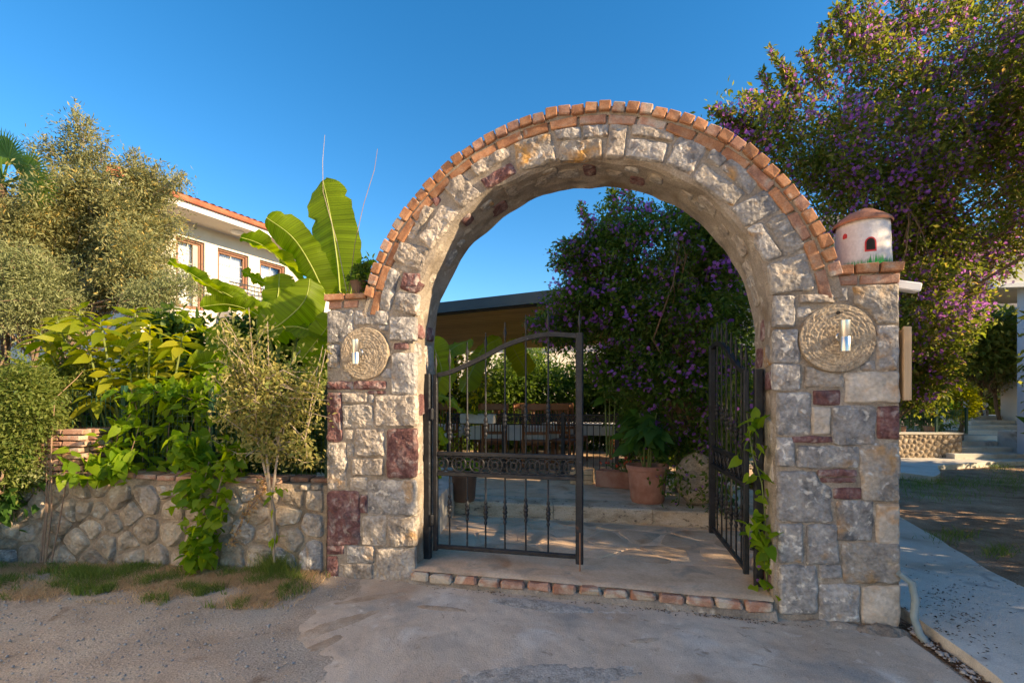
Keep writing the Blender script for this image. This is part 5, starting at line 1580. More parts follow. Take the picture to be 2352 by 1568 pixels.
def branches(name, base, top, C, m, parent, n=26, r0=.06, r1=.012, seed=1, bend=.25, fork=.45, stems=1, twig=.004):
    rg = random.Random(seed); mb = MB()
    base = Vector(base); top = Vector(top)
    def path(a, b, k, wob):
        pts = []
        for i in range(k + 1):
            f = i / k; p = a.lerp(b, f)
            q = noise.noise_vector(Vector((a.x * 3 + f * 2.2, a.y * 3 + b.x, b.z * 2 + f))) * wob * math.sin(PI * min(1, f * 1.02)) * (b - a).length
            pts.append(p + q)
        return pts
    trunks = []
    for s_ in range(stems):
        off = Vector((rg.uniform(-1, 1), rg.uniform(-1, 1), 0)) * (.0 if stems == 1 else .35)
        tr_ = path(base + off * .3, top + off * 1.5, 8, .12)
        mb.tube(tr_, [r0 + (r1 * 2.2 - r0) * i / 8 for i in range(9)], 9); trunks.append(tr_)
    C = [Vector(c) for c in C]; rg.shuffle(C)
    subs = []
    for i in range(min(n, len(C))):
        c = C[i]; tr_ = rg.choice(trunks); a = tr_[min(8, max(2, int(8 * (fork + (1 - fork) * rg.random()))))]
        pts = path(a, c, 6, bend)
        mb.tube(pts, [r1 * 1.7 + (twig - r1 * 1.7) * k / 6 for k in range(7)], 6, False)
        subs.append(pts)
    for i in range(min(len(C), n * 5)):
        if i < n or not subs: continue
        c = C[i]; s_ = min(rg.sample(subs, min(12, len(subs))), key=lambda t_: (t_[4] - c).length)
        mb.tube(path(s_[rg.randint(3, 6)], c, 4, .2), [r1 * .6, r1 * .5, twig, twig * .8, twig * .6], 4, False)
    return mb.build(name, m, parent, True)

def tree(name, label, cat, base, top, blobs, ncl, per, spread, tmpl, size, width, m, bark, seed, r0=.06, r1=.014, nb=26, shell=.5, gap=-.25, fr=3.0, upb=.8, stems=1, flowers=0, fsize=.03, fm=None, fork=.45, shoots=(), group=None, sizevar=.35, curl=.1, bend=.25, over=None, twig=.004):
    e = empty(name, base, 0, label, cat, group)
    off = np.array(base)
    P, D, C = crown(blobs, ncl, per, spread, seed, shell, gap, fr)
    r = np.random.RandomState(seed + 5)
    sf = None
    if shoots:
        SP = []; SD = []; mb = MB()
        for a_, b_ in shoots:
            a_ = np.array(a_); b_ = np.array(b_)
            for q in range(3):
                e2 = b_ + r.normal(0, .07, 3) if q else b_
                n_ = int(np.linalg.norm(e2 - a_) * 130) + 12
                t_ = r.rand(n_, 1); SP.append(a_ + (e2 - a_) * t_ + r.normal(0, 1, (n_, 3)) * (.075 * (1.15 - t_))); SD.append(unit((e2 - a_)[None] * .8 / np.linalg.norm(e2 - a_) + r.normal(0, .8, (n_, 3))))
                mb.tube([a_ - off, (a_ + e2) / 2 - off + r.normal(0, .02, 3), e2 - off], [.007, .004, .002], 5, False)
        SP = np.concatenate(SP); SD = np.concatenate(SD); P = np.concatenate([P, SP]); D = np.concatenate([D, SD])
        mb.build('shoot', bark, e, True)['kind'] = 'stuff'
        sf = SP[r.rand(len(SP)) < .22]
    leaves('crown', tmpl, P - off, D, size * (1 + sizevar * r.uniform(-1, 1, len(P))), width, m, e, upb, curl, 'stuff', seed)
    branches('trunk', Vector((0, 0, 0)), Vector(top) - Vector(base), [c - off for c in C[:400]], bark, e, nb, r0, r1, seed, bend, fork, stems, twig)
    if flowers:
        P2, D2, _ = crown(blobs, flowers // 5, 5, spread * .5, seed + 3, max(shell, .72), gap + .04, fr, seed)
        P2 = P2 + D2 * .05
        if sf is not None: P2 = np.concatenate([P2, sf + r.normal(0, .02, sf.shape)])
        leaves('blossom', T_FLOWER, P2 - off, np.random.RandomState(seed).normal(0, 1, P2.shape), fsize * (.8 + .5 * r.rand(len(P2))), 1.0, fm or M['flower'], e, .2, 0, 'stuff', seed)
    return e
def B(px, py, Y, rx, rz, ry=None, w_=None):    # blob: centre by picture position and depth, radii in picture px
    c = at(px, py, Y); k = Y / FPX
    b = (c.x, c.y, c.z, rx * k, (ry if ry else min(rx, rz) * k), rz * k)
    return b + (w_,) if w_ else b

def shp(L, Y): return [(tuple(at(a[0], a[1], Y)), tuple(at(b[0], b[1], Y - .1))) for a, b in L]

# ------------------------------------------------------------------ big purple flowering tree on the right
blobs = [B(2050, 300, 6.6, 190, 150, .9), B(1850, 330, 6.3, 130, 90, .6), B(1760, 300, 6.2, 90, 45, .4), B(2240, 250, 6.8, 170, 170, 1.1), B(1980, 190, 6.4, 120, 90, .6), B(2130, 110, 6.8, 150, 90, .8),
         B(2300, 60, 7.0, 130, 120, .9), B(2000, 450, 6.6, 200, 90, .8), B(2220, 470, 6.7, 200, 110, .9), B(1900, 420, 6.3, 90, 90, .5), B(2360, 330, 6.6, 150, 200, 1.0), B(2120, 600, 6.6, 110, 90, .6, 1.6), B(2120, 520, 6.5, 90, 60, .5, .8), B(2120, 720, 6.3, 60, 100, .4, 1.0), B(1980, 90, 6.6, 60, 40, .3, .15),
         B(2250, 600, 7.0, 90, 50, .5), B(2130, 780, 7.0, 90, 110, .5, .9), B(2180, 690, 7.3, 60, 60, .5, .4), B(2290, 560, 7.2, 70, 40, .5, .3), B(1700, 262, 6.2, 60, 22, .2, .12), B(2480, 200, 6.4, 160, 260, 1.2)]
tb_ = gp(2105, 1010, .1); tb_ = Vector((5.7, 6.9, .05))
tree('purple_flowering_tree', 'large purple flowering tree rising behind the birdhouse pier against the sky', 'tree', (5.15, 6.9, .03), at(2090, 420, 6.8), blobs, 5200, 15, .10,
     T_DIAMOND, .074, .42, M['lf_purple'], M['bark'], 31, r0=.09, r1=.016, nb=40, shell=.40, gap=-.24, fr=2.9, flowers=17000, fsize=.044, fork=.5, stems=1, shoots=shp([((1760, 330), (1638, 246)), ((1720, 300), (1660, 270)), ((1800, 270), (1752, 160)), ((1850, 240), (1772, 128)), ((1900, 220), (1840, 118)), ((1930, 170), (1905, 60)), ((1960, 120), (1948, -5)), ((2010, 100), (1990, -20)), ((1880, 200), (1880, 80)), ((2100, 80), (2090, -40)), ((2220, 60), (2190, -40)), ((2000, 130), (1920, 30)), ((1820, 260), (1700, 225)), ((1830, 240), (1800, 150))], 6.3))
# unseen neighbour tree added, its crown shaped to shade the arch's right half
blobs = [(6.2, 3.7, 5.0, 1.0, 1.2, 1.5), (7.4, 3.2, 4.2, 1.2, 1.25, 2.0), (7.2, 4.6, 5.2, 1.3, 1.2, 1.6), (8.2, 3.8, 6.0, 1.2, 1.5, 1.6), (6.9, 2.7, 3.6, .7, .6, 1.3), (6.5, 2.2, 4.5, .5, .35, .65)]
tree('purple_flowering_tree', 'unseen purple flowering tree added to shade the right half of the arch', 'tree', (7.6, 3.9, .03), (7.5, 3.8, 4.2), blobs, 2600, 14, .10,
     T_DIAMOND, .095, .5, M['lf_purple'], M['bark'], 77, r0=.11, r1=.022, nb=40, shell=.3, gap=-.5, flowers=1600, fsize=.045)

blobs = [(7.2, .70, 4.6, .40, .20, .35), (7.6, 1.5, 4.0, .5, .5, .4)]
tree('added_dapple_tree', 'small unseen tree added to dapple the sun on the rubble wall', 'tree', (7.5, .95, .0), (7.3, .8, 4.0), blobs, 200, 12, .08, T_DIAMOND, .09, .5, M['lf_hedge'], M['bark'], 79, nb=14, shell=.3, gap=-.3)  # unseen crown added to break the sun on the low wall
for k_, (x_, y_, r_) in enumerate(((12.8, 8.6, 2.0), (19.2, 10.9, 1.8), (10.3, 6.8, 1.7))):
    tree('added_shade_tree', ('rounded unseen tree added to shade the landing', 'large unseen tree added to shade the stairs', 'low unseen tree added to shade the bare soil')[k_], 'tree', (x_, y_, .0), (x_, y_, 3.0), [(x_, y_, 3.4, r_, r_, 2.0), (x_, y_, 1.7, r_ * .8, r_ * .8, 1.2)] if k_ < 2 else [(x_, y_, 1.3, r_, r_, .95)], 900, 10, .16, T_DIAMOND, .22, .5, M['lf_hedge'], M['bark'], 301 + k_, nb=14, shell=.3, gap=-.7)  # unseen crowns added to shade landing, stairs and soil
blobs = [(7.4 + .2 * math.sin(k * 2.3), 2.1 + k * .72, 1.5 + .5 * (k % 2), .75, .6, 1.5) for k in range(6)]
tree('added_shade_hedge', 'dense unseen hedge added to shade the footpath and courtyard', 'hedge', (7.4, 3.8, .03), (7.4, 3.8, 1.8), blobs, 2200, 12, .11, T_DIAMOND, .11, .5, M['lf_hedge'], M['bark'], 78, nb=20, shell=.3, gap=-.8, stems=3)  # added outside the view to keep sun off path and floor

# ------------------------------------------------------------------ purple shrub inside the gate
blobs = [B(1520, 560, 6.2, 130, 90, .7), B(1650, 560, 6.0, 100, 100, .6), B(1400, 590, 6.4, 80, 70, .5), B(1330, 600, 6.5, 48, 40, .3, .25), B(1480, 700, 6.3, 150, 110, .7), B(1640, 720, 6.0, 110, 130, .6),
         B(1340, 700, 6.5, 80, 70, .5), B(1290, 760, 6.6, 60, 40, .4, .3), B(1560, 860, 6.2, 150, 90, .6), B(1420, 830, 6.4, 70, 60, .5), B(1680, 930, 5.9, 60, 120, .5), B(1560, 980, 6.4, 120, 70, .5), B(1400, 500, 6.3, 40, 50, .3, .1), B(1250, 745, 6.6, 36, 20, .2, .08)]
blobs = [b for b in blobs]
tree('purple_flowering_shrub', 'tall dark purple flowering shrub inside the courtyard filling the right of the arch', 'shrub', (2.35, 6.5, .31), at(1580, 760, 6.4), blobs, 3900, 17, .075,
     T_DIAMOND, .062, .46, M['lf_dark'], M['bark'], 41, r0=.045, r1=.010, nb=40, shell=.35, gap=-.42, flowers=4800, fsize=.044, fork=.15, stems=4, shoots=shp([((1400, 540), (1272, 558)), ((1420, 510), (1398, 442)), ((1380, 570), (1290, 590)), ((1360, 640), (1268, 604)), ((1300, 770), (1212, 742)), ((1460, 490), (1425, 440)), ((1370, 540), (1330, 480)), ((1340, 700), (1262, 690)), ((1300, 720), (1235, 735))], 6.3))
# sprays of the same shrub reaching through and over the open leaf
def spray(name, label, cat, base, pts, n, spread, tmpl, size, width, m, seed, stem_m=None, r=.006, flowers=0, fm=None, fsize=.03, curl=.15, upb=.8, group=None):
    e = empty(name, base, 0, label, cat, group)
    off = np.array(base); P = []; D = []
    mb = MB(); rr = np.random.RandomState(seed)
    for path in pts:
        pp = [Vector(p) - Vector(base) for p in path]
        mb.tube(pp, [r * (1 - .6 * i / (len(pp) - 1)) for i in range(len(pp))], 6, False)
        A_ = np.array([list(p) for p in pp]); k = n
        t_ = rr.rand(k) ** .8 * (len(pp) - 1); i0 = np.minimum(t_.astype(int), len(pp) - 2); f = (t_ - i0)[:, None]
        q = A_[i0] * (1 - f) + A_[i0 + 1] * f
        P.append(q + rr.normal(0, spread, (k, 3))); D.append(rr.normal(0, .7, (k, 3)) + np.array([0, -.25, -.25]))
    P = np.concatenate(P); D = np.concatenate(D)
    leaves('leaves', tmpl, P, D, size * (.6 + .7 * rr.rand(len(P))), width, m, e, upb, curl, 'stuff', seed)
    mb.build('stem', stem_m or M['stem'], e, True)
    if flowers:
        i = rr.randint(0, len(P), flowers)
        leaves('blossom', T_FLOWER, P[i] + rr.normal(0, spread * .5, (flowers, 3)), rr.normal(0, 1, (flowers, 3)), fsize, 1, fm or M['flower'], e, .2, 0, 'stuff', seed)
    return e
g0 = gp(1700, 1240, .15)
spray('climbing_vine', 'bright green climbing stem with purple flowers in front of the right gate post', 'vine', (1.90, 3.55, .16),
      [[(1.90, 3.55, .16), at(1752, 1250, 3.55), at(1735, 1190, 3.52)], [(1.91, 3.56, .16), at(1757, 1180, 3.56), at(1750, 1110, 3.54), at(1728, 1040, 3.57), at(1715, 950, 3.62)]], 44, .042, T_HEART, .10, .62, M['lf_heart'], 51, flowers=12)
spray('trailing_spray', 'loose flowering sprays hanging round the quern stone by the open gate leaf', 'plant', (1.9, 5.7, .32),
      [[(2.0, 5.75, .33), at(1565, 1090, 5.6), at(1545, 1110, 5.5)], [(2.1, 5.7, .33), at(1650, 1090, 5.4), at(1660, 1160, 5.35)], [(2.1, 5.8, .9), at(1660, 1010, 5.5), at(1680, 1080, 5.3)], [(2.2, 5.6, 1.3), at(1690, 880, 5.3), at(1700, 960, 5.2)], [(1.8, 5.9, .33), at(1530, 1075, 5.7), at(1520, 1130, 5.7)]], 90, .07, T_DIAMOND, .065, .5, M['lf_dark'], 52, flowers=40, fsize=.035)
# leafy plants in the pots
def potplant(name, label, loc, z0, n, R, H, tmpl, size, width, m, seed, stems=7, curl=.3, cat='plant'):
    e = empty(name, loc, 0, label, cat); rr = np.random.RandomState(seed); mb = MB(); P = []; D = []
    for s_ in range(stems):
        a = rr.rand() * 2 * PI; q = rr.rand() ** .5
        tip = Vector((math.cos(a) * R * q, math.sin(a) * R * q, H * (1 - .45 * q * rr.rand())))
        pts = [Vector((math.cos(a) * .04, math.sin(a) * .04, z0)), Vector((tip.x * .4, tip.y * .4, z0 + (tip.z - z0) * .6)), tip]
        mb.tube(pts, [.010, .008, .004], 6, False)
        for k in range(n // stems):
            f = .35 + .65 * rr.rand(); p = pts[1].lerp(pts[2], (f - .35) / .65)
            b = rr.rand() * 2 * PI
            P.append(p); D.append((math.cos(b) + math.cos(a) * .4, math.sin(b) + math.sin(a) * .4, .25 - .5 * rr.rand()))
    leaves('leaves', tmpl, np.array([list(p) for p in P]), np.array(D), size * (.6 + .6 * rr.rand(len(P))), width, m, e, 1.0, curl, 'stuff', seed)
    mb.build('stem', M['stem'], e, True)
    return e
potplant('broadleaf_pot_plant', 'large drooping green leaves of the plant in the big terracotta pot', POT2.location, .40, 90, .46, 1.12, T_BROAD, .27, .48, M['lf_interior'], 61, 9, .45)
potplant('pot_plant', 'small leafy plant in the dark brown pot behind the gate', POT1.location, .31, 30, .2, .62, T_HEART, .12, .6, M['lf_heart'], 62, 5)
potplant('trailing_plant', 'light green trailing plant in the grey planter box on the railing', tb.location, .14, 260, .30, .24, T_DIAMOND, .06, .4, M['lf_heart'], 63, 18, .3)
potplant('red_flowering_plant', 'small red flowers growing in the terracotta trough', tr.location + Vector((.05, 0, .0)), .18, 200, .3, .42, T_DIAMOND, .05, .5, M['lf_interior'], 64, 16)
rr = np.random.RandomState(4); P = rr.uniform(-1, 1, (26, 3)) * np.array([.34, .1, .08]) + np.array([tr.location.x, tr.location.y, tr.location.z + .36])
fo = leaves('red_blossom', T_FLOWER, P, rr.normal(0, 1, P.shape), .05, 1, M['redflower'], None, .2); tag(fo, 'scattered red blossoms over the terracotta trough', 'flowers', kind='stuff')
potplant('climbing_shoot', 'tall light green broad leaves beside the free gate stile inside the arch', Vector((at(1400, 1000, 6.6).x, 6.6, .32)), .5, 26, .35, 1.95, T_BROAD, .26, .42, M['lf_interior'], 65, 4, .3)
# dark garden trees behind the terrace
for i, (X, Y, r, H, lab) in enumerate(((-2.6, 12.4, 1.3, 2.9, 'dark garden shrub behind the terrace, left of the dining table'), (-.6, 12.8, 1.4, 3.0, 'dark leafy shrub right behind the dining table'), (1.2, 13.2, 1.4, 3.0, 'dark shrub behind the carved chairs'),
        (3.0, 12.6, 1.4, 3.4, 'dark shrub beyond the terrace at the foot of the purple shrub'), (.6, 17, 1.3, 3.9, 'round topped tree peeking above the terrace roof'), (4.8, 11.5, 1.4, 3.6, 'dense dark shrub behind the right gate pier'), (-4.2, 10.5, 1.5, 2.9, 'dark shrub behind the banana plants'), (3.4, 9.4, 1.0, 3.3, 'dense dark shrub in the courtyard corner behind the purple shrub'))):
    tree('garden_shrub', lab, 'shrub', (X, Y, .05), (X, Y, H * .5), [(X, Y, H * .55, r, r * .7, H * .45), (X + .5 * r, Y, H * .4, r * .7, r * .6, H * .4), (X - .6 * r, Y, H * .4, r * .7, r * .6, H * .42)], 1000, 12, .12, T_LANCE, .14, .34, M['lf_dark'], M['bark'], 90 + i, nb=10, group='dark shrubs behind the terrace', shell=.3, gap=-.6)
spray('yellow_green_bush', 'sunlit yellow green bush seen through the left gate bars above the railing', 'shrub', (-1.3, 8.9, .05), [[(-1.3, 8.9, .05), at(1040, 860, 9), at(1050, 820, 9)], [(-1.2, 8.9, .05), at(1010, 860, 9), at(1000, 830, 9)], [(-1.1, 8.9, .05), at(1090, 900, 9), at(1080, 850, 9)]], 260, .16, T_DIAMOND, .10, .5, M['lf_broad'], 71)

# ------------------------------------------------------------------ banana plants on the left
def banana_leaf(parent, pts, hw, roll, seed, fold=.25, taper=1.0, base=(0, 0, 0), ripple=.03, mid=True):
    """pts: midrib points base to tip (world); roll: angle of the blade about the midrib"""
    P = [Vector(p) - Vector(base) for p in pts]; n = 26; w_ = 7
    def cr(t_):
        k = len(P) - 1; i = min(int(t_ * k), k - 1); f = t_ * k - i
        p0, p1, p2, p3 = P[max(i - 1, 0)], P[i], P[i + 1], P[min(i + 2, k)]
        return .5 * ((2 * p1) + (-p0 + p2) * f + (2 * p0 - 5 * p1 + 4 * p2 - p3) * f * f + (-p0 + 3 * p1 - 3 * p2 + p3) * f ** 3)
    C = [cr(i / n) for i in range(n + 1)]; V = []; rg = random.Random(seed)
    tears = {(rg.randint(6, n - 3), rg.choice((-1, 1))): rg.uniform(.72, .9) for _ in range(5)}
    for i, c in enumerate(C):
        t_ = (C[min(i + 1, n)] - C[max(i - 1, 0)]).normalized(); f = i / n
        ref = Vector((0, -1, 0)); s0 = t_.cross(ref).normalized(); n0 = s0.cross(t_)
        s_ = s0 * math.cos(roll) + n0 * math.sin(roll); nn = s_.cross(t_)
        wd = hw * min(1.0, (f / .16 + .12)) ** .7 * (max(0, 1 - ((f - .45) / .56) ** 4 if f > .45 else 1)) ** .6
        wd = max(wd, .006)
        for j in range(-w_, w_ + 1):
            q = j / w_
            rp = ripple * math.sin(f * 17 + seed + (2 if q > 0 else 0)) * abs(q) ** 2 + ripple * .4 * math.sin(f * 60 + seed * 3) * abs(q)
            edge = tears.get((i, 1 if q > 0 else -1), 1) * (1 - .0 * abs(q)) if abs(q) > .8 else 1
            edge *= 1 + .04 * noise.noise(Vector((f * 14, seed, 1 if q > 0 else -1)))
            V.append(c + s_ * q * wd * edge + nn * (-fold * wd * abs(q) ** 1.3 + rp))
    k = 2 * w_ + 1
    Fc = [(i * k + j, i * k + j + 1, (i + 1) * k + j + 1, (i + 1) * k + j) for i in range(n) for j in range(k - 1)]
    o = mesh('leaf', V, Fc, M['lf_banana'], parent, True)
    ka = o.data.attributes.new('along', 'FLOAT', 'POINT'); ka.data.foreach_set('value', [i / n + .035 * abs(j) / w_ for i in range(n + 1) for j in range(-w_, w_ + 1)])
    if mid:
        mb = MB(); mb.tube([c + Vector((0, -.004, 0)) for c in C], [hw * .032 * (1.15 - i / n) + .002 for i in range(n + 1)], 6, False)
        mb.build('midrib', M['midrib'], o, True)
    return o
BB = Vector((-2.75, 5.75, .05))
bn = empty('banana_plant', BB, 0, 'banana plant with huge upright yellow green leaves left of the gate pier', 'banana plant')
def bl(px, Y, hw, roll, seed, **k):
    YY = Y if hasattr(Y, '__len__') else [Y] * len(px)
    banana_leaf(bn, [at(x, y, yy) for (x, y), yy in zip(px, YY)], hw, roll, seed, base=BB, **k)
bl([(781, 672), (775, 600), (760, 500), (742, 414)], [5.5, 5.5, 5.55, 5.65], .285, .12, 1, fold=.12)
bl([(752, 690), (715, 610), (672, 545), (612, 500)], [5.4, 5.3, 5.2, 5.1], .19, .25, 2, fold=.25)
bl([(695, 652), (650, 600), (600, 562), (552, 545)], [5.5, 5.3, 5.1, 4.95], .13, 1.0, 3, fold=.35)
bl([(590, 705), (520, 678), (450, 636), (388, 598)], [5.5, 5.3, 5.1, 4.95], .10, .9, 4, fold=.3)
bl([(640, 735), (590, 712), (530, 680), (474, 650)], [5.6, 5.45, 5.3, 5.2], .12, .3, 5, fold=.3)
bl([(632, 715), (640, 670), (642, 628)], [5.7, 5.75, 5.8], .20, .0, 6, fold=.1)
bl([(610, 652), (585, 640), (556, 620)], [5.6, 5.5, 5.4], .07, .6, 7)
bl([(600, 770), (650, 740), (700, 690), (712, 640)], [5.3, 5.2, 5.2, 5.25], .22, -.5, 8, fold=.35)
bl([(480, 765), (440, 740), (404, 717)], [4.95, 4.9, 4.85], .075, .8, 9)
bl([(440, 815), (380, 810), (300, 800), (213, 783)], [5.1, 5.0, 4.95, 4.9], .085, 1.0, 10, fold=.2)
bl([(620, 760), (680, 750), (760, 775)], [5.2, 5.1, 5.1], .13, 1.1, 11)
bl([(770, 740), (800, 690), (815, 640), (840, 610)], [5.3, 5.3, 5.3, 5.3], .13, .2, 12)
bl([(640, 800), (600, 730), (530, 700), (460, 705)], [5.5, 5.4, 5.3, 5.2], .12, .9, 13)
bl([(690, 830), (730, 780), (752, 750), (758, 720)], [5.2, 5.1, 5.0, 4.95], .15, -.3, 14)
bl([(520, 860), (500, 800), (520, 740)], [5.3, 5.3, 5.3], .2, .1, 15)
bl([(600, 900), (560, 850), (490, 830), (440, 850)], [5.2, 5.1, 5.0, 4.95], .16, .8, 16)
bl([(680, 900), (720, 850), (745, 830)], [5.2, 5.1, 5.0], .14, .2, 17)
mb = MB()
for (a, b) in (((640, 990), (745, 690)), ((640, 990), (777, 668)), ((620, 990), (690, 655)), ((600, 990), (590, 700)), ((600, 990), (640, 715)), ((660, 990), (620, 760)), ((700, 990), (770, 745))):
    A_ = at(a[0], a[1] + 40, 5.6) - BB; B_ = at(b[0], b[1], 5.5) - BB; A_.z = -.05; A_.x *= .5; A_.y *= .3
    mb.tube([A_, A_.lerp(B_, .5) + Vector((0, 0, -.0)), B_], [.07, .035, .018], 8, False)
mb.build('stalk', M['stem'], bn, True)
bn2 = empty('banana_plant', (-1.55, 7.4, .05), 0, 'banana leaves inside the courtyard under the left end of the roof', 'banana plant')
BB2 = Vector((-1.55, 7.4, .05))
for (px, Y, hw, roll, sd) in (([(985, 870), (1010, 840), (1040, 800), (1085, 780)], [7.2, 7.2, 7.2, 7.3], .20, .9, 21), ([(990, 900), (1015, 860), (1000, 805), (985, 790)], [7.0, 7.0, 7, 7], .2, .2, 22), ([(985, 905), (1030, 915), (1060, 945)], [6.2, 6.1, 6.0], .07, .9, 23),
                            ([(985, 960), (1005, 985), (1025, 1020)], [6.2, 6.1, 6.05], .07, .7, 24), ([(1060, 900), (1090, 840), (1110, 800), (1150, 775)], [8.0, 8, 8, 8], .22, .7, 25), ([(1215, 860), (1190, 820), (1170, 780)], [9, 9, 9], .2, .2, 26), ([(985, 1000), (1010, 1110), (1030, 1125)], [6.3, 6.2, 6.1], .06, .7, 27)):
    banana_leaf(bn2, [at(x, y, yy) for (x, y), yy in zip(px, Y)], hw, roll, sd, base=BB2)
MB().tube([(0, 0, 0), (.05, 0, 1.0), (.12, -.1, 1.75)], [.07, .05, .03], 8).build('stalk', M['stem'], bn2, True)

# ------------------------------------------------------------------ left garden
blobs = [B(230, 520, 7.6, 170, 110, 1.0), B(90, 560, 7.4, 140, 120, .9), B(305, 560, 7.7, 66, 100, .7), B(180, 410, 7.6, 75, 70, .5), B(185, 325, 7.6, 36, 50, .3, .12), B(60, 680, 7.2, 110, 110, .8), B(340, 430, 7.7, 42, 45, .4, .3), B(315, 665, 7.6, 75, 60, .6), B(170, 640, 7.4, 110, 70, .7), B(395, 415, 7.7, 30, 16, .2, .04),
         B(-60, 560, 7.4, 120, 150, .9), B(110, 350, 7.6, 40, 25, .3, .06), B(310, 390, 7.6, 30, 40, .3, .08), B(290, 600, 7.0, 90, 80, .5)]
tree('olive_tree', 'big grey green olive tree with golden top shoots in front of the white house', 'tree', (-6.55, 7.5, .06), at(205, 610, 7.5), blobs, 6800, 18, .085, T_DIAMOND, .066, .27, M['lf_olive'], M['palebark'], 12, r0=.12, r1=.018, nb=36, shell=.35, gap=-.34, fr=3.2, fork=.6, upb=.5, shoots=shp([((185, 330), (168, 252)), ((190, 340), (205, 270)), ((150, 390), (100, 325)), ((300, 430), (312, 342)), ((350, 450), (430, 408)), ((340, 420), (360, 385)), ((230, 380), (250, 320)), ((90, 400), (60, 370)), ((370, 520), (420, 500))], 7.5))
blobs = [B(70, 640, 6.6, 90, 70, .5), B(30, 740, 6.4, 90, 70, .5), B(100, 700, 6.5, 70, 60, .4), B(360, 690, 6.6, 70, 40, .4, .3), B(420, 660, 6.7, 40, 40, .3, .15)]
tree('grey_leaved_shrub', 'silvery blue green shrub under the olive tree at the left edge', 'shrub', (-6.5, 6.5, .06), at(60, 700, 6.5), blobs, 1500, 16, .07, T_DIAMOND, .055, .25, M['lf_grey'], M['twig'], 13, nb=20, shell=.3, upb=.4)
# palm behind
pl = empty('fan_palm', at(4, 425, 6.9), 0, 'green fan palm showing beside the olive tree top at the left edge', 'palm')
pl.location.z = .05; pz = at(4, 425, 6.9).z - .05
MB().tube([(0, 0, 0), (.05, 0, pz * .5), (0, 0, pz)], [.07, .055, .05], 10).build('trunk', M['bark'], pl, True)
for i, (ang, el, L_) in enumerate(((.75, .75, 1.0), (.2, .35, 1.05), (1.35, 1.1, 1.0), (2.0, .9, .9), (-.2, .0, .9), (2.6, .5, .9), (.5, .1, 1.0))):
    d = Vector((math.cos(ang) * math.cos(el), -.3 * math.sin(ang * 2), math.sin(el))).normalized(); L_ *= .42; c = Vector((0, 0, pz)) + d * L_
    mb = MB(); side = d.cross(Vector((0, -1, 0))).normalized()
    mb.tube([(0, 0, pz), c], [.02, .012], 6)
    for k in range(26):
        a = -1.9 + 3.8 * k / 25; dd = (d * math.cos(a) + side * math.sin(a)).normalized(); q = .42 * (.7 + .3 * math.cos(a * .6)); wv = dd.cross(Vector((0, -1, 0))).normalized() * .016
        tip = c + dd * q + Vector((0, 0, -.10 * q)); m1 = c + dd * q * .55
        mb.add([c, m1 + wv, tip, m1 - wv], [(0, 1, 2, 3)])
    mb.build('frond', M['lf_palm'], pl)
# hedge at far left with pink flower
blobs = [B(50, 920, 4.5, 95, 90, .25), B(30, 1040, 4.4, 70, 90, .16), B(80, 960, 4.4, 50, 40, .12), B(150, 850, 4.9, 60, 50, .3), B(-80, 1000, 4.8, 110, 140, .5), B(10, 1120, 4.6, 50, 50, .2)]
tree('bougainvillea_hedge', 'feathery hedge spilling over the wall at the left edge with one pink flower', 'hedge', (-4.85, 4.85, .05), at(60, 950, 4.8), blobs, 2600, 18, .05, T_DIAMOND, .042, .38, M['lf_hedge'], M['twig'], 14, r0=.03, r1=.008, nb=26, shell=.35, stems=3)
rr = np.random.RandomState(6); P = np.array([list(at(53, 1022, 4.36))]) + rr.normal(0, .012, (16, 3))
tag(leaves('pink_blossom', T_FLOWER, P, rr.normal(0, 1, P.shape), .04, 1, M['pink'], None, .2), 'single magenta blossom on the hedge at the left edge', 'flower')
blobs = [B(20, 1060, 4.5, 60, 60, .15), B(10, 1130, 4.45, 45, 60, .12)]
tree('heart_leaf_vine', 'dark heart leaved vine hanging over the wall at the far left edge', 'vine', (-4.9, 4.62, .7), at(10, 1080, 4.55), blobs, 100, 7, .07, T_HEART, .085, .62, M['lf_interior'], M['twig'], 15, r0=.012, r1=.006, nb=8, stems=2)
# thin saplings in front of the wall
sp_ = empty('bare_sapling', gp(100, 1292, 0.03), 0, 'thin bare stemmed sapling rising in front of the wall at far left', 'sapling')
b0_ = sp_.location
mb = MB()
for a, b, c in (((92, 1290), (105, 1180), (108, 1060)), ((104, 1290), (118, 1180), (118, 1000)), ((118, 1290), (136, 1200), (155, 1090)), ((98, 1290), (110, 1150), (125, 930))):
    mb.tube([at(a[0], a[1], 4.42) - b0_, at(b[0], b[1], 4.44) - b0_, at(c[0], c[1], 4.40) - b0_], [.008, .007, .004], 7, False)
mb.build('stem', M['twig'], sp_, True)
P, D, C = crown([B(118, 1000, 4.4, 45, 50, .1), B(125, 940, 4.4, 30, 30, .08), B(160, 1090, 4.38, 28, 16, .06), B(80, 1080, 4.38, 20, 30, .06)], 90, 9, .03, 16)
leaves('leaves', T_DIAMOND, P - np.array(b0_), D, .035, .55, M['lf_grey'], sp_, .8, .1, 'stuff', 2)
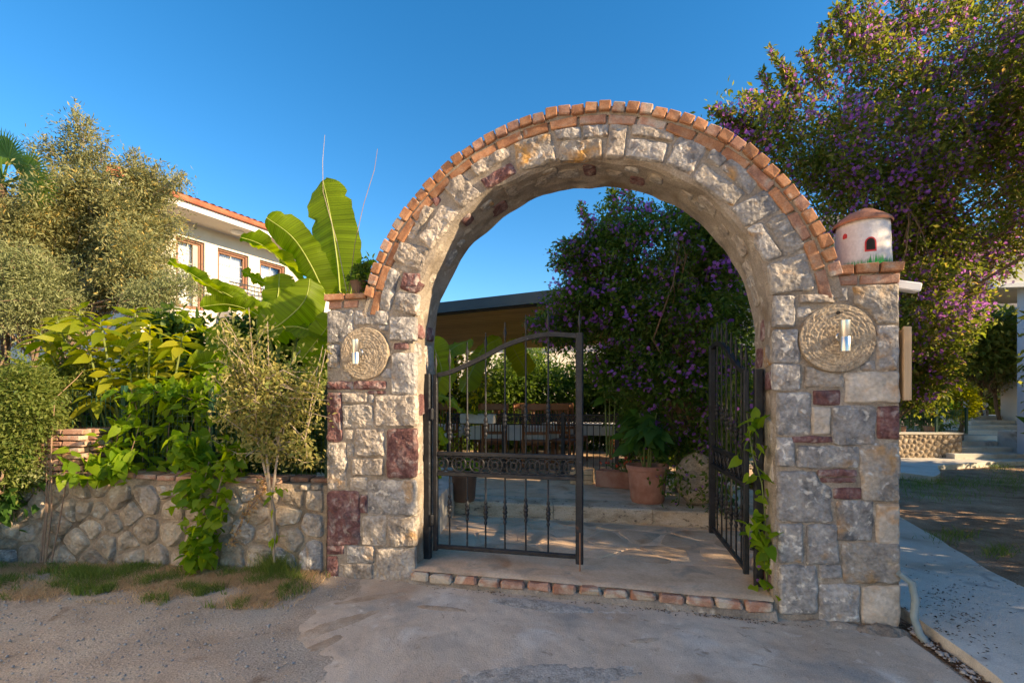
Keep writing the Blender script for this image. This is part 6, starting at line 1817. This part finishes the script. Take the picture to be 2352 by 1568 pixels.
# broad leaved shrub
def rosettes(name, label, base, centers, nl, size, width, m, seed, tilt=.3, curl=.35, stem=M['stem'], sr=.014):
    e = empty(name, base, 0, label, 'shrub'); b = Vector(base); rr = np.random.RandomState(seed); P = []; D = []; Sz = []; mb = MB()
    for c in centers:
        c = Vector(c) - b
        mid = Vector((c.x * .55, c.y * .55, c.z * .55 - .05)); mb.tube([Vector((c.x * .15, c.y * .15, 0)), mid, c], [sr * 1.3, sr, sr * .5], 6, False)
        for k in range(nl):
            a = k * 2.4 + rr.rand() * .5; e_ = .75 - 1.15 * (k / nl) ** .8 + rr.normal(0, .12)
            P.append(c - (c - mid).normalized() * (.16 * k / nl)); D.append((math.cos(a) * math.cos(e_), math.sin(a) * math.cos(e_), math.sin(e_))); Sz.append(size * (.5 + .6 * k / nl))
    leaves('leaves', T_BROAD, np.array([list(p) for p in P]), np.array(D), np.array(Sz), width, m, e, 1.2, curl, 'stuff', seed)
    mb.build('stem', stem, e, True)
    return e
cs = [(180, 710), (130, 730), (230, 735), (310, 715), (345, 740), (90, 760), (270, 770), (200, 790), (120, 800), (330, 790), (60, 840), (170, 850), (250, 840), (390, 800), (420, 770), (300, 850), (215, 890), (140, 760), (360, 850), (290, 740), (440, 840)]
rg6 = random.Random(8)
rosettes('broadleaf_shrub', 'broad leaved shrub with lit yellow green leaf rosettes above the rubble wall', (-4.0, 5.2, .05), [at(x, y, rg6.uniform(4.75, 5.2)) for x, y in cs], 13, .27, .36, M['lf_broad'], 81)
# heart-leaf vine on the fence and hanging over the wall
def vinepts(L): return [[at(*p) for p in q] for q in L]
spray('heart_leaf_vine', 'heart leaved vine climbing the wire fence behind the brick planter', 'vine', (-3.3, 4.75, .85),
      vinepts([[(330, 1080, 4.75), (320, 960, 4.7), (300, 890, 4.7)], [(380, 1090, 4.72), (390, 960, 4.7), (400, 880, 4.7)], [(430, 1090, 4.72), (440, 980, 4.7), (470, 890, 4.7)], [(260, 1080, 4.6), (270, 1000, 4.6), (300, 950, 4.6)], [(210, 1088, 4.5), (250, 1075, 4.42), (300, 1040, 4.45), (320, 980, 4.5)], [(280, 940, 4.7), (340, 900, 4.6), (400, 900, 4.6), (470, 930, 4.6)], [(480, 1000, 4.6), (490, 900, 4.65), (500, 850, 4.7)], [(150, 1085, 4.36), (220, 1085, 4.36), (290, 1060, 4.38)]]), 62, .07, T_HEART, .115, .66, M['lf_heart'], 82, stem_m=M['twig'])
spray('heart_leaf_vine', 'bright lime vine cascading down the middle of the rubble wall', 'vine', (-2.85, 4.55, .88),
      vinepts([[(480, 1090, 4.5), (450, 1030, 4.35), (440, 1080, 4.25)], [(500, 1090, 4.5), (480, 1060, 4.3), (460, 1140, 4.22), (465, 1190, 4.24)], [(520, 1090, 4.5), (520, 1060, 4.3), (500, 1130, 4.2), (490, 1190, 4.22)], [(470, 1090, 4.5), (440, 1130, 4.25), (400, 1150, 4.25)], [(480, 1190, 4.25), (450, 1220, 4.25), (440, 1290, 4.22)], [(480, 1190, 4.26), (480, 1230, 4.25), (450, 1290, 4.2)], [(560, 1095, 4.5), (540, 1050, 4.35), (520, 1030, 4.3)], [(450, 1040, 4.35), (430, 1020, 4.3), (415, 1050, 4.25)]]), 62, .05, T_HEART, .105, .68, M['lf_heart'], 83, stem_m=M['twig'])
spray('dead_vine', 'withered brown vine stem running diagonally down the rubble wall', 'dead vine', (-2.4, 4.42, .8),
      vinepts([[(615, 1095, 4.35), (600, 1130, 4.28), (560, 1185, 4.26), (530, 1250, 4.27)]]), 170, .022, T_DIAMOND, .035, .5, M['deadvine'], 84, stem_m=M['twig'], r=.012)
# small leaved shrub in front of the pier
rg9 = random.Random(4); pts_ = []
forks = [(612, 1040), (640, 1030), (590, 1000), (660, 960), (620, 930), (560, 920), (690, 900), (600, 860), (650, 850), (540, 860), (700, 1010)]
for k in range(78):
    a_ = rg9.choice(forks); tx = rg9.uniform(478, 760); ty = 700 + 430 * rg9.random() ** .9
    if tx > 700 and ty < 770: ty += 90
    if ty > a_[1] + 60: ty = a_[1] + rg9.uniform(-60, 60)
    Yd = 4.2 + rg9.uniform(-.22, .2); mid = ((a_[0] * .45 + tx * .55), (a_[1] * .4 + ty * .6) + rg9.uniform(-15, 20))
    pts_.append([at(a_[0], a_[1], 4.2), at(mid[0], mid[1], (4.2 + Yd) / 2), at(tx, ty, Yd)])
for c_ in ((612, 1040), (640, 1030), (590, 1000)):
    pts_ = [[gp(632, 1290, .03), at(628, 1170, 4.2), at(c_[0], c_[1], 4.2)]] + pts_
for f_ in forks[3:]: pts_.append([at(612 if f_[0] < 630 else 640, 1035, 4.2), at((f_[0] + 625) / 2, (f_[1] + 1030) / 2, 4.2), at(f_[0], f_[1], 4.2)])
sb = spray('small_leaved_shrub', 'twiggy small leaved shrub with tan tips between the wall and the left pier', 'shrub', gp(632, 1290, .03), pts_[3:], 78, .050, T_DIAMOND, .046, .46, M['lf_tan'], 85, stem_m=M['palebark'], r=.006, curl=.1)
mb = MB(); b_ = sb.location
for p_ in pts_[:3]:
    q_ = [p - b_ for p in p_]; mb.tube([q_[0], q_[1] + Vector((rg9.uniform(-.03, .03), 0, 0)), q_[2]], [.015, .012, .009], 8, False)
mb.build('trunk', M['palebark'], sb, True)
spray('gate_creeper', 'leafy creeper with purple flowers smothering the top of the open gate leaf', 'creeper', (2.3, 5.4, .32),
      [[(2.35, 5.4, .33), (2.35, 5.2, 1.3), at(1690, 800, 5.0)], [(2.35, 5.4, .33), (2.30, 5.1, 1.2), at(1720, 840, 4.6)], [(2.4, 5.4, .33), (2.3, 5.1, 1.5), at(1660, 760, 5.1)], [(2.35, 5.4, .33), (2.25, 5.0, 1.0), at(1700, 950, 4.6)], [(2.35, 5.4, .33), (2.3, 5.2, .8), at(1650, 900, 5.2)]], 260, .10, T_DIAMOND, .065, .5, M['lf_dark'], 88, flowers=70, fsize=.04)
spray('young_vine_shoot', 'young lime green shoot of heart leaves on the shrub stem', 'plant', gp(640, 1290, .03), vinepts([[(630, 1290, 4.2), (628, 1200, 4.2), (622, 1150, 4.15)]]) + vinepts([[(622, 1150, 4.15), (615, 1130, 4.1), (650, 1125, 4.1)]]), 5, .02, T_HEART, .10, .6, M['lf_heart'], 86, stem_m=M['palebark'], r=.011)
# understory behind the fence
for i, (x, y, Y, r, lab) in enumerate(((430, 900, 5.5, 130, 'dark understorey shrub behind the fence below the banana leaves'), (640, 950, 5.4, 110, 'dark green shrub behind the fence next to the gate pier'), (250, 930, 5.8, 120, 'dark understorey shrub behind the brick planter'), (560, 1000, 5.3, 90, 'low dark shrub behind the fence under the twiggy shrub'), (400, 800, 6.2, 90, 'mid green shrub in front of the white house wall below the windows'), (600, 800, 6.3, 85, 'mid green shrub behind the banana stalks'), (695, 785, 6.4, 60, 'mid green shrub between the banana stalks and the left pier'))):
    c = at(x, y, Y)
    tree('understorey_shrub', lab, 'shrub', (c.x, Y, .05), (c.x, Y, c.z), [B(x, y, Y, r, r * .9, .4), B(x, y + 90, Y, r, 80, .4)], 420, 9, .10, T_HEART, .10, .6, M['lf_dark'], M['bark'], 110 + i, nb=8, shell=.2, gap=-.5, group='understorey shrubs behind the wire fence')
# pale pruned log and round lattice by the broadleaf shrub
lg = MB().tube([at(128, 955, 5.0), at(150, 915, 5.0), at(172, 880, 5.05)], [.075, .07, .06], 12).build('pale_trunk', M['palebark'], None, True)
tag(lg, 'thick pale pruned trunk leaning beside the brick planter', 'log')
lt = empty('ring_lattice', at(235, 925, 5.15), 0, 'black iron lattice of interlocking rings behind the brick planter', 'lattice')
for r in range(4):
    for k in range(7):
        V = []; c = Vector((-.22 + k * .105 + (.052 if r % 2 else 0), 0, -.16 + r * .09)); R = .058; q = .006; Fc = []
        for i in range(12):
            a = 2 * PI * i / 12
            for j in range(4):
                b = PI / 2 * j; V.append(c + Vector(((R + q * math.cos(b)) * math.cos(a), q * math.sin(b) + (.004 if k % 2 else 0), (R + q * math.cos(b)) * math.sin(a))))
        for i in range(12):
            for j in range(4): Fc.append((i * 4 + j, i * 4 + (j + 1) % 4, ((i + 1) % 12) * 4 + (j + 1) % 4, ((i + 1) % 12) * 4 + j))
        mesh('ring', V, Fc, M['iron'], lt)
# pot with plant and dry stalks on the left cap
pp = aw(.20, .20, 2.507)
cp = empty('plant_pot', pp, 0, 'weathered clay pot on the left pier cap against the brick rim', 'plant pot')
MB().lathe([(.045, 0), (.06, .03), (.072, .10), (.085, .15), (.088, .155), (.08, .155), (.075, .14)], 20).build('body', M['glaze'], cp, True)
MB().lathe([(.075, .145), (.01, .15)], 14).build('soil', M['soil'], cp)
P, D, C = crown([(pp.x, pp.y, pp.z + .22, .13, .11, .09), (pp.x + .08, pp.y, pp.z + .12, .07, .07, .10), (pp.x + .05, pp.y, pp.z + .30, .06, .05, .05)], 150, 9, .016, 17, shell=.2)
pe_ = empty('mossy_pot_plant', pp, 0, 'bushy small leaved plant in the clay pot on the left pier cap', 'plant')
leaves('leaves', T_DIAMOND, P - np.array(pp), D, .028, .6, M['lf_dark'], pe_, .8, .1, 'stuff', 3)
leaves('top_leaves', T_HEART, P[::60] - np.array(pp) + np.array([.03, 0, .08]), D[::60], .06, .7, M['lf_heart'], pe_, .8, .1, 'stuff', 4)
for i, (path, lab) in enumerate((([(800, 690), (775, 560), (742, 440), (741, 370), (746, 310)], 'long pale dry stalk rising over the big banana leaf'), ([(800, 680), (815, 560), (835, 470), (860, 390), (867, 342)], 'long dark dry stalk leaning against the blue sky by the arch rim'))):
    st_ = MB().tube([at(x, y, 4.5) for x, y in path], [.0035, .003, .003, .0025, .0018], 5, False).build('dry_stalk', M['palebark'] if i == 0 else M['twig'], None, True)
    tag(st_, lab, 'dry stalk')
# low plants on the cap edge
P = np.array([list(aw(u, -.02 + rr.rand() * .1, 2.51 + .01 * rr.rand())) for u in rr.uniform(0, .33, 60)])
tag(leaves('cap_weeds', T_DIAMOND, P, rr.normal(0, 1, P.shape) + np.array([0, -.3, .3]), .028, .5, M['lf_broad'], None, .8), 'tiny yellow green weeds along the left pier cap bricks', 'weeds', kind='stuff')

# ------------------------------------------------------------------ right garden beyond the path
def rtree(name, lab, cat, X, Y, blobs, n, per, sp, tm, sz, wd, m, bark, seed, **k):
    return tree(name, lab, cat, (X, Y, k.pop('z0', .74)), (X, Y, blobs[0][2]), blobs, n, per, sp, tm, sz, wd, m, bark, seed, **k)
rtree('olive_tree', 'pale grey olive tree behind the garden stairs on the right', 'tree', at(2250, 0, 15).x, 15, [B(2220, 850, 15, 90, 45, .9), B(2300, 860, 15, 60, 45, .8), B(2160, 870, 15, 50, 35, .6)], 900, 12, .13, T_DIAMOND, .12, .3, M['lf_olive'], M['bark'], 201, nb=12, shell=.3)
rtree('round_clipped_bush', 'round clipped golden green bush behind the mesh fence', 'bush', at(2207, 0, 12.9).x, 12.9, [B(2207, 925, 12.9, 32, 40, .32)], 420, 12, .05, T_DIAMOND, .06, .5, M['lf_broad'], M['bark'], 202, nb=6, shell=.7, gap=-.9)
rtree('green_shrub', 'dark green shrubs between the gate pier and the round bush', 'shrub', at(2120, 0, 13).x, 13, [B(2100, 900, 13, 60, 70, .6), B(2140, 950, 13, 50, 40, .5), B(2080, 800, 13, 50, 60, .5)], 700, 11, .10, T_HEART, .10, .55, M['lf_interior'], M['bark'], 203, nb=8, shell=.3)
rtree('green_tree', 'mid green tree mass under the purple crown beyond the stairs', 'tree', at(2290, 0, 14.6).x, 14.6, [B(2280, 790, 14.6, 80, 70, .9), B(2190, 790, 14.6, 90, 80, .9), B(2330, 760, 14.8, 50, 60, .8), B(2120, 760, 14.6, 90, 90, .9)], 1500, 12, .17, T_DIAMOND, .17, .5, M['lf_hedge'], M['bark'], 204, nb=14, shell=.3, z0=.2)
rtree('dark_tree', 'dark shaded tree with pale trunk at the head of the stairs', 'tree', at(2331, 0, 17).x, 17, [B(2300, 900, 17.5, 80, 40, 1.0), B(2260, 905, 17.5, 50, 45, .8), B(2330, 940, 18, 60, 40, .8), B(2290, 950, 18.5, 70, 40, .8)], 900, 12, .2, T_LANCE, .2, .32, M['lf_dark'], M['palebark'], 205, nb=8, shell=.2, r0=.12, gap=-.7)
rtree('purple_flowering_shrub', 'purple flowering shrub growing low behind the right pier and board', 'shrub', 5.55, 7.2, [B(2110, 820, 7.0, 70, 90, .45), B(2100, 700, 7.0, 70, 80, .45), B(2170, 740, 7.6, 60, 60, .4), B(2110, 910, 7.3, 40, 40, .3)], 1200, 13, .09, T_DIAMOND, .075, .5, M['lf_purple'], M['bark'], 206, nb=18, r0=.03, r1=.008, shell=.3, z0=.04, flowers=800, fsize=.05, stems=2)

# ------------------------------------------------------------------ grass, weeds, leaf litter, pebbles
def blades(name, label, cat, P, h, wd, m, seed, lean=.35):
    rr = np.random.RandomState(seed); n = len(P); h = h * (.5 + rr.rand(n)); az = rr.rand(n) * 2 * PI
    wv = np.stack([np.cos(az), np.sin(az), 0 * az], 1) * wd * (.6 + .8 * rr.rand(n))[:, None]
    ln = rr.normal(0, lean, (n, 3)) * h[:, None]; ln[:, 2] = 0
    tip = P + np.stack([0 * h, 0 * h, h], 1) + ln; mid = P + np.stack([0 * h, 0 * h, h * .55], 1) + ln * .35
    V = np.stack([P - wv, P + wv, mid + wv * .7, tip, mid - wv * .7], 1).reshape(-1, 3)
    b = np.arange(n)[:, None] * 5
    Fc = np.concatenate([b + np.array([[0, 1, 2]]), b + np.array([[0, 2, 4]]), b + np.array([[4, 2, 3]])], 0)
    o = np_mesh(name, V, Fc, 3, m, None); tag(o, label, cat, kind='stuff'); return o
def strip_pts(n, seed, dens):
    rr = np.random.RandomState(seed); P = []
    while len(P) < n:
        u = rr.uniform(-.1, 4.2); v = rr.rand() ** 1.3 * .75
        q = gwp(u, -.05 - v, .02)
        if dens(q.x, q.y, u, v) > rr.rand(): P.append((q.x, q.y, gz(q.x, q.y) + .005))
    return np.array(P)
def dg(x, y, u, v):
    return max(0, min(1, .25 + 2.0 * noise.noise(Vector((x * 3.1, y * 5.5, 1))) + 1.2 * noise.noise(Vector((x * 9, y * 12, 4))) - v * 1.0)) * (1 if u > .1 else .3)
def dd_(x, y, u, v): return max(0, min(1, .75 + 1.3 * noise.noise(Vector((x * 1.8, y * 3, 7))) - v * .9)) * (1 if u > .05 else .25)
blades('grass', 'short green grass growing along the foot of the rubble wall', 'grass', strip_pts(14000, 1, dg), .06, .0026, M['grassblade'], 2, .5)
blades('dry_grass', 'dry straw coloured grass along the lane edge below the wall', 'grass', strip_pts(52000, 3, dd_), .036, .0026, M['drygrass'], 4, 1.3)
tuft = np.array([list(gp(632 + rnd.gauss(0, 22), 1318 + rnd.gauss(0, 6), .03)) for _ in range(900)])
blades('grass_tuft', 'taller grass tuft round the base of the small leaved shrub', 'grass', tuft, .16, .0018, M['grassblade'], 6, .4)
tuft = np.array([list(gp(200 + rnd.gauss(0, 38), 1330 + rnd.gauss(0, 9), .03)) for _ in range(1500)])
blades('grass_tuft', 'brighter green grass tuft near the thin saplings', 'grass', tuft, .085, .002, M['grassblade'], 7, .5)
P = []
rr = np.random.RandomState(12)
for (x, y, sx, sy, n_) in ((2120, 1112, 40, 10, 900), (2290, 1070, 22, 9, 500), (2230, 1110, 45, 7, 500), (2330, 1110, 30, 14, 500), (2190, 1235, 30, 8, 240), (2300, 1270, 25, 6, 160), (2180, 1140, 60, 8, 300)):
    for _ in range(n_): P.append(list(gp(x + rr.normal(0, sx), max(1040, y + rr.normal(0, sy)), .06)))
blades('weeds', 'patches of green weeds on the bare soil right of the pier', 'weeds', np.array(P), .07, .003, M['grassblade'], 8, .7)
# loose leaves on the footpath, in the gutter and on the drive
def scatter_flat(name, label, cat, P, size, m, seed):
    rr = np.random.RandomState(seed); D = rr.normal(0, 1, P.shape); D[:, 2] *= .12
    tag(leaves(name, T_DIAMOND, P, D, size * (.4 + 1.1 * rr.rand(len(P))), .45, m, None, 4.0), label, cat, kind='stuff')
P = []
for _ in range(330):
    x, y = 2160 + rr.normal(0, 62), 1400 + rr.normal(0, 55); q = gp(x, y + abs(x - 2140) * .15, FPZ + .006); P.append(list(q))
for _ in range(130):
    q = gp(rr.uniform(2100, 2350), rr.uniform(1250, 1560), FPZ + .006); P.append(list(q))
P = np.array([p for p in P if p[0] > 2.72 + (p[1] - 3) * .24 and p[0] < 3.75 + (p[1] - 2.8) * .33 and p[1] < 6])
scatter_flat('leaf_litter', 'small dry brown leaves scattered on the footpath slab', 'leaf litter', P, .022, M['litter'], 9)
P = []
for _ in range(900):
    y = rr.uniform(2.3, 3.35); x = 2.58 + (y - 2.64) * .21 + rr.uniform(-.02, .045); P.append((x, y, .0 + .012 * rr.rand()))
scatter_flat('gutter_litter', 'brown leaf litter filling the gutter between drive and footpath', 'leaf litter', np.array(P), .030, M['litter'], 10)
def pebbles(name, label, cat, P, size, m, seed):
    rr = np.random.RandomState(seed); n = len(P)
    oc = np.array([(1, 0, 0), (-1, 0, 0), (0, 1, 0), (0, -1, 0), (0, 0, .7), (0, 0, -.5)]); f = np.array([(0, 2, 4), (2, 1, 4), (1, 3, 4), (3, 0, 4), (2, 0, 5), (1, 2, 5), (3, 1, 5), (0, 3, 5)])
    s_ = (size * (.4 + 1.2 * rr.rand(n) ** 2))[:, None, None]
    V = P[:, None, :] + oc[None] * s_ * (.7 + .6 * rr.rand(n, 6, 1))
    Fc = f[None] + (np.arange(n) * 6)[:, None, None]
    tag(np_mesh(name, V.reshape(-1, 3), Fc.reshape(-1, 3), 3, m, None), label, cat, kind='stuff')
P = []
for _ in range(160):
    y = rr.uniform(2.3, 3.3); x = 2.58 + (y - 2.64) * .21 + rr.uniform(-.02, .04); P.append((x, y, .012))
pebbles('gutter_pebbles', 'pale pebbles lying in the gutter beside the footpath', 'pebbles', np.array(P), .016, M['pebble'], 3)
P = []
while len(P) < 4200:
    x, y = rr.uniform(-5.5, 1), rr.uniform(2.0, 4.6)
    if not drive_keep(x, y): P.append((x, y, gz(x, y) + .003))
pebbles('lane_gravel', 'fine loose gravel scattered on the dirt lane', 'gravel', np.array(P), .0085, M['pebble'], 4)
P = []
for _ in range(230):
    x, y = rr.uniform(-1.5, 2.6), rr.uniform(2.0, 3.9)
    if drive_keep(x, y): P.append((x, y, apron_z(x, y) + .004))
scatter_flat('drive_litter', 'tiny dark dry leaves and crumbs scattered over the concrete drive', 'leaf litter', np.array(P), .010, M['litter'], 11)
P = []
for _ in range(300):
    x = rr.uniform(-.7, 2.0) if rr.rand() < .5 else rr.normal(1.3, .4); y = line_y(x, -.09 - abs(rr.normal(0, .03))); P.append((x, y, apron_z(x, y) + .006))
scatter_flat('threshold_litter', 'dry leaves gathered along the foot of the brick threshold', 'leaf litter', np.array(P), .018, M['litter'], 12)
P = [list(gp(x, y, .05)) for x, y in ((1565, 1385), (1620, 1390), (1660, 1383), (1700, 1388), (1720, 1392), (1590, 1380))]
scatter_flat('green_sprigs', 'a few fallen green leaves in front of the brick threshold', 'fallen leaves', np.array(P * 2), .03, M['lf_heart'], 13)
